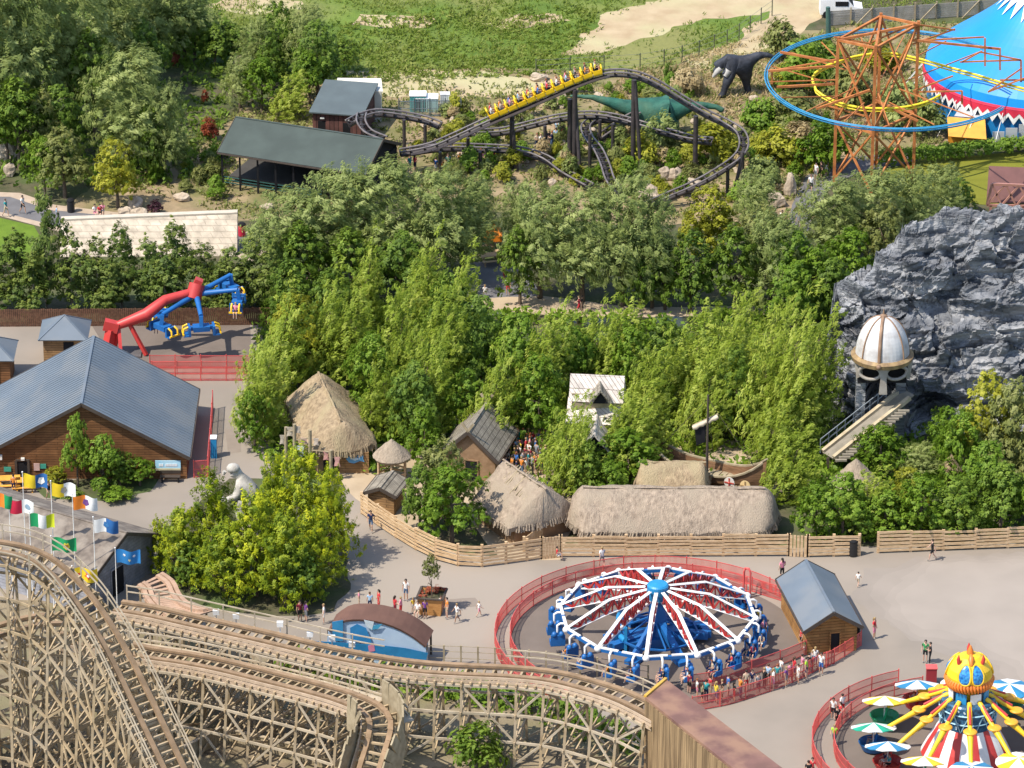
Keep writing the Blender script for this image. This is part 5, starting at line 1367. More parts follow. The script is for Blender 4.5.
# ------------------------------------------------------------------ red and blue swing ride
def swing():
    H = V(196, 291, 342); t = thing('swing_ride', 'red leaning mast carrying blue rotating arms with seat clusters', 'ride', G(112, 352))
    z = Vector((0, 0, 1))
    base = G(118, 356); B0 = V(112, 330, 354); B1 = V(146, 316, 352)
    w = MB(); w.tube([B0 + z * .2, B1 + z * .1, V(165, 300, 348), H], [.3, .5, .4, .32], 12); mast = part('mast', w, P_red, t)
    w = MB(); w.bar(H + Vector((-.3, 0, -.3)), H + Vector((.3, 0, 1.0)), .6, .6); w.tube([H + Vector((-.2, -.3, -.5)), H + Vector((.1, .2, .5))], .62, 14); part('head', w, P_red, mast)
    w = MB(); w.bar(B0, B0 + z * -1.4 + Vector((-.3, -.4, 0)), .6, .9); w.bar(B0 + Vector((-.6, 0, .5)), B0 + Vector((.5, 0, .2)), .7, .8); part('counterweight', w, P_red, t)
    for e in [(-.9, -.3), (.4, -1.2), (2.6, -.6), (1.6, 1.0)]:
        w = MB(); s = B0.lerp(B1, .5 if e[0] > 1 else .2); w.bar(s, Vector((s.x + e[0] * .5, s.y + e[1], .1)), .26); part('strut', w, P_red, t)
    w = MB(); c = G(120, 353); w.box((c.x, c.y, .08), (3.4, 2.0, .16)); part('base_plate', w, paint((.12, .11, .11)), t)
    ends = [(2.6, 2.0, .75), (3.25, -.3, .5), (-2.95, .3, -1.0), (-2.5, -2.4, -.7), (.55, -3.1, -.5)]
    hp = H - z * .25
    for i, e in enumerate(ends):
        E = hp + Vector(e)
        w = MB(); w.tube([hp, hp.lerp(E, .5), E], [.26, .2, .18], 10); ar = part('arm', w, P_blue, t)
        d = Vector((e[0], e[1], 0)).normalized(); s = Vector((-d.y, d.x, 0))
        w = MB(); w.bar(E, E - z * .95 + d * .15, .3, .4); w.box(E - z * 1.0, (.8, 1.3, .4), math.atan2(d.y, d.x)); w.bar(E - z * 1.0 - s * .95, E - z * 1.0 + s * .95, .3, .3); part('gondola', w, P_blue, ar)
        for sg in (-1, 1):
            q = E - z * 1.15 + s * sg * .95
            w = MB(); w.box(q, (1.0, .18, .75), math.atan2(d.y, d.x)); w.box(q + s * sg * .25 - z * .32, (1.0, .45, .1), math.atan2(d.y, d.x)); se = part('seat', w, P_blue, ar)
            w = MB()
            for o in (-.3, .3): w.tube([q + d * o + s * sg * .1 + z * .4, q + d * o + s * sg * .45 + z * .25, q + d * o + s * sg * .5 - z * .2], .08, 6)
            w.bar(q - d * .5 + s * sg * .5 - z * .2, q + d * .5 + s * sg * .5 - z * .2, .12); part('restraint', w, P_yellow, se)
            if i in (0, 1, 2): SEATS.append((q + s * sg * .22 - z * .25, math.atan2(s.y * sg, s.x * sg), 'swing', i))
    return t
swing()
red_fence('front red mesh fence of the red and blue swing ride', [G(150, 381), G(252, 381)], h=1.2)
red_fence('middle red mesh fence of the red and blue swing ride', [G(152, 374.5), G(252, 374.5)], h=1.1)
red_fence('rear red mesh fence of the red and blue swing ride', [G(150, 368), G(252, 368.5)], h=1.1)
red_fence('red mesh fence along the shaded right flank of big barn', [G(213, 410), G(211, 440), G(208, 476)], h=1.6)
red_fence('short red fence closing the lane beside the barn bench', [G(194, 478), G(208, 477)], h=1.4)
blu = thing('blue_box', 'slim blue vending cabinet outside the red barn fence', 'cabinet', G(214, 455))
w = MB(); q = G(214, 457); w.box(q + Vector((0, 0, .8)), (.45, .6, 1.6)); part('cabinet', w, P_cyan, blu)
w = MB(); w.box(q + Vector((0, 0, 1.64)), (.5, .65, .08)); part('lid', w, P_white, blu)

# ------------------------------------------------------------------ orange spinning-coaster tower
def tower():
    M_or = mat('rusty_orange_paint', (.50, .19, .06), (.34, .115, .035), scale=1.2, rough=.6)
    c = G(872, 181); t = thing('coaster_tower', 'orange lattice coaster tower with blue and yellow spiral tracks', 'coaster', c)
    z = Vector((0, 0, 1))
    L = [G(834, 182), G(871, 196), G(913, 179), G(876, 167)]
    tops = [V(835, 37, 182).z, V(872, 45, 196).z, V(913, 21, 179).z, V(875, 13, 167).z]
    for p, h in zip(L, tops):
        w = MB(); w.bar(p, p + z * h, .24); part('leg', w, M_or, t)
    w = MB(); lv = [0.3, .46, .76, 1.0]
    for i in range(4):
        a, b = L[i], L[(i + 1) % 4]; ha, hb = tops[i], tops[(i + 1) % 4]
        for k in range(3):
            z0, z1 = [.02, .42, .98][k], [.42, .98, .98][k]
            if k < 2:
                w.bar(a + z * ha * z0, b + z * hb * z1, .15); w.bar(b + z * hb * z0, a + z * ha * z1, .15)
        w.bar(a + z * ha * .42, b + z * hb * .42, .2); w.bar(a + z * ha * .98, b + z * hb * .98, .2)
    w.bar(L[0] + z * tops[0] * .98, L[2] + z * tops[2] * .98, .2); w.bar(L[1] + z * tops[1] * .98, L[3] + z * tops[3] * .98, .2)
    part('cross_brace', w, M_or, t)
    cz = 9.4
    RC = G(890, 75 + cz * vpx(180)); RC = Vector((RC.x, RC.y, 0))
    RC = V(893, 75, 181); RC.z = 0
    # blue ring, yellow spiral
    def ringpt(r, a, h): return RC + Vector((r * math.cos(a), r * math.sin(a), h))
    blue = [ringpt(10.6, a, 9.3 + .35 * math.sin(a * 1.0)) for a in np.linspace(R(40), R(325), 60)]
    w = MB()
    for o in (-.11, .11): w.tube([p + Vector(((p - RC).x, (p - RC).y, 0)).normalized() * o for p in blue], .055, 6)
    w.tube([p - z * .22 for p in blue], .07, 6); part('blue_track', w, paint((.03, .25, .46)), t)
    yel = [V(x, y, r) for x, y, r in [(842, 60, 172), (822, 68, 176), (812, 78, 180), (816, 90, 184), (832, 100, 188), (856, 107, 191), (882, 108.5, 192), (905, 107, 191), (926, 102, 187), (940, 95, 183)]]
    yel2 = [V(x, y, r) for x, y, r in [(838, 61, 170), (862, 55, 167), (890, 53, 166), (916, 58, 168), (945, 66, 172), (980, 76, 177), (1010, 85, 181), (1045, 94, 184)]]
    w = MB()
    for q in (yel, yel2):
        q = catmull(q, .6)
        w.tube(q, .11, 6); w.tube([p - z * .25 for p in q], .07, 6)
        for p in q[::2]: w.bar(p, p - z * .25, .06)
    part('yellow_track', w, paint((.78, .62, .03)), t)
    ctr = V(873, 100, 181)
    for i, (x0, y0, x1, y1, rr) in enumerate([(834, 66, 768, 71, 182), (834, 62, 780, 52, 176), (834, 84, 777, 87, 186), (870, 90, 816, 109, 192), (875, 100, 918, 121, 194), (913, 40, 1000, 49, 179), (913, 41, 984, 37, 176), (913, 92, 962, 91, 183), (872, 44, 834, 37, 182), (913, 24, 955, 30, 174), (913, 44, 955, 29, 174), (913, 91, 953, 76, 181), (872, 42, 913, 24, 178), (960, 62, 1021, 60, 181), (962, 62, 980, 52, 181), (980, 52, 1021, 60, 181), (988, 92, 1030, 76, 183), (988, 92, 1022, 68, 183), (1000, 80, 1040, 80, 183), (850, 57, 776, 70, 180), (825, 105, 872, 118, 188), (916, 92, 925, 101, 184)]):
        w = MB(); w.bar(V(x0, y0, 181 if i not in (3, 4) else 190), V(x1, y1, rr), .18 if i < 6 else .12); part('radial_strut', w, M_or, t)
    for k in range(14):
        a = R(40 + k * 20.4); w = MB(); e = ringpt(10.5, a, 9.15); s_ = V(873, 85, 181); c_ = Vector((s_.x, s_.y, 0)); i_ = c_ + (Vector((e.x, e.y, 0)) - c_).normalized() * 3.0
        w.bar(i_ + z * (8.2 + (k % 2)), e, .08); part('spoke', w, M_or, t)
    for x, y0, y1 in [(1000, 48, 70), (985, 38, 66), (1021, 60, 82), (772, 71, 84), (962, 91, 104)]:
        w = MB(); w.bar(V(x, y0, 181), V(x, y1, 181), .15); part('radial_strut', w, M_or, t)
tower()
# far steel post beside the tower
fp = thing('steel_mast', 'dark green steel mast behind the orange tower', 'mast', G(829, 62))
w = MB(); w.tube([G(829, 62), V(828, 7, 62)], [.28, .2], 10); part('pole', w, paint((.06, .12, .10)), fp)
w = MB(); w.box(G(829, 62) + Vector((0, 0, .15)), (1, 1, .3)); part('base', w, paint((.3, .28, .25)), fp)

# ------------------------------------------------------------------ circus tent
def tent():
    c = V(1045, 104, 104); c.z = 0; t = thing('circus_tent', 'bright blue big top with red and white zigzag valance', 'tent', c)
    Ra, zv = 10.7, 3.3
    prof = [(Ra, zv), (10.5, 4.3), (9.6, 5.1), (8.2, 6.1), (5.8, 7.9), (3.7, 9.8), (2.3, 12.0), (1.1, 15.0)]
    w = MB(); n = 72
    P = catmull([Vector((a, 0, b)) for a, b in prof], .7)
    w.lathe([(p.x, p.z) for p in P], c, n, cap=False, sm=False)
    part('canopy', w, mat('blue_tarpaulin', (.010, .25, .66), (.008, .215, .58), scale=.25, rough=.45, spec=.4), t)
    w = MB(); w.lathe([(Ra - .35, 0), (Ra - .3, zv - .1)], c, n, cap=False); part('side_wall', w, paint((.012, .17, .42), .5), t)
    def band(z0, r0, z1, r1, nz, amp, m, name, lift=.05):
        w = MB(); N = nz * 2
        for k in range(N):
            a0, a1 = 2 * math.pi * k / N, 2 * math.pi * (k + 1) / N
            e0 = amp if k % 2 else 0; e1 = 0 if k % 2 else amp
            f = lambda a, r, z: (c.x + r * math.cos(a), c.y + r * math.sin(a), z)
            w.add([f(a0, r0 + lift, z0), f(a1, r0 + lift, z0), f(a1, r1 + lift, z1 - e1), f(a0, r1 + lift, z1 - e0)], [(3, 2, 1, 0)])
            w.add([f(a0, r0 + lift - .04, z0), f(a1, r0 + lift - .04, z0), f(a1, r1 + lift - .04, z1 - e1), f(a0, r1 + lift - .04, z1 - e0)], [(0, 1, 2, 3)])
        part(name, w, m, t)
    band(zv + .03, Ra, zv - .55, Ra, 70, .75, P_white, 'white_zigzag', .06)
    band(zv + .05, Ra, zv - .2, Ra, 70, .5, paint((.62, .03, .07)), 'red_valance', .085)
    # red band lying on the lower roof
    w = MB()
    for k in range(n):
        a0, a1 = 2 * math.pi * k / n, 2 * math.pi * (k + 1) / n
        f = lambda a, r, z: (c.x + r * math.cos(a), c.y + r * math.sin(a), z)
        w.add([f(a0, Ra + .1, zv + .08), f(a1, Ra + .1, zv + .08), f(a1, Ra + .02, zv + .3), f(a0, Ra + .02, zv + .3)], [(0, 1, 2, 3)])
    part('red_band', w, paint((.62, .03, .07)), t)
    def rprof(z): return float(np.interp(z, [p.z for p in P], [p.x for p in P]))
    for nm, z0, z1, amp, m, lf in (('white_star', 14.8, 10.2, 1.3, P_white, .06), ('pink_star', 14.8, 11.4, .9, paint((.62, .16, .2)), .11)):
        w = MB(); N = 48
        for k in range(N):
            a0, a1 = 2 * math.pi * k / N, 2 * math.pi * (k + 1) / N
            za, zb = (z1 - (amp if k % 2 else 0)), (z1 - (0 if k % 2 else amp))
            for q in range(5):
                t0, t1 = q / 5, (q + 1) / 5
                f = lambda a, zz: (c.x + (rprof(zz) + lf) * math.cos(a), c.y + (rprof(zz) + lf) * math.sin(a), zz + lf)
                w.add([f(a0, z0 + (za - z0) * t0), f(a1, z0 + (zb - z0) * t0), f(a1, z0 + (zb - z0) * t1), f(a0, z0 + (za - z0) * t1)], [(3, 2, 1, 0)])
        part(nm, w, m, t)
    w = MB()
    for k in range(28):
        a = 2 * math.pi * k / 28; w.tube([Vector((c.x + (Ra - .1) * math.cos(a), c.y + (Ra - .1) * math.sin(a), zv - .1)), Vector((c.x + (Ra + 2.2) * math.cos(a), c.y + (Ra + 2.2) * math.sin(a), .1))], .035, 5)
    part('guy_rope', w, P_white, t)
tent()
kb = thing('orange_canopy', 'orange awning with a grey ridge in front of the blue tent', 'awning', G(967, 148))
w = MB(); q0, q1 = G(948, 146), G(986, 149)
w.slab([q0 + Vector((0, 0, .9)), q1 + Vector((0, 0, .9)), q1 + Vector((0, 1.8, 2.0)), q0 + Vector((0, 1.8, 2.0))], .08); part('awning', w, P_orange if False else paint((.72, .33, .04)), kb)
w = MB(); w.box(q0.lerp(q1, .5) + Vector((0, 1.0, .5)), (3.1, .1, 1.0)); part('front_wall', w, paint((.70, .30, .03)), kb)
w = MB(); w.slab([q0 + Vector((.6, 1.8, 2.05)), q1 + Vector((.4, 1.8, 2.05)), q1 + Vector((-.2, 3, 2.5)), q0 + Vector((1.2, 3, 2.5))], .06); part('ridge_cover', w, paint((.42, .42, .44)), kb)
hd = thing('hoarding', 'pale grey hoarding panels standing right of the orange awning', 'hoarding', G(1005, 150))
for k in range(4):
    w = MB(); q = G(992 + k * 13, 149 - k); w.box(q + Vector((.5, 0, .8 + .12 * k)), (1.0, .06, 1.6 + .25 * k)); part('panel', w, paint((.46, .47, .48)), hd)
w = MB(); w.bar(G(986, 149) + Vector((0, -.1, .1)), G(1040, 146) + Vector((0, -.1, .1)), .1); part('rail', w, P_trim if False else M_trim, hd)
hg = leaf = None
lobes = []
for k in range(16):
    p = G(884 + k * 10, 166 - k * 0.9); lobes.append(((p.x, p.y, .75), (.62, .6, .75)))
hm_ = foliage('hedge', lobes, clumps=50, leaves=18, rc=.3, L=.24, W=.15, m=LF['green'], up=.4)
ho = bpy.data.objects.new('hedge', hm_); col.objects.link(ho); tag(ho, 'clipped green hedge between the lawn and the blue tent', 'hedge')
# red lattice truss at the right border
tr = thing('red_truss', 'red-brown lattice roof truss of a ride cut by the right border', 'truss', G(1000, 216))
w = MB(); a, b = V(987, 205, 216), V(1060, 207, 216); a2, b2 = V(992, 184, 216), V(1060, 187, 216)
for p, q in ((a, b), (a2, b2), (a, a2)): w.bar(p, q, .2)
for k in range(5):
    x0, x1 = k / 5, (k + 1) / 5; w.bar(a.lerp(b, x0), a2.lerp(b2, x1), .15); w.bar(a2.lerp(b2, x0), a.lerp(b, x1), .15)
part('lattice', w, paint((.42, .20, .15)), tr)
w = MB(); w.slab([a + Vector((0, .6, 0)), b + Vector((0, .6, 0)), b2 + Vector((0, 3, .4)), a2 + Vector((0, 3, .4))], .1); part('roof', w, paint((.16, .07, .06)), tr)
for x in (.05, .5, .95):
    w = MB(); p = a.lerp(b, x); w.bar(Vector((p.x, p.y, 0)), p, .2); part('post', w, paint((.42, .20, .15)), tr)
# ------------------------------------------------------------------ black steel coaster
M_blk = mat('black_brown_steel', (.055, .045, .045), (.035, .03, .03), scale=2, rough=.5, spec=.4)
M_rlt = mat('worn_rail_steel', (.17, .15, .15), (.10, .085, .085), scale=2, rough=.4)
def frames(path):
    out = []
    for i, p in enumerate(path):
        d = (path[min(i + 1, len(path) - 1)] - path[max(i - 1, 0)]).normalized()
        s = Vector((d.y, -d.x, 0)); s = s.normalized() if s.length > 1e-5 else Vector((1, 0, 0))
        out.append((p, d, s, s.cross(d)))
    return out
bc = thing('steel_coaster', 'black-brown steel family coaster with a lift hill above sandy garden', 'coaster', G(560, 160))
def steel_track(pts, gauge=.75, name='track'):
    path = catmull([V(x, y, r) for x, y, r in pts], .45); F = frames(path)
    g = gauge / 2
    w = MB(); w.tube([p - u * .32 for p, d, s, u in F], .17, 8)
    for p, d, s, u in F[::2]:
        w.bar(p + s * g + u * .08, p - u * .32, .12); w.bar(p - s * g + u * .08, p - u * .32, .12); w.bar(p + s * g + u * .05, p - s * g + u * .05, .12, .08)
    tr = part('track_spine', w, M_blk, bc)
    for sg in (-1, 1):
        w = MB(); w.tube([p + s * sg * g + u * .12 for p, d, s, u in F], .085, 6); part('rail', w, M_rlt, tr)
    return path
LIFT = steel_track([(400, 152, 178), (430, 146, 177), (452, 137, 175), (480, 124, 173), (510, 111, 171), (540, 98, 169), (575, 83, 167), (597, 75, 166), (615, 72, 166), (635, 74, 167), (655, 82, 169), (680, 97, 171), (705, 112, 173), (725, 122, 175), (740, 132, 180), (744, 145, 188), (738, 157, 195), (720, 170, 200), (695, 184, 204), (665, 197, 208), (640, 208, 212)])
steel_track([(405, 152, 172), (440, 147, 168), (480, 147, 166), (520, 150, 168), (545, 158, 172), (565, 172, 180), (590, 186, 195)])
steel_track([(350, 122, 160), (362, 116, 152), (378, 112, 148), (400, 114, 147), (425, 119, 148), (440, 125, 150)])
steel_track([(362, 114, 156), (361, 122, 163), (368, 132, 170), (384, 139, 178)])
steel_track([(468, 132, 148), (500, 131, 146), (530, 124, 145), (560, 117, 144), (590, 114, 144), (615, 117, 146), (640, 124, 150), (665, 131, 156), (690, 138, 164), (710, 140, 172)])
steel_track([(612, 118, 140), (596, 119, 142), (586, 126, 150), (588, 137, 160), (598, 150, 172), (605, 165, 186), (610, 180, 196), (618, 192, 204)])
steel_track([(600, 137, 148), (625, 120, 142), (640, 112, 140)])
for x, y0, y1 in [(512, 112, 168), (575, 86, 171), (570, 95, 168), (634, 76, 172), (696, 112, 172), (743, 146, 188), (728, 160, 198), (613, 120, 165), (590, 130, 172), (545, 122, 150), (468, 134, 172), (425, 121, 152), (404, 116, 152), (480, 148, 172), (440, 148, 176), (668, 196, 212), (600, 116, 148)]:
    w = MB(); p = V(x, y0, y1); g = Vector((p.x, p.y, 0)); w.tube([g - Vector((0, 0, .1)), p - Vector((0, 0, .35))], .21 if y1 - y0 > 45 else .15, 8); part('support', w, M_blk, bc)
for (x0, y0), (x1, y1), row in [((635, 78), (641, 172), 172), ((743, 148), (733, 196), 196), ((575, 90), (580, 172), 168), ((512, 118), (517, 168), 170)]:
    w = MB(); p = V(x0, y0, row); q = G(x1, y1 + 3); w.tube([q, p - Vector((0, 0, .35))], .16, 8); part('support', w, M_blk, bc)
# walkway beside the lift
w = MB(); F = frames([p for p in LIFT if 410 < 512 + p.x * 11.6 < 608])
for (p, d, s, u), (q, *_r) in zip(F[:-1], F[1:]): w.bar(p + s * .75 - u * .1, q + s * .75 - u * .1, .45, .06)
part('walkway', w, M_blk, bc)
# yellow train on the lift
tn = thing('coaster_train', 'yellow coaster train full of riders climbing the lift hill', 'train', V(555, 92, 168))
tp = []
acc = 0
sel = [p for p in LIFT if 488 < 512 + p.x * FPX / (p - cam.location).dot(CF) < 604]
d_ = [0]
for a, b in zip(sel[:-1], sel[1:]): d_.append(d_[-1] + (b - a).length)
def lift_at(x):
    for i in range(len(d_) - 1):
        if x <= d_[i + 1]: return sel[i].lerp(sel[i + 1], (x - d_[i]) / (d_[i + 1] - d_[i])), (sel[i + 1] - sel[i]).normalized()
    return sel[-1], (sel[-1] - sel[-2]).normalized()
NC = 12
for k in range(NC):
    p, d = lift_at(d_[-1] * (k + .5) / NC); s = Vector((d.y, -d.x, 0)).normalized(); u = s.cross(d)
    w = MB(); L = d_[-1] / NC * .9
    base = p + u * .2
    w.bar(base - d * L / 2, base + d * L / 2, .95, .14, up=u)
    for sg in (-1, 1): w.bar(base + s * sg * .45 - d * L / 2 + u * .2, base + s * sg * .45 + d * L / 2 + u * .2, .1, .32, up=u)
    w.bar(base - d * L * .45 + u * .1, base - d * L * .52 + u * .8, .85, .12, up=d); w.bar(base + d * L * .45 + u * .1, base + d * L * .5 + u * .5, 1.0, .1, up=d)
    ca = part('car', w, paint((.80, .50, .01)), tn)
    w = MB(); w.bar(base - d * .1 + u * .3 - s * .45, base - d * .1 + u * .3 + s * .45, .4, .12, up=u); part('seat', w, M_dark, ca)
    for sg in (-1, 1): SEATS.append((base - d * .18 + s * sg * .25 + u * .38, math.atan2(d.y, d.x), 'train', k))

# ------------------------------------------------------------------ wooden coaster
M_lum = mat('weathered_lumber', (.45, .34, .205), (.27, .20, .12), scale=1.3, rough=.9, c3=(.40, .32, .22), scale3=.3)
M_lum2 = mat('bleached_lumber', (.46, .385, .285), (.34, .28, .20), scale=1.3, rough=.9)
M_railw = mat('rust_stained_track', (.30, .20, .12), (.21, .14, .082), scale=1.5, rough=.8)
M_ply = mat('laminated_track', (.43, .325, .22), (.33, .24, .155), scale=1.6, rough=.85)
wc = thing('wooden_coaster', 'big wooden roller coaster on pale timber trestles in front', 'coaster', G(200, 760))
Z = Vector((0, 0, 1))
def wood_track(pts, gauge=1.3, side=False, hand=(-1, 1), name='track', step=.55, hand_x=None):
    path = catmull([V(x, y, r) for x, y, r in pts], step); F = frames(path); g = gauge / 2
    pairs = list(zip(F[:-1], F[1:]))
    w = MB()
    for i, (p, d, s, u) in enumerate(F): w.bar(p - s * (g + .75) - Z * .12, p + s * (g + .75) - Z * .12, .14, .14)
    tr = part('cross_tie', w, M_lum, wc)
    for sg in (-1, 1):
        w = MB()
        for (p, d, s, u), (q, d2, s2, u2) in pairs: w.bar(p + s * sg * g + Z * .18, q + s2 * sg * g + Z * .18, .34, .16, up=u)
        part('rail', w, M_railw, tr)
        w = MB()
        for (p, d, s, u), (q, d2, s2, u2) in pairs: w.bar(p + s * sg * g * 1.0 + Z * .02, q + s2 * sg * g + Z * .02, .22, .16, up=u)
        part('laminated_beam', w, M_ply, tr)
    if side:
        w = MB(); sg = side
        for (p, d, s, u), (q, d2, s2, u2) in pairs:
            for h in (-.30, -.05, .22): w.bar(p + s * sg * (g + .55) + Z * h, q + s2 * sg * (g + .55) + Z * h, .06, .2)
        part('side_board', w, mat('pinkish_board', (.52, .395, .285), (.40, .30, .21), scale=1.5, rough=.85), tr)
    for sg in hand:
        w = MB()
        for i, ((p, d, s, u), (q, d2, s2, u2)) in enumerate(pairs):
            if hand_x and not hand_x(512 + p.x * FPX / (p - cam.location).dot(CF)):
                if w.v: part('handrail', w, M_lum2, tr); w = MB()
                continue
            for h in (.55, 1.0): w.bar(p + s * sg * (g + .8) + Z * h, q + s2 * sg * (g + .8) + Z * h, .06, .08)
            if i % 4 == 0: w.bar(p + s * sg * (g + .8) - Z * .15, p + s * sg * (g + .8) + Z * 1.05, .09)
        if w.v: part('handrail', w, M_lum2, tr)
    return path, F
def trestle(F, every, half, splay, zstep=2.1, group='', lb=True, posts=(-1, 1), diag=True, ground=0.0, brace_every=2):
    """bents under a track: each bent is one frame of posts, ledgers and crossed braces"""
    sel = F[::every]; n = 0; bents = []
    for p, d, s, u in sel:
        h = p.z - .2
        if h < .6: continue
        w = MB(); s = Vector((d.y, -d.x, 0)).normalized()
        cols_ = []
        for o in posts:
            top = p + s * half * o - Z * .2; bot = Vector((p.x, p.y, ground)) + s * (half * o + splay * h * (1 if o > 0 else -1 if o < 0 else 0) * abs(o))
            cols_.append((bot, top)); w.bar(bot, top, .17)
        k = 0; zz = h - .15
        lev = []
        while zz > .5: lev.append(zz); zz -= zstep
        def onc(c, z_): return c[0].lerp(c[1], min(1, max(0, (z_ - ground) / (c[1].z - ground))))
        for zz in lev: w.bar(onc(cols_[0], zz) - s * .2, onc(cols_[-1], zz) + s * .2, .10, .18)
        lv = lev + [0.1]
        for j in range(len(lv) - 1):
            if diag:
                a, b = (0, -1) if j % 2 else (-1, 0)
                w.bar(onc(cols_[a], lv[j]), onc(cols_[b], lv[j + 1]), .09, .14)
                if j % 2 == 0: w.bar(onc(cols_[b], lv[j]), onc(cols_[a], lv[j + 1]), .09, .14)
        part('trestle_bent', w, M_lum, wc)
        bents.append((cols_, lev))
    # lengthwise ledgers and braces on the outer faces
    for side in (0, -1):
        w = MB()
        for i in range(len(bents) - 1):
            (c0, l0), (c1, l1) = bents[i], bents[i + 1]
            f0 = lambda z_: c0[side][0].lerp(c0[side][1], min(1, max(0, z_ / c0[side][1].z)))
            f1 = lambda z_: c1[side][0].lerp(c1[side][1], min(1, max(0, z_ / c1[side][1].z)))
            for j in range(min(len(l0), len(l1))):
                w.bar(f0(l0[j]), f1(l1[j]), .10, .17)
                if (i + j) % brace_every == 0:
                    an = l0[j + 1] if j + 1 < len(l0) else .15; bn = l1[j + 1] if j + 1 < len(l1) else .15
                    if (i // brace_every) % 2: w.bar(f0(l0[j]), f1(bn), .09, .14)
                    else: w.bar(f0(an), f1(l1[j]), .09, .14)
        part('long_brace', w, M_lum2 if lb == 2 else M_lum, wc)
    return bents
# the big drop in front of the left corner
T1 = [(-70, 546, 800), (-35, 546, 800), (0, 549, 800), (28, 555, 801), (52, 568, 804), (76, 592, 810), (97, 620, 818), (118, 655, 827), (138, 695, 838), (157, 735, 850), (176, 775, 862), (192, 812, 872)]
p1, F1 = wood_track(T1, gauge=1.35)
trestle(F1, 3, 1.5, .10, 2.2, brace_every=2)
# its wider approach trestle, a second line of bents behind
T0 = [(-80, 640, 770), (-40, 622, 768), (0, 606, 765), (40, 596, 760), (80, 596, 752)]
p0, F0 = wood_track([(x, y + 26, r) for x, y, r in T0], gauge=1.3, hand=())
trestle(F0, 3, 1.7, .06, 2.2, brace_every=1)
# station run to the tunnel
T2 = [(118, 608, 690), (150, 613, 696), (190, 622, 704), (230, 631, 712), (270, 640, 720), (320, 652, 730), (370, 662, 738), (420, 669, 744), (465, 672, 748), (510, 674, 752), (550, 678, 757), (585, 686, 765), (620, 697, 776), (646, 709, 786), (664, 719, 794)]
p2, F2 = wood_track(T2, gauge=1.3, side=1, hand=(-1,), hand_x=lambda x: x < 374 or 500 < x < 640)
trestle(F2, 3, 1.25, .12, 1.9, lb=2, brace_every=2)
# lower inner run curving into the dip
T3 = [(60, 640, 722), (100, 645, 722), (150, 655, 730), (190, 661, 738), (230, 669, 748), (270, 679, 759), (310, 689, 772), (345, 699, 784), (370, 710, 796), (380, 724, 806), (378, 742, 814), (372, 762, 820), (366, 784, 826), (362, 810, 832)]
p3, F3 = wood_track(T3, gauge=1.35, side=1, hand=())
trestle(F3[:-14], 3, 1.4, .12, 1.8, lb=2, brace_every=2)
# boarded parapets of the dip
w = MB()
for sg in (-1, 1):
    for (p, d, s, u), (q, d2, s2, u2) in zip(F3[-13:-1], F3[-12:]):
        w.bar(p + s * sg * 1.5 + Z * .2, q + s2 * sg * 1.5 + Z * .2, .12, 2.6)
part('parapet', w, M_oldwood, wc)
# walkway railing along the inner side of the station run
w = MB()
pl = catmull([V(x, y, r) for x, y, r in [(128, 638, 712), (180, 645, 718), (240, 658, 730), (300, 672, 744), (350, 685, 760), (395, 700, 780), (408, 715, 792)]], 1.3)
for a, b in zip(pl[:-1], pl[1:]):
    for h in (0, .5): w.bar(a + Z * h, b + Z * h, .08, .12)
    w.bar(Vector((a.x, a.y, 0)), a + Z * .55, .12)
    w.bar(a - Z * .25 - Vector((0, .5, 0)), b - Z * .25 - Vector((0, .5, 0)), .9, .07)
part('service_walkway', w, M_lum2, wc)
# wavy launch track out of the station
path = catmull([V(150, 579, 628), V(158, 585, 632), V(163, 596, 640), V(172, 606, 656), V(186, 612, 668), V(196, 613, 676)], .4); F = frames(path)
w = MB()
for o in (-1.1, -.7, .7, 1.1):
    for (p, d, s, u), (q, d2, s2, u2) in zip(F[:-1], F[1:]): w.bar(p + s * o, q + s2 * o, .3, .2, up=u)
for p, d, s, u in F: w.bar(p - s * 1.3 - Z * .15, p + s * 1.3 - Z * .15, .25, .1)
part('launch_track', w, mat('salmon_board', (.43, .285, .195), (.34, .22, .15), scale=1.5, rough=.85), wc)
w = MB()
for p, d, s, u in F[::3]:
    for sg in (-1, 1): w.bar(Vector((p.x, p.y, 0)) + s * sg, p + s * sg, .14)
part('launch_post', w, M_lum, wc)
# floodlight boxes on the railing
for x, y, r in [(216, 612, 690), (236, 616, 690), (280, 624, 714), (310, 634, 716), (332, 638, 718), (352, 644, 722)]:
    w = MB(); p = V(x, y, r); w.box(p, (.42, .3, .34)); w.bar(p, p - Z * .8, .07); part('lamp_box', w, P_white, wc)
# timber retaining wall and sleeper bed in the yard
rw = thing('sleeper_wall', 'low grey sleeper retaining wall in the coaster yard', 'wall', G(215, 745))
w = MB()
for a, b in ((G(178, 765), G(222, 742)), (G(222, 742), G(330, 768))):
    for k in range(int((b - a).length / .22)): q = a.lerp(b, k * .22 / (b - a).length); w.box(q + Z * .55, (.2, .14, 1.1 + random.uniform(-.05, .05)), math.atan2((b - a).y, (b - a).x))
part('sleepers', w, M_oldwood, rw)
w = MB()
for a, b in ((G(178, 765), G(222, 742)), (G(222, 742), G(330, 768))): w.bar(a + Z * 1.14, b + Z * 1.14, .24, .08)
part('cap_rail', w, M_lum2, rw)
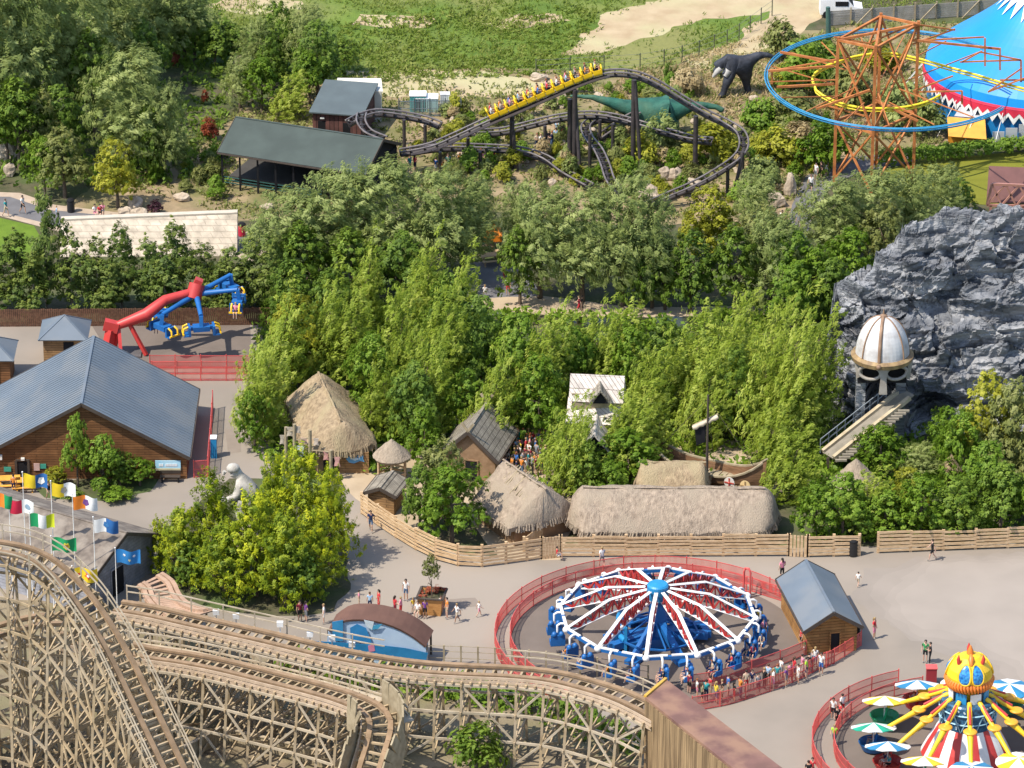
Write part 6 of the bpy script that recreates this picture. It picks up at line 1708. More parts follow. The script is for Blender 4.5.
# post and wire fence beyond the station run
wf = thing('post_fence', 'plain wooden post fence between the plaza and the wooden coaster', 'fence', G(420, 664))
P_ = [G(410 + 17 * k, 664 + .3 * k * k * .35) for k in range(15)]
for p in P_:
    w = MB(); w.box(p + Z * .75, (.12, .12, 1.5)); part('post', w, M_oldwood, wf)
w = MB()
for a, b in zip(P_[:-1], P_[1:]):
    for h in (.5, 1.0, 1.42): w.bar(a + Z * h, b + Z * h, .03)
part('rail', w, M_oldwood, wf)
# ------------------------------------------------------------------ people
SKIN = [mat('skin_%d' % i, c, tuple(x * .9 for x in c), scale=8, rough=.6, space='obj') for i, c in enumerate([(.55, .34, .25), (.48, .28, .19), (.34, .19, .12)])]
HAIR = {'dark': mat('dark_hair', (.025, .018, .014), rough=.6), 'brown': mat('brown_hair', (.09, .05, .03), rough=.6), 'fair': mat('fair_hair', (.34, .23, .10), rough=.6), 'red': mat('ginger_hair', (.25, .08, .03), rough=.6)}
SHOE = mat('shoes', (.25, .24, .23), (.12, .12, .12), scale=4, rough=.8, space='obj')
CL = {'white': (.78, .77, .74), 'pink': (.72, .26, .36), 'red': (.58, .04, .05), 'blue': (.05, .17, .48), 'navy': (.02, .03, .09), 'black': (.018, .018, .02), 'teal': (.04, .34, .36), 'grey': (.25, .26, .28), 'green': (.04, .26, .09), 'lime': (.38, .62, .05),
      'yellow': (.75, .56, .06), 'orange': (.70, .24, .04), 'purple': (.18, .06, .25), 'beige': (.52, .42, .30), 'denim': (.09, .15, .26), 'pale blue': (.35, .52, .70), 'maroon': (.22, .02, .04), 'khaki': (.26, .23, .13)}
def body(name, J):
    """J: joint positions; one continuous skin over the joints, five fingers grown from each palm"""
    names = ['pelvis', 'belly', 'chest', 'neck', 'head', 'crown']
    V_, E_, Rr, B_ = [], [], [], []
    idx = {}
    def v(n, r):
        idx[n] = len(V_); V_.append(Vector(J[n])); Rr.append(r)
    rad = {'pelvis': (.145, .105), 'belly': (.13, .10), 'chest': (.155, .11), 'neck': (.052, .055), 'head': (.078, .092), 'crown': (.065, .075)}
    for n in names: v(n, rad[n])
    for a, b in zip(names[:-1], names[1:]): E_.append((idx[a], idx[b]))
    for sd in 'LR':
        for n, r in [('shoulder', .062), ('elbow', .044), ('wrist', .030), ('palm', .034), ('hip', .088), ('knee', .058), ('ankle', .040), ('toe', .038)]:
            v(n + sd, (r, r))
        for a, b in [('chest', 'shoulder' + sd), ('shoulder' + sd, 'elbow' + sd), ('elbow' + sd, 'wrist' + sd), ('wrist' + sd, 'palm' + sd), ('pelvis', 'hip' + sd), ('hip' + sd, 'knee' + sd), ('knee' + sd, 'ankle' + sd), ('ankle' + sd, 'toe' + sd)]:
            E_.append((idx[a], idx[b]))
    me = bpy.data.meshes.new(name + '_skel'); me.from_pydata([tuple(p) for p in V_], E_, [])
    o = bpy.data.objects.new(name + '_skel', me); col.objects.link(o)
    o.modifiers.new('skin', 'SKIN')
    sv = me.skin_vertices[0].data
    for i, r in enumerate(Rr): sv[i].radius = r
    sv[idx['pelvis']].use_root = True
    ss = o.modifiers.new('sub', 'SUBSURF'); ss.levels = 1; ss.render_levels = 1
    dg = bpy.context.evaluated_depsgraph_get(); dg.update()
    ev = o.evaluated_get(dg); m2 = bpy.data.meshes.new_from_object(ev)
    out = MB(); out.add([x.co[:] for x in m2.vertices], [tuple(p.vertices) for p in m2.polygons], 0, True)
    nb = len(out.f)
    # materials by nearest bone: 0 skin 1 top 2 bottoms 3 shoes
    def segd(p, a, b):
        ab = b - a; t = max(0, min(1, (p - a).dot(ab) / max(1e-9, ab.length_squared))); return (p - a - ab * t).length, t
    bones = [(idx[a] if isinstance(a, str) else a, idx[b] if isinstance(b, str) else b) for a, b in E_]
    inv = {i: n for n, i in idx.items()}
    for k in range(nb):
        f = out.f[k]; c = sum((Vector(out.v[i]) for i in f), Vector()) / len(f)
        best = min(((segd(c, V_[a], V_[b]), inv[a], inv[b]) for a, b in E_), key=lambda t: t[0][0])
        (dd, t), a, b = best
        m = 0
        if b in ('belly', 'chest') or b.startswith('shoulder'): m = 1
        if b == 'belly' and t < .3: m = 2
        if b.startswith('elbow'): m = 1 if t < .6 else 0
        if b == 'neck': m = 1 if t < .45 else 0
        if b.startswith('hip'): m = 2
        if b.startswith('knee'): m = 2 if t < J.get('hem', .75) else 0
        if b.startswith('ankle') and J.get('long'): m = 2
        if b.startswith('toe'): m = 3
        if a.startswith('hip') and J.get('long'): m = 2
        out.m[k] = m
    # nose, ears, fingers
    h, cr = Vector(J['head']), Vector(J['crown']); upv = (cr - h).normalized()
    fw = Vector(J.get('face', (1, 0, 0))); sv_ = upv.cross(fw).normalized()
    q = h + fw * .088 + upv * .015; out.tube([q + upv * .03, q + fw * .022 - upv * .012, q - upv * .02], [.008, .016, .006], 5)
    for sg in (-1, 1): out.sphere(h + sv_ * sg * .088, .022, 6, 5, sc=(.7, .4, 1.2))
    for sg in (-1, 1): out.sphere(h + fw * .078 + sv_ * sg * .032 + upv * .035, .011, 6, 4, m=3)
    out.box(h + fw * .082 - upv * .045, (.012, .04, .010), math.atan2(fw.y, fw.x), m=3)
    for sd in 'LR':
        w_, p_ = Vector(J['wrist' + sd]), Vector(J['palm' + sd]); d = (p_ - w_).normalized(); s = d.cross(Vector((0, 1, .2))).normalized(); dn = s.cross(d)
        for i, ln in enumerate((.062, .072, .068, .054)):
            b = p_ + d * .02 + s * (.018 * (i - 1.5)); out.tube([b, b + d * ln * .55, b + d * ln + dn * .015], [.009, .008, .006], 5)
        b = p_ - d * .015 + s * .03; out.tube([b, b + s * .025 + d * .025, b + s * .028 + d * .05], [.010, .009, .007], 5)
    bpy.data.objects.remove(o)
    mesh = out.mesh(name, [SKIN[0], SKIN[0], SKIN[0], SHOE])
    # hair cap
    hb = MB(); hc = h + upv * .055 - fw * .012
    long = J.get('longhair')
    hb.sphere(hc, .103, 12, 8, sc=(1, .95, .95))
    if long: hb.tube([hc - fw * .06, hc - fw * .09 - upv * .13, hc - fw * .08 - upv * .28], [.07, .075, .03], 8)
    keep = [i for i, f in enumerate(hb.f) if not ((sum((Vector(hb.v[j]) for j in f), Vector()) / len(f) - hc).dot(fw) > .035 and (sum((Vector(hb.v[j]) for j in f), Vector()) / len(f) - hc).dot(upv) < .03)]
    hb.f = [hb.f[i] for i in keep]; hb.m = [0] * len(hb.f); hb.smooth = [True] * len(hb.f)
    return mesh, hb.mesh(name + '_hair', HAIR['dark'])
def pose(kind):
    J = dict(pelvis=(0, 0, .95), belly=(0, 0, 1.12), chest=(0, 0, 1.34), neck=(.005, 0, 1.50), head=(.02, 0, 1.60), crown=(.015, 0, 1.70))
    for sd, y in (('L', 1), ('R', -1)):
        J.update({'shoulder' + sd: (0, .185 * y, 1.40), 'elbow' + sd: (-.02, .235 * y, 1.13), 'wrist' + sd: (.05, .25 * y, .90), 'palm' + sd: (.07, .25 * y, .83), 'hip' + sd: (0, .10 * y, .90), 'knee' + sd: (.02, .11 * y, .50), 'ankle' + sd: (0, .11 * y, .09), 'toe' + sd: (.13, .125 * y, .04)})
    if kind == 'walk':
        J.update(kneeL=(.17, .10, .52), ankleL=(.24, .10, .12), toeL=(.37, .11, .07), kneeR=(-.08, -.10, .50), ankleR=(-.33, -.10, .16), toeR=(-.24, -.11, .05), elbowR=(.12, -.24, 1.15), wristR=(.30, -.22, 1.0), palmR=(.36, -.21, .98), elbowL=(-.16, .24, 1.15), wristL=(-.20, .25, .92), palmL=(-.20, .25, .85))
    if kind == 'hold':
        J.update(elbowR=(.08, -.24, 1.14), wristR=(.28, -.12, 1.22), palmR=(.34, -.08, 1.24), elbowL=(.06, .24, 1.14), wristL=(.26, .13, 1.20), palmL=(.32, .09, 1.22), kneeL=(.06, .12, .5), ankleL=(.05, .13, .09), toeL=(.18, .16, .04))
        J['long'] = 1
    if kind == 'lady':
        J['longhair'] = 1; J['hem'] = .95
        J.update(elbowR=(.02, -.27, 1.13), wristR=(.10, -.17, .98), palmR=(.14, -.12, .96))
    if kind == 'sit':
        dz = -.93
        for k in list(J): J[k] = (J[k][0], J[k][1], J[k][2] - .83)
        for sd, y in (('L', 1), ('R', -1)):
            J.update({'hip' + sd: (.04, .10 * y, .08), 'knee' + sd: (.44, .12 * y, .10), 'ankle' + sd: (.47, .12 * y, -.33), 'toe' + sd: (.60, .13 * y, -.38), 'elbow' + sd: (.10, .24 * y, .33), 'wrist' + sd: (.32, .17 * y, .36), 'palm' + sd: (.38, .15 * y, .37)})
        J['pelvis'] = (0, 0, .12)
    return J
BODY = {k: body('body_' + k, pose(k)) for k in ('stand', 'walk', 'hold', 'lady', 'sit')}
BODY_WORD = {'stand': 'standing', 'walk': 'walking', 'hold': 'standing with raised forearms', 'lady': 'long-haired', 'sit': 'seated'}
PN = {}
used_labels = {}
rp = random.Random(21)
def person(pos, kind, top, bot, hair, face_deg, where, hgt=1.7, group=None, label=None, shoe=None):
    me, hm_ = BODY[kind]
    o = bpy.data.objects.new('person', me); col.objects.link(o)
    o.location = pos; o.scale = (hgt / 1.78,) * 3; o.rotation_euler = (0, 0, R(face_deg))
    mats = [rp.choice(SKIN[:2] if rp.random() < .9 else SKIN), cloth(CL[top]), cloth(CL[bot]), SHOE]
    for i in range(3):
        o.material_slots[i].link = 'OBJECT'; o.material_slots[i].material = mats[i]
    h = bpy.data.objects.new('hair', hm_); col.objects.link(h); h.parent = o
    h.material_slots[0].link = 'OBJECT'; h.material_slots[0].material = HAIR[hair]
    who = 'child' if hgt < 1.35 else 'person'
    hw = {'dark': 'dark-haired', 'brown': 'brown-haired', 'fair': 'fair-haired', 'red': 'ginger'}[hair]
    lab = label or '%s %s in %s top and %s %s %s' % (hw, who, top, bot, 'trousers' if kind == 'hold' else 'shorts' if kind != 'lady' else 'skirt', where)
    used_labels.setdefault(lab, []).append(o)
    tag(o, lab, 'person', group)
    return o
def P(px, row, *a, **k):
    p = G(px, row); p.z = k.pop('z', 0.028)
    return person(p, *a, **k)
W1 = 'walking on the plaza by the brick-coloured planter'
for px, row, kd, tp, bt, hr, fd, hh, wh in [
 (406, 601, 'stand', 'white', 'denim', 'dark', 250, 1.75, 'standing alone between planter and statue trees'),
 (379, 611, 'lady', 'red', 'red', 'dark', 200, 1.7, 'behind the brown arched roof'), (370, 611, 'stand', 'pale blue', 'navy', 'brown', 90, 1.5, 'behind the brown arched roof'), (359, 608, 'stand', 'pink', 'beige', 'dark', 0, 1.4, 'behind the brown arched roof'),
 (395, 616, 'lady', 'red', 'maroon', 'dark', 30, 1.6, 'just right of the brown arched roof'), (401, 617, 'hold', 'pink', 'red', 'fair', 160, 1.6, 'just right of the brown arched roof'),
 (413, 613, 'stand', 'yellow', 'white', 'fair', 300, 1.2, 'left of the orange planter'), (418, 617, 'sit', 'white', 'beige', 'brown', 250, 1.6, 'on the planter step'), (425, 619, 'stand', 'purple', 'black', 'dark', 270, 1.55, 'in front of the orange planter'),
 (441, 614, 'stand', 'white', 'pink', 'brown', 290, 1.45, 'at the right corner of the planter'), (447, 619, 'stand', 'orange', 'beige', 'dark', 200, 1.7, 'right of the planter'), (457, 623, 'walk', 'white', 'beige', 'fair', 210, 1.55, 'walking right of the planter'), (479, 617, 'walk', 'white', 'pink', 'fair', 20, 1.25, 'alone left of the queue fence'),
 (300, 622, 'stand', 'maroon', 'black', 'dark', 300, 1.7, 'in the shade of the conifers'), (306, 622, 'lady', 'purple', 'grey', 'dark', 30, 1.65, 'in the shade of the conifers'), (324, 624, 'stand', 'white', 'white', 'fair', 180, 1.6, 'left of the blue mural'),
 (371, 532, 'walk', 'navy', 'denim', 'dark', 265, 1.75, 'walking down along the log fence'), (602, 568, 'walk', 'white', 'grey', 'fair', 110, 1.7, 'walking between log fence and disc ride'), (557, 561, 'sit', 'red', 'white', 'dark', 0, 1.4, 'crouching at the board gate'),
 (782, 580, 'lady', 'pink', 'black', 'dark', 120, 1.75, 'walking left of the log cabin roof'), (858, 587, 'walk', 'white', 'beige', 'dark', 60, 1.2, 'right of the log cabin'), (932, 561, 'walk', 'black', 'black', 'dark', 180, 1.75, 'before the right-hand log fence'), (858, 643, 'stand', 'black', 'black', 'dark', 90, 1.6, 'in the log cabin shade'),
 (874, 639, 'lady', 'red', 'pink', 'fair', 330, 1.7, 'right of the log cabin'), (925, 663, 'stand', 'green', 'black', 'dark', 250, 1.8, 'behind the yellow ride'), (930, 664, 'hold', 'black', 'black', 'dark', 180, 1.7, 'behind the yellow ride'),
 (821, 675, 'stand', 'white', 'blue', 'dark', 240, 1.75, 'outside the front queue fence'), (815, 668, 'lady', 'white', 'blue', 'fair', 70, 1.65, 'outside the front queue fence'), (804, 655, 'stand', 'green', 'white', 'red', 200, 1.2, 'at the cabin wall'), (801, 648, 'stand', 'red', 'black', 'dark', 200, 1.6, 'at the cabin wall'),
 (833, 720, 'stand', 'white', 'black', 'dark', 250, 1.7, 'in the yellow ride queue'), (842, 716, 'walk', 'white', 'red', 'dark', 120, 1.7, 'in the yellow ride queue'), (837, 728, 'stand', 'black', 'black', 'dark', 300, 1.65, 'in the yellow ride queue'), (834, 745, 'walk', 'lime', 'grey', 'fair', 250, 1.55, 'in the yellow ride queue'), (840, 723, 'lady', 'red', 'white', 'dark', 200, 1.6, 'in the yellow ride queue'),
 (812, 780, 'stand', 'red', 'black', 'dark', 250, 1.7, 'beside the rusty tunnel roof'), (808, 783, 'stand', 'black', 'black', 'dark', 90, 1.7, 'beside the rusty tunnel roof'),
 (49, 501, 'walk', 'black', 'beige', 'brown', 300, 1.6, 'walking before the barn planting'), (14, 494, 'stand', 'orange', 'navy', 'dark', 90, 1.6, 'at the orange tables'),
 (6, 217, 'walk', 'teal', 'beige', 'brown', 330, 1.65, 'on the upper tarmac path'), (23, 214, 'walk', 'white', 'black', 'dark', 320, 1.7, 'on the upper tarmac path'), (57, 220, 'walk', 'pale blue', 'grey', 'fair', 180, 1.3, 'on the upper tarmac path'), (95, 218, 'sit', 'white', 'pink', 'dark', 300, 1.6, 'by the boulders at the wall'), (100, 218, 'sit', 'red', 'black', 'dark', 300, 1.6, 'by the boulders at the wall'), (103, 216, 'sit', 'pink', 'denim', 'brown', 270, 1.5, 'by the boulders at the wall'),
 (782, 229, 'stand', 'white', 'maroon', 'dark', 240, 1.7, 'on far path by rocks'), (799, 231, 'walk', 'grey', 'beige', 'fair', 80, 1.7, 'on far path by rocks'), (811, 193, 'walk', 'white', 'black', 'brown', 250, 1.7, 'below the orange tower legs'), (816, 181, 'stand', 'white', 'grey', 'dark', 220, 1.7, 'below the orange tower legs'), (821, 180, 'stand', 'black', 'black', 'dark', 200, 1.7, 'below the orange tower legs'), (826, 176, 'lady', 'grey', 'white', 'dark', 40, 1.7, 'below the orange tower legs'),
 (508, 296, 'stand', 'white', 'red', 'dark', 250, 1.65, 'by the picnic yard in the wood'), (504, 283, 'stand', 'red', 'maroon', 'dark', 20, 1.7, 'by the picnic yard in the wood'), (485, 298, 'sit', 'white', 'white', 'fair', 90, 1.4, 'by the picnic yard in the wood'), (579, 315, 'walk', 'maroon', 'red', 'fair', 180, 1.7, 'on the forest path by the pond'), (582, 314, 'stand', 'black', 'black', 'dark', 0, 1.6, 'on the forest path by the pond'),
 (447, 108, 'stand', 'white', 'red', 'dark', 200, 1.7, 'by the teal containers'),
 (543, 505, 'lady', 'pink', 'white', 'dark', 250, 1.6, 'beside the angled thatched wall'), (547, 515, 'stand', 'white', 'beige', 'fair', 220, 1.5, 'beside the angled thatched wall'), (549, 499, 'stand', 'navy', 'denim', 'dark', 60, 1.7, 'beside the angled thatched wall')]:
    P(px, row, kd, tp, bt, hr, fd, wh, hgt=hh, group='people on the park paths', z=.03 if kd != 'sit' else .45)
# queue of the disc ride
for px, row, kd, tp, bt, hr, fd in [(697, 698, 'stand', 'white', 'pink', 'red', 10), (706, 702, 'hold', 'teal', 'navy', 'dark', 60), (710, 697, 'stand', 'red', 'beige', 'dark', 20), (722, 700, 'stand', 'black', 'beige', 'fair', 200), (734, 702, 'lady', 'black', 'red', 'dark', 20), (746, 692, 'stand', 'beige', 'red', 'dark', 100), (752, 690, 'stand', 'navy', 'white', 'dark', 250), (764, 690, 'hold', 'black', 'black', 'fair', 40),
 (773, 690, 'lady', 'white', 'pink', 'fair', 10), (777, 684, 'stand', 'teal', 'beige', 'red', 90), (781, 678, 'stand', 'white', 'grey', 'dark', 30), (790, 682, 'lady', 'pink', 'pink', 'brown', 300), (798, 684, 'stand', 'white', 'white', 'dark', 200), (802, 675, 'hold', 'pink', 'white', 'dark', 20), (809, 673, 'stand', 'black', 'pink', 'dark', 20), (689, 694, 'stand', 'maroon', 'black', 'dark', 40), (758, 695, 'stand', 'grey', 'navy', 'dark', 300), (716, 704, 'lady', 'yellow', 'denim', 'fair', 30), (728, 697, 'stand', 'blue', 'beige', 'brown', 15), (740, 699, 'hold', 'orange', 'denim', 'brown', 30), (768, 686, 'stand', 'pale blue', 'black', 'brown', 60), (786, 687, 'stand', 'purple', 'grey', 'fair', 330), (794, 679, 'lady', 'red', 'denim', 'brown', 20), (806, 680, 'stand', 'lime', 'navy', 'dark', 340), (702, 704, 'lady', 'khaki', 'black', 'brown', 15), (812, 671, 'hold', 'grey', 'denim', 'fair', 200)]:
    P(px, row, kd, tp, bt, hr, fd, 'queueing in the red fenced lane', hgt=rp.uniform(1.5, 1.8), group='people queueing for the disc ride')
# crowd in the village
tops = ['white', 'pink', 'red', 'blue', 'navy', 'orange', 'beige', 'teal', 'black', 'maroon', 'grey', 'yellow', 'pale blue']; bots = ['denim', 'black', 'beige', 'white', 'navy', 'grey']
combo = [(a, b, h) for a in tops for b in bots for h in HAIR]; rp.shuffle(combo)
ci = 0
for j in range(7):
    for i in range(9):
        x = 507 + i * 5.2 + rp.uniform(-1.4, 1.4) - j * 1.0; y = 448 + j * 4.6 + rp.uniform(-1, 1)
        if x > 548 + (j - 3) * -1 or (x < 514 and j < 2): continue
        a, b, h = combo[ci]; ci += 1
        P(x, y, rp.choice(['stand', 'stand', 'hold', 'lady']), a, b, h, rp.uniform(-60, 60), 'in the village crowd', hgt=rp.uniform(1.35, 1.8), group='crowd watching the show in the village')
for x, y in [(487, 468), (494, 470), (499, 474), (503, 468), (497, 464)]:
    a, b, h = combo[ci]; ci += 1
    P(x, y, 'stand', a, b, h, rp.uniform(-40, 40), 'beside the shingled hall wall', hgt=1.65, group='crowd watching the show in the village')
# visitors under the black coaster
for x, y in [(436, 174), (442, 176), (448, 173), (460, 170), (481, 166), (485, 168), (493, 166), (537, 150), (541, 152), (546, 149), (552, 150), (557, 139), (560, 141), (556, 146), (563, 143), (415, 172), (410, 174), (549, 146)]:
    a, b, h = combo[ci]; ci += 1
    P(x, y, rp.choice(['stand', 'lady', 'hold']), a, b, h, rp.uniform(0, 360), 'under the black coaster track', hgt=rp.uniform(1.4, 1.8), group='visitors under the black coaster')
# riders
names = {'disc': 'riding the disc ride', 'octo': 'riding in a parasol tub', 'swing': 'riding the blue swing arms', 'train': 'riding the yellow coaster train'}
rp.shuffle(combo); k2 = {'disc': 0, 'octo': 60, 'swing': 120, 'train': 160}
for i, (p, f, rd, k) in enumerate(SEATS):
    if rd == 'disc' and rp.random() < .22: continue
    if rd == 'octo' and rp.random() < .5: continue
    a, b, h = combo[k2[rd]]; k2[rd] += 1
    person(p, 'sit', a, b, h, math.degrees(f), names[rd], hgt=1.55 if rd != 'swing' else 1.65, group='people ' + names[rd])
# ------------------------------------------------------------------ flags
def flag(px, fx, fy, base, cols_, label, emblem=None, w=1.7, h=1.02):
    row = base
    p = G(px, row); t = thing('flag', label, 'flag', p, 'county flags on white poles')
    top = V(px, fy - 9, row).z
    m = MB(); m.tube([p, p + Vector((0, 0, top))], [.04, .025], 8); m.sphere(p + Vector((0, 0, top)), .06, 8, 6); part('pole', m, P_white, t)
    nx, nz = 18, 8; z1 = V(px, fy - 7, row).z; ph = random.uniform(0, 6)
    def f(u, v):
        return Vector((p.x + .05 + w * u * .98, p.y + .14 * math.sin(u * 8 + ph + v * .8) * (u + .15), z1 - h * v - .10 * u ** 1.5 + .06 * math.sin(u * 7 + ph)))
    m = MB(); nc = len(cols_)
    th = Vector((0, .012, 0))
    for i in range(nx):
        c = min(nc - 1, int(i / nx * nc))
        for j in range(nz):
            q = [f(i / nx, j / nz), f(i / nx, (j + 1) / nz), f((i + 1) / nx, (j + 1) / nz), f((i + 1) / nx, j / nz)]
            m.add(q, [(0, 1, 2, 3)], c, True); m.add([a + th for a in q], [(3, 2, 1, 0)], c, True)
    cl = part('cloth', m, [paint(c, .8) for c in cols_], t)
    for (u, v, r, c, sh) in emblem or []:
        m = MB(); cen = f(u, v) - th * 1.6
        n = {'disc': 14, 'tri': 3, 'shield': 5, 'star': 10}[sh]; ring = []
        for k in range(n):
            a = 2 * math.pi * k / n - math.pi / 2
            rr = r * (.45 if sh == 'star' and k % 2 else 1)
            uu, vv = u + rr * math.cos(a) / w, v - rr * math.sin(a) / h * (1.15 if sh == 'shield' else 1)
            ring.append(f(uu, min(.97, max(.03, vv))) - th * 1.6)
        for k in range(n): m.add([cen, ring[k], ring[(k + 1) % n]], [(0, 1, 2)], 0)
        part('emblem', m, paint(c, .8), cl)
    return t
Yl, Bl, Wt, Og, Rd, Gr = (.80, .58, .02), (.02, .12, .35), (.80, .80, .78), (.78, .22, .02), (.62, .02, .06), (.01, .30, .10)
flag(28, 39, 481, 598, [Yl, Bl], 'yellow and dark blue flag with a white crest', [(.74, .5, .27, Wt, 'shield'), (.74, .42, .12, Bl, 'disc')])
flag(56, 67, 490, 606, [Yl, Yl, Wt, Wt], 'yellow and white flag with a grey crest in the middle', [(.5, .5, .24, (.35, .33, .28), 'shield')])
flag(77, 90, 503, 612, [Og, Wt], 'orange and white flag with a purple shield', [(.52, .5, .24, (.16, .06, .25), 'shield'), (.54, .45, .12, (.6, .2, .06), 'disc')])
flag(14, 26, 507, 612, [Rd, Wt], 'crimson and white flag with a small blue-grey emblem', [(.74, .52, .2, (.22, .32, .42), 'disc')])
flag(34, 45, 521, 622, [Gr, Wt, (.55, .60, .02)], 'green, white and lime flag in three vertical bands')
flag(-7, 4, 501, 612, [Wt, Og, Gr], 'flag in white, orange and green cut by the left border')
flag(97, 108, 526, 618, [Wt, Bl], 'white and blue flag with a blue crescent crest', [(.5, .45, .22, (.03, .16, .4), 'shield'), (.52, .4, .1, Wt, 'disc')])
flag(55, 65, 545, 632, [Gr], 'all green flag with a yellow crest', [(.6, .5, .26, (.70, .62, .05), 'shield'), (.6, .46, .12, (.5, .2, .05), 'disc')])
flag(118, 130, 557, 626, [(.02, .19, .48)], 'bright blue flag with three pale emblems', [(.34, .36, .13, Wt, 'star'), (.74, .36, .13, Wt, 'star'), (.55, .66, .13, (.7, .65, .3), 'star')])
flag(75, 86, 575, 640, [Yl], 'yellow flag with red zigzag and a white and red cross', [(.22, .5, .2, (.75, .08, .03), 'tri'), (.62, .5, .3, (.75, .08, .03), 'star'), (.62, .5, .1, Wt, 'disc')])
# ------------------------------------------------------------------ planter
pl_ = thing('planter', 'large orange-brown timber planter full of red flowers on the plaza', 'planter', G(432, 612))
c = G(432, 611); s0, s1 = 1.05, 1.25
w = MB(); q = math.radians(35)
for k in range(4):
    a = q + k * math.pi / 2; b = a + math.pi / 2
    w.slab([c + Vector((s0 * math.cos(a), s0 * math.sin(a), 0)), c + Vector((s0 * math.cos(b), s0 * math.sin(b), 0)), c + Vector((s1 * math.cos(b), s1 * math.sin(b), 1.35)), c + Vector((s1 * math.cos(a), s1 * math.sin(a), 1.35))], .08)
part('box', w, mat('orange_timber', (.52, .27, .09), (.40, .19, .06), scale=2.4, stretch=(1, 1, 6), rough=.8), pl_)
w = MB(); ring = [c + Vector((1.2 * math.cos(q + k * math.pi / 2), 1.2 * math.sin(q + k * math.pi / 2), 1.2)) for k in range(4)]; w.slab(ring, .1); part('soil', w, M_soil, pl_)
w = MB()
for k in range(4): w.bar(c + Vector((1.28 * math.cos(q + k * math.pi / 2), 1.28 * math.sin(q + k * math.pi / 2), 1.38)), c + Vector((1.28 * math.cos(q + (k + 1) * math.pi / 2), 1.28 * math.sin(q + (k + 1) * math.pi / 2), 1.38)), .16, .08)
part('rim', w, M_trim, pl_)
fm = foliage('flowers', [((c.x + rl(-.65, .65), c.y + rl(-.65, .65), 1.4), (.3, .3, .25)) for _ in range(9)], clumps=60, leaves=12, rc=.12, L=.14, W=.1, m=LF['red'])
fo = bpy.data.objects.new('flower_bed', fm); col.objects.link(fo); tag(fo, 'mound of red and brown flowers filling the orange planter', 'flowers')
tt = tree('olive', 432, 613, 555, 21, 'small round-headed tree growing from the orange planter')
for ch_ in tt.children:
    if ch_.name.startswith('trunk'): ch_.scale = (1.2, 1.2, 1)
    else: ch_.location.z = 3.2; ch_.scale = (1, 1, .56)
# ------------------------------------------------------------------ mural kiosk with brown arched roof
mk = thing('mural_kiosk', 'low kiosk with brown arched roof and a blue painted sea mural', 'kiosk', G(370, 660))
Yk = Yr(668)
def mk_pt(x, y, off=0): return AT(x, y, Yk + off)
arch_px = [(328, 621), (340, 612.5), (352, 610.0), (368, 610.5), (384, 613.5), (400, 619.5), (414, 627.5), (426, 637.0)]
front = catmull([AT(x, y + 9.5, Yk) for x, y in arch_px], .4)
sh_ = Vector((0.5, 1.9, .25))
w = MB()
for a, b in zip(front[:-1], front[1:]): w.slab([a, b, b + sh_, a + sh_], .14)
part('roof', w, mat('brown_felt', (.145, .075, .055), (.115, .06, .045), scale=1.0, rough=.85), mk)
lo = [AT(x, y, Yk + .1) for x, y in [(432, 657), (400, 655), (360, 650), (318, 642)]]
fr_in = [p + Vector((0, .1, -.16)) for p in front]
w = MB(); poly = fr_in + [Vector((fr_in[-1].x, Yk + .1, .3)), Vector((fr_in[0].x - .3, Yk + .1, .3))]
w.slab(poly[::-1], .1); part('mural_wall', w, mat('mural_sky', (.46, .57, .70), (.38, .50, .65), scale=.7), mk)
zb, xa, xb = .3, fr_in[0].x, fr_in[-1].x
def mz(x, y): p = AT(x, y, Yk - .03); return p
def mural_piece(name, pts, c, off=0.0):
    w = MB(); P0_ = [AT(x, y, Yk - .03 - off) for x, y in pts]
    nrm = sum(((P0_[i] - P0_[0]).cross(P0_[(i + 1) % len(P0_)] - P0_[0]) for i in range(1, len(P0_) - 1)), Vector())
    w.slab(P0_ if nrm.y < 0 else P0_[::-1], .02); part(name, w, paint(c, .6), mk)
mural_piece('sea_band', [(315, 641), (345, 643), (378, 645), (405, 648), (428, 653), (426, 661), (400, 659), (360, 655), (313, 648)], (.02, .20, .42))
mural_piece('wave_patch', [(332, 622), (343, 620), (343, 641), (333, 641)], (.04, .26, .50), .01)
mural_piece('wave_patch', [(350, 628), (357, 624), (366, 628), (372, 643), (351, 642)], (.03, .22, .48), .01)
mural_piece('wave_patch', [(372, 626), (382, 624), (378, 629), (370, 630)], (.06, .35, .55), .01)
mural_piece('white_gull', [(364, 620), (374, 622), (372, 630), (366, 626)], (.62, .70, .74), .02)
mural_piece('pink_figure', [(368, 646), (374, 644), (375, 651), (369, 652)], (.62, .22, .32), .02)
for q in (fr_in[0] + Vector((0, .4, 0)), fr_in[-1] + Vector((-.1, .4, 0)), fr_in[-1] + Vector((.3, 1.9, .2))):
    w = MB(); w.box((q.x, q.y, q.z / 2), (.14, .14, q.z)); part('post', w, M_trim, mk)
w = MB(); w.box((fr_in[-1].x + .05, Yk + 1.1, .55), (.12, 1.7, 1.1)); part('end_wall', w, paint((.55, .52, .5)), mk)
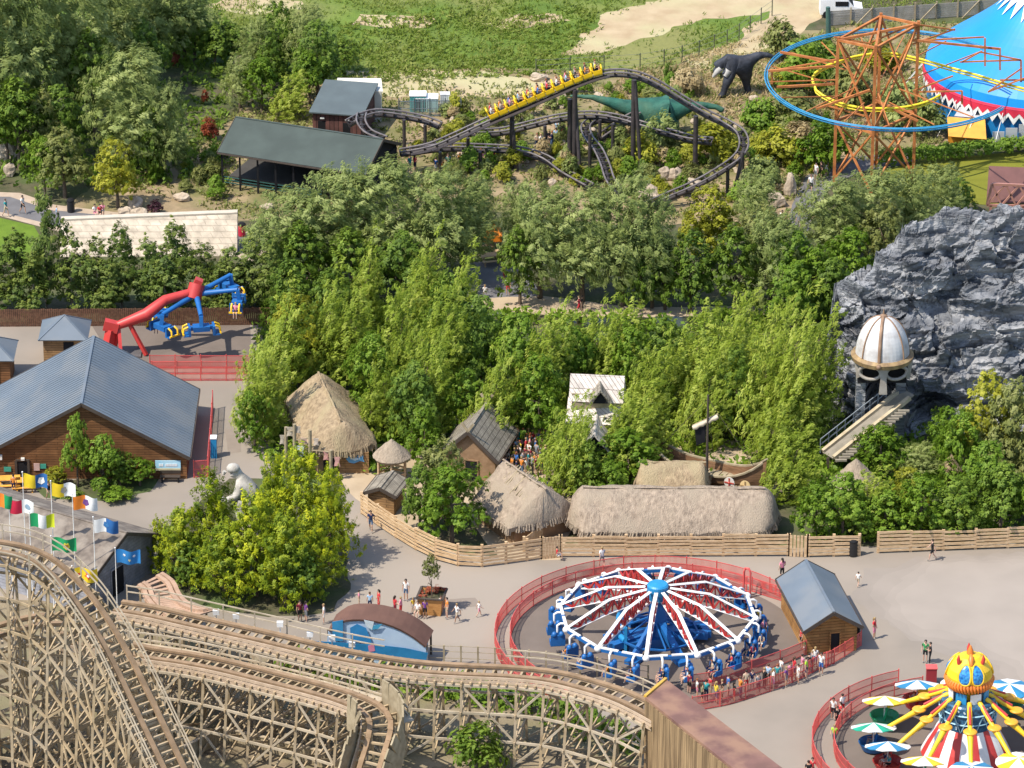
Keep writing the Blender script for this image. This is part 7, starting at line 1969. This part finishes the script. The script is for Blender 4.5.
for i, (px, row) in enumerate([(409, 664), (418, 666)]):
    pr = thing('pushchair', ['grey pushchair at left parked by the mural kiosk end', 'dark pushchair at right parked by the mural kiosk end'][i], 'pushchair', G(px, row), 'pushchairs by the kiosk')
    q = G(px, row); w = MB(); w.slab([q + Vector((-.2, -.2, .45)), q + Vector((.2, -.2, .45)), q + Vector((.2, .15, .5)), q + Vector((-.2, .15, .5))], .06); w.slab([q + Vector((-.2, .15, .5)), q + Vector((.2, .15, .5)), q + Vector((.2, .3, .95)), q + Vector((-.2, .3, .95))], .06); part('seat', w, cloth(CL[['grey', 'black'][i]]), pr)
    for sx in (-.25, .25):
        for sy in (-.3, .3):
            w = MB(); w.tube([q + Vector((sx - .02, sy, .13)), q + Vector((sx + .02, sy, .13))], .13, 12); part('wheel', w, M_dark, pr)
    w = MB()
    for sx in (-.24, .24): w.bar(q + Vector((sx, -.3, .13)), q + Vector((sx, .42, 1.02)), .03); w.bar(q + Vector((sx, .3, .13)), q + Vector((sx, -.1, .6)), .03)
    w.bar(q + Vector((-.24, .42, 1.02)), q + Vector((.24, .42, 1.02)), .04); part('frame', w, M_trim, pr)
# ------------------------------------------------------------------ white crouching statue
def skin_figure(name, nodes, edges, label, cat, m, sub=2, root=0):
    me = bpy.data.meshes.new(name + '_skel'); me.from_pydata([n[0] for n in nodes], edges, [])
    o = bpy.data.objects.new(name + '_skel', me); col.objects.link(o); o.modifiers.new('s', 'SKIN')
    for i, n in enumerate(nodes):
        r = n[1]; me.skin_vertices[0].data[i].radius = (r, r) if not hasattr(r, '__len__') else r
    me.skin_vertices[0].data[root].use_root = True
    ss = o.modifiers.new('u', 'SUBSURF'); ss.levels = sub; ss.render_levels = sub
    dg = bpy.context.evaluated_depsgraph_get(); dg.update(); m2 = bpy.data.meshes.new_from_object(o.evaluated_get(dg))
    bpy.data.objects.remove(o)
    m2.materials.clear(); m2.materials.append(m)
    m2.polygons.foreach_set('use_smooth', [True] * len(m2.polygons))
    c = Vector((0, 0, 0)); 
    for v_ in m2.vertices: v_.co += disp(v_.co, 2.0, .05)
    return m2
sb = G(246, 545); sy = sb.y
def S(x, y, dy=0): p = AT(x, y, sy + dy); return p
nodes = [(S(252, 503), .75), (S(249, 492), .8), (S(245, 481), .72), (S(240, 476), .35), (S(235, 471.5), (.5, .55)), (S(232, 470), (.45, .5)),
         (S(240, 487, -.7), .42), (S(237, 497, -.9), .34), (S(226, 501, -1), .26), (S(222, 503, -1), .3), (S(222.5, 496, -1), .12),
         (S(251, 484, .7), .42), (S(256, 496, .8), .34), (S(252, 507, .3), .26),
         (S(245, 510, -.6), .6), (S(240, 505, -1.0), .5), (S(243, 526, -1), .36), (S(258, 512, .5), .6), (S(255, 528, .4), .38)]
edges = [(0, 1), (1, 2), (2, 3), (3, 4), (4, 5), (2, 6), (6, 7), (7, 8), (8, 9), (9, 10), (2, 11), (11, 12), (12, 13), (0, 14), (14, 15), (15, 16), (0, 17), (17, 18)]
M_statue = mat('white_statue_stone', (.48, .45, .40), (.31, .285, .25), scale=1.4, detail=8, rough=.8, bump=.05)
sm = skin_figure('statue', nodes, edges, '', '', M_statue)
so_ = bpy.data.objects.new('statue', sm); col.objects.link(so_); tag(so_, 'giant pale stone figure crouching and leaning forward over the golden conifers', 'statue')
hb = MB(); hd_ = S(234, 470); hb.sphere(hd_ + Vector((-.05, -.1, .18)), .44, 14, 10, sc=(1.1, 1, .85)); hb.tube([hd_ + Vector((-.65, -.1, -.05)), hd_ + Vector((-.75, -.1, -.3))], [.16, .1], 6)
ho_ = bpy.data.objects.new('helmet', hb.mesh('helmet', M_statue)); col.objects.link(ho_); ho_.parent = so_
pb = MB(); q = S(249, 530); pb.box((q.x, q.y, q.z / 2), (2.6, 2.2, q.z)); po = bpy.data.objects.new('plinth', pb.mesh('plinth', M_boulder)); col.objects.link(po); po.parent = so_
# ------------------------------------------------------------------ dinosaurs
M_trex = mat('charcoal_hide', (.045, .05, .065), (.02, .022, .03), scale=1.6, rough=.7, bump=.04)
M_sauro = mat('green_hide', (.03, .125, .09), (.015, .065, .05), scale=1.1, detail=7, rough=.7, bump=.05, c3=(.06, .13, .08), scale3=.4)
ty = Yr(95)
def T_(x, y, dy=0): return AT(x, y, ty + dy)
nodes = [(T_(741, 66), .95), (T_(733, 63), .85), (T_(727, 60), .6), (T_(721, 62), .5), (T_(716, 66), .38), (T_(750, 60), .6), (T_(760, 55), .36), (T_(768, 55), .22), (T_(778, 58), .08),
         (T_(746, 75, .4), .6), (T_(746, 84, .5), .36), (T_(749, 93, .5), .3), (T_(744, 95, .3), .22), (T_(730, 76, -.5), .6), (T_(726, 85, -.6), .32), (T_(723, 95, -.6), .3), (T_(718, 97, -.7), .22), (T_(726, 71, -.7), .16), (T_(722, 74, -.8), .1), (T_(714, 73), .2)]
edges = [(0, 1), (1, 2), (2, 3), (3, 4), (0, 5), (5, 6), (6, 7), (7, 8), (0, 9), (9, 10), (10, 11), (11, 12), (1, 13), (13, 14), (14, 15), (15, 16), (1, 17), (17, 18), (3, 19)]
tm = skin_figure('dinosaur', nodes, edges, '', '', M_trex, 2)
to_ = bpy.data.objects.new('dinosaur', tm); col.objects.link(to_); tag(to_, 'dark two-legged dinosaur statue with open pale jaw', 'dinosaur')
jb = MB(); jb.tube([T_(721, 68, -.3), T_(717, 72, -.3), T_(713, 77, -.3)], [.3, .26, .12], 8); jb.tube([T_(729, 70, -.6), T_(725, 76, -.7)], [.35, .25], 8)
jo = bpy.data.objects.new('jaw', jb.mesh('jaw', paint((.45, .43, .40), .8))); col.objects.link(jo); jo.parent = to_
sy2 = Yr(136)
def D_(x, y, dy=0): return AT(x, y, sy2 + dy)
nodes = [(D_(650, 112), 1.35), (D_(662, 112), 1.35), (D_(640, 112), 1.2), (D_(628, 108), .75), (D_(610, 102), .45), (D_(590, 97), .24), (D_(570, 96), .08), (D_(675, 111), 1.1), (D_(688, 107), .5), (D_(702, 105), .32), (D_(716, 107), .25), (D_(724, 111), .26),
         (D_(640, 122, -.7), .55), (D_(640, 134, -.8), .4), (D_(648, 122, .7), .55), (D_(648, 133, .8), .4), (D_(668, 122, -.7), .55), (D_(669, 134, -.8), .4), (D_(674, 122, .7), .5), (D_(675, 132, .8), .4)]
edges = [(0, 1), (0, 2), (2, 3), (3, 4), (4, 5), (5, 6), (1, 7), (7, 8), (8, 9), (9, 10), (10, 11), (2, 12), (12, 13), (2, 14), (14, 15), (1, 16), (16, 17), (1, 18), (18, 19)]
dm_ = skin_figure('dinosaur', nodes, edges, '', '', M_sauro, 2)
do_ = bpy.data.objects.new('dinosaur', dm_); col.objects.link(do_); tag(do_, 'big green long-tailed dinosaur statue standing under the black coaster', 'dinosaur')
# ------------------------------------------------------------------ boulders
def boulder(px, row, wpx, hpx, label, group=None, m=None):
    b = MB(); w_ = wpx / ppm(row); h = hpx / vpx(row); b.sphere((0, 0, 0), .5, 12, 9)
    sd = Vector((px * .37, row * .71, 1.3))
    vs = []
    for v_ in b.v:
        p = Vector(v_); p = p * (1 + .45 * noise.noise(p * 2.2 + sd) + .2 * noise.noise(p * 5 + sd)); vs.append((p.x * w_, p.y * w_ * .8, max(-.3 * h, p.z * h) + h * .32))
    b.v = vs; b.smooth = [False] * len(b.f)
    q = G(px, row)
    o = bpy.data.objects.new('boulder', b.mesh('boulder', m or M_boulder)); col.objects.link(o); o.location = q
    return tag(o, label, 'boulder', group)
for px, row, w_, h_, lb in [(240, 68, 14, 15, 'upright pale boulder on the slope at the meadow edge'), (135, 208, 16, 13, 'top pale boulder of the heap above the stone wall'), (126, 216, 16, 12, 'left pale boulder of the heap above the stone wall'), (140, 218, 18, 13, 'right pale boulder of the heap above the stone wall'),
 (8, 160, 26, 22, 'large pale rock ledge at the left border above the path'), (10, 176, 12, 16, 'stubby pale rock pillar at the left border'), (690, 190, 30, 12, 'long pale slab rock inside the coaster turn'), (664, 180, 12, 16, 'sandy orange rock under the coaster turn'), (675, 180, 14, 15, 'rounded orange rock beside the sandy one'), (650, 200, 22, 16, 'pale rock beside the lowest coaster track'),
 (538, 80, 16, 8, 'flat pale rock on the dirt bank above the train'), (790, 195, 12, 26, 'tall pale rock at the left edge of the far path'), (776, 206, 22, 16, 'pale rock ledge beside far path bushes'), (430, 128, 18, 8, 'flat pale rock beside the coaster curve'), (182, 200, 16, 9, 'pale rock above the long stone wall')]:
    boulder(px, row, w_, h_, lb)
rb_ = random.Random(9)
k = 0
while k < 46:
    x, y = rb_.uniform(150, 830), rb_.uniform(78, 216)
    if not in_poly(np.array([x]), np.array([y]), gp)[0] or (225 < x < 410 and 85 < y < 205): continue
    boulder(x, y, rb_.uniform(5, 13), rb_.uniform(4, 8), 'small pale rock scattered in the sandy coaster garden', 'small rocks of the coaster garden'); k += 1
# ------------------------------------------------------------------ bins, picnic tables, posts, van, containers, far fence
def bin_(px, row, label, c, h=1.1):
    q = G(px, row); t = thing('litter_bin', label, 'bin', q)
    w = MB(); w.lathe([(.28, 0), (.32, .1), (.32, h - .2)], q, 16); part('body', w, paint(c), t)
    w = MB(); w.lathe([(.34, h - .2), (.34, h - .12), (.2, h), (.01, h + .02)], q, 16); part('lid', w, M_dark, t)
bin_(853, 556, 'black bin against the shaded log fence by the dark opening', (.015, .015, .017), 1.35)
bin_(71, 212, 'black bin at the edge of the upper tarmac path', (.015, .015, .017), 1.2)
bin_(242, 236, 'red bin beside the right end of the stone wall', (.55, .03, .06), 1.2)
def picnic(px, row, label, c, rz=0.3):
    q = G(px, row); t = thing('picnic_table', label, 'table', q); cs, sn = math.cos(rz), math.sin(rz)
    L_ = lambda x, y, z: q + Vector((cs * x - sn * y, sn * x + cs * y, z))
    m = paint(c, .8)
    w = MB()
    for k in range(4): w.bar(L_(-.85, -.33 + .22 * k, .74), L_(.85, -.33 + .22 * k, .74), .2, .05)
    part('table_top', w, m, t)
    for sg in (-1, 1):
        w = MB(); w.bar(L_(-.85, sg * .72, .45), L_(.85, sg * .72, .45), .28, .05); part('bench_seat', w, m, t)
    for x in (-.6, .6):
        w = MB(); w.bar(L_(x, -.75, .0), L_(x, -.25, .72), .09); w.bar(L_(x, .75, 0), L_(x, .25, .72), .09); w.bar(L_(x, -.8, .4), L_(x, .8, .4), .09); part('leg', w, m, t)
picnic(490, 263, 'pale timber picnic table in the shady yard below the orange awning', (.50, .35, .2)); picnic(496, 251, 'second timber picnic table behind, nearer the orange awning', (.50, .35, .2), .8)
picnic(9, 487, 'orange picnic table cut by the left border at barn door', (.70, .34, .05), .1); picnic(24, 489, 'orange picnic table right beside the barn door', (.70, .34, .05), .1)
aw = thing('orange_parasol', 'square orange parasol glowing among the dark willows', 'parasol', G(493, 252))
q = G(493, 252); w = MB(); tp_ = V(493, 222, 252)
zc = V(493, 226, 252).z
cr_ = [Vector((q.x + sx * .75, q.y + sy * .75, zc - .6)) for sx, sy in ((-1, -1), (1, -1), (1, 1), (-1, 1))]
for i in range(4): w.slab([cr_[i], cr_[(i + 1) % 4], Vector((q.x, q.y, zc + .3))], .04)
for i in range(4): w.slab([cr_[i] - Vector((0, 0, .5)), cr_[(i + 1) % 4] - Vector((0, 0, .5)), cr_[(i + 1) % 4], cr_[i]], .03)
part('canopy', w, paint((.80, .24, .015), .7), aw)
w = MB(); w.tube([q, Vector((q.x, q.y, zc + .2))], .05, 8); part('pole', w, M_trim, aw)
# van
vn = thing('parked_van', 'small white van parked by the far fence behind the tower', 'van', G(840, 14))
q = G(840, 15); w = MB()
sec = [(-1.9, .45, .9), (-1.85, .45, 1.75), (.6, .45, 1.8), (1.2, .45, 1.1), (2.0, .45, .95), (2.05, .45, .6)]
top_ = [q + Vector((x, -.8, z)) for x, _, z in sec]; bot_ = [q + Vector((x, -.85, .35)) for x, _, z in sec]
for yy in (0, 1.65):
    o_ = Vector((0, yy, 0))
vs = [p for p in bot_] + [p for p in top_] + [p + Vector((0, 1.7, 0)) for p in bot_] + [p + Vector((0, 1.6, 0)) for p in top_]
n = 6; fs = []
for i in range(n - 1):
    fs += [(i, i + 1, n + i + 1, n + i), (2 * n + i + 1, 2 * n + i, 3 * n + i, 3 * n + i + 1), (n + i, n + i + 1, 3 * n + i + 1, 3 * n + i), (i + 1, i, 2 * n + i, 2 * n + i + 1)]
fs += [(0, n, 3 * n, 2 * n), (n - 1, 3 * n - 1, 4 * n - 1, 2 * n - 1)]
w.add(vs, fs); part('body', w, P_white, vn)
w = MB(); w.box(q + Vector((0.1, -.84, 1.38)), (1.2, .03, .45)); w.slab([q + Vector((.62, -.74, 1.72)), q + Vector((1.16, -.74, 1.14)), q + Vector((1.16, .74, 1.14)), q + Vector((.62, .74, 1.72))], -.03); part('window', w, M_dark, vn)
for x in (-1.3, 1.35):
    for y in (-.8, .8):
        w = MB(); w.tube([q + Vector((x, y - .1, .34)), q + Vector((x, y + .1, .34))], .34, 14); part('wheel', w, M_dark, vn)
# containers and mesh screen
for i, (x0, c, lb) in enumerate([(418, (.10, .36, .34), 'dark teal container behind the mesh screen'), (427, (.38, .58, .56), 'pale mint container next to the dark teal one'), (445, (.70, .72, .72), 'white cabinet at the end of the mesh screen')]):
    q = G(x0, 110 if i < 2 else 112); t = thing('container', lb, 'container', q)
    w = MB(); sz = [(1.4, 1.2, 1.5), (1.9, 1.2, 1.25), (.8, .6, 1.7)][i]; w.box(q + Vector((0, 0, sz[2] / 2)), sz)
    for k in range(5): w.box(q + Vector((-sz[0] / 2 + (k + .5) * sz[0] / 5, -sz[1] / 2 - .01, sz[2] / 2)), (.06, .05, sz[2] * .9))
    part('body', w, paint(c), t)
    w = MB(); w.box(q + Vector((0, 0, sz[2] + .04)), (sz[0] + .08, sz[1] + .08, .08)); part('lid', w, P_white, t)
ms = thing('screen_fence', 'grey mesh screen fence in front of the teal containers', 'fence', G(430, 114))
p0, p1 = G(399, 117), G(461, 116)
w = MB(); n = 60
for k in range(n): q = p0.lerp(p1, k / n); w.box(q + Vector((0, 0, .75)), (.035, .02, 1.5))
for h in (.1, .75, 1.45): w.bar(p0 + Vector((0, 0, h)), p1 + Vector((0, 0, h)), .05)
part('mesh_panel', w, paint((.18, .22, .24)), ms)
for k in range(5):
    w = MB(); q = p0.lerp(p1, k / 4); w.box(q + Vector((0, 0, .85)), (.1, .1, 1.7)); part('post', w, paint((.10, .12, .13)), ms)
# far wire fence along the sand track
ff = thing('wire_fence', 'thin post and wire fence beside the sand strip', 'fence', G(660, 65))
fp_ = [(536, 76), (570, 74), (604, 72), (640, 70), (664, 66), (682, 62), (699, 57), (714, 51), (727, 46), (739, 40), (750, 32), (761, 24), (772, 16)]
for x, y in fp_:
    w = MB(); q = G(x, y); w.tube([q, q + Vector((0, 0, 1.6))], .05, 6); part('post', w, paint((.10, .11, .07)), ff)
w = MB()
for (x0, y0), (x1, y1) in zip(fp_[:-1], fp_[1:]):
    for h in (.5, 1.0, 1.5): w.bar(G(x0, y0) + Vector((0, 0, h)), G(x1, y1) + Vector((0, 0, h)), .02)
part('wire', w, paint((.2, .2, .18)), ff)
# grey timber panel fence behind the tower
tf = thing('panel_fence', 'grey timber panel fence with diagonal props behind the tower', 'fence', G(900, 22))
p0, p1 = G(829, 26), G(1000, 14)
w = MB(); n = 8
for h in range(7): w.bar(p0 + Vector((0, 0, .15 + h * .2)), p1 + Vector((0, 0, .15 + h * .2)), .04, .17)
part('boards', w, mat('grey_board', (.34, .32, .28), (.25, .235, .2), scale=1.5), tf)
for k in range(n + 1):
    w = MB(); q = p0.lerp(p1, k / n); w.box(q + Vector((0, -.08, .85)), (.13, .1, 1.7))
    if k in (2, 5, 7): w.bar(q + Vector((0, -.15, 1.5)), q + Vector((-1.6, -.9, .05)), .1)
    part('post', w, M_oldwood, tf)
# drying frames with hides beside the thatched house
hf = thing('hide_rack', 'wooden posts hung with pale hides beside the thatched house', 'rack', G(305, 476))
for x, row, top in [(286, 470, 427), (294.5, 474, 424), (310, 477, 430), (331, 481, 450)]:
    w = MB(); q = G(x, row); w.tube([q, V(x, top, row)], .13, 8); part('post', w, M_oldwood, hf)
for x, y, row, c, sx, sz in [(290, 432, 472, (.5, .43, .33), .5, .8), (298, 430, 474, (.5, .42, .33), .4, .6), (299.5, 452, 475, (.60, .66, .70), .75, 1.0), (304, 441, 475, (.58, .38, .34), .5, .5), (316, 442, 478, (.55, .45, .36), .4, .6), (326, 456, 480, (.58, .3, .26), .4, .75), (337, 462, 481, (.62, .34, .3), .45, .8), (282, 440, 470, (.5, .43, .34), .35, .8)]:
    p = V(x, y, row); w = MB(); P0_ = [p + Vector((-sx * .5, 0, sz * .5)), p + Vector((-sx * .3, 0, .1 * sz)), p + Vector((-sx * .55, 0, -sz * .45)), p + Vector((0, -.05, -sz * .35)), p + Vector((sx * .55, 0, -sz * .5)), p + Vector((sx * .35, 0, 0)), p + Vector((sx * .5, 0, sz * .5))]
    w.slab(P0_, .03); part('hide', w, cloth(c), hf)
w = MB()
for a, b in [((286, 432, 470), (294.5, 430, 474)), ((294.5, 440, 474), (310, 438, 477)), ((310, 450, 477), (331, 452, 481))]: w.bar(V(*a), V(*b), .07)
part('cross_pole', w, M_oldwood, hf)
# round dwarf topiary
tb = foliage('topiary', [((0, 0, 1.0), (.62, .62, .62))], clumps=420, leaves=14, rc=.1, L=.12, W=.08, m=LF['green'], up=.3)
to2 = bpy.data.objects.new('topiary_bush', tb); col.objects.link(to2); to2.location = G(100, 498); tag(to2, 'clipped ball topiary in front of the barn planting', 'bush')
shrub('broad', 72, 498, 26, 12, 'low dark shrub left of the ball topiary'); shrub('green', 118, 500, 34, 14, 'low spreading shrub right of the ball topiary'); shrub('yellow', 50, 484, 16, 16, 'yellow bush beside the barn door')
shrub('broad', 478, 772, 62, 54, 'big round dark bush at the bottom border under the coaster', tall=1.0, L=.3, W=.16)
# hedges along the coaster base
lobes = []
for x, y in [(290, 668), (310, 672), (332, 677), (355, 682), (378, 686), (402, 690), (428, 694), (455, 698), (482, 702), (508, 706), (534, 711), (560, 718), (586, 727), (610, 738), (632, 750)]:
    p = G(x, y); lobes.append(((p.x, p.y, .6), (.95, .7, .75)))
hm3 = foliage('hedge', lobes, clumps=42, leaves=20, rc=.3, L=.28, W=.15, m=LF['green'], up=.4)
h3 = bpy.data.objects.new('hedge', hm3); col.objects.link(h3); tag(h3, 'loose green hedge growing under the station run of the wooden coaster', 'hedge')
# no two individuals share a label by accident
for lab, os_ in used_labels.items():
    if len(os_) > 1: print('DUP LABEL', lab, len(os_))
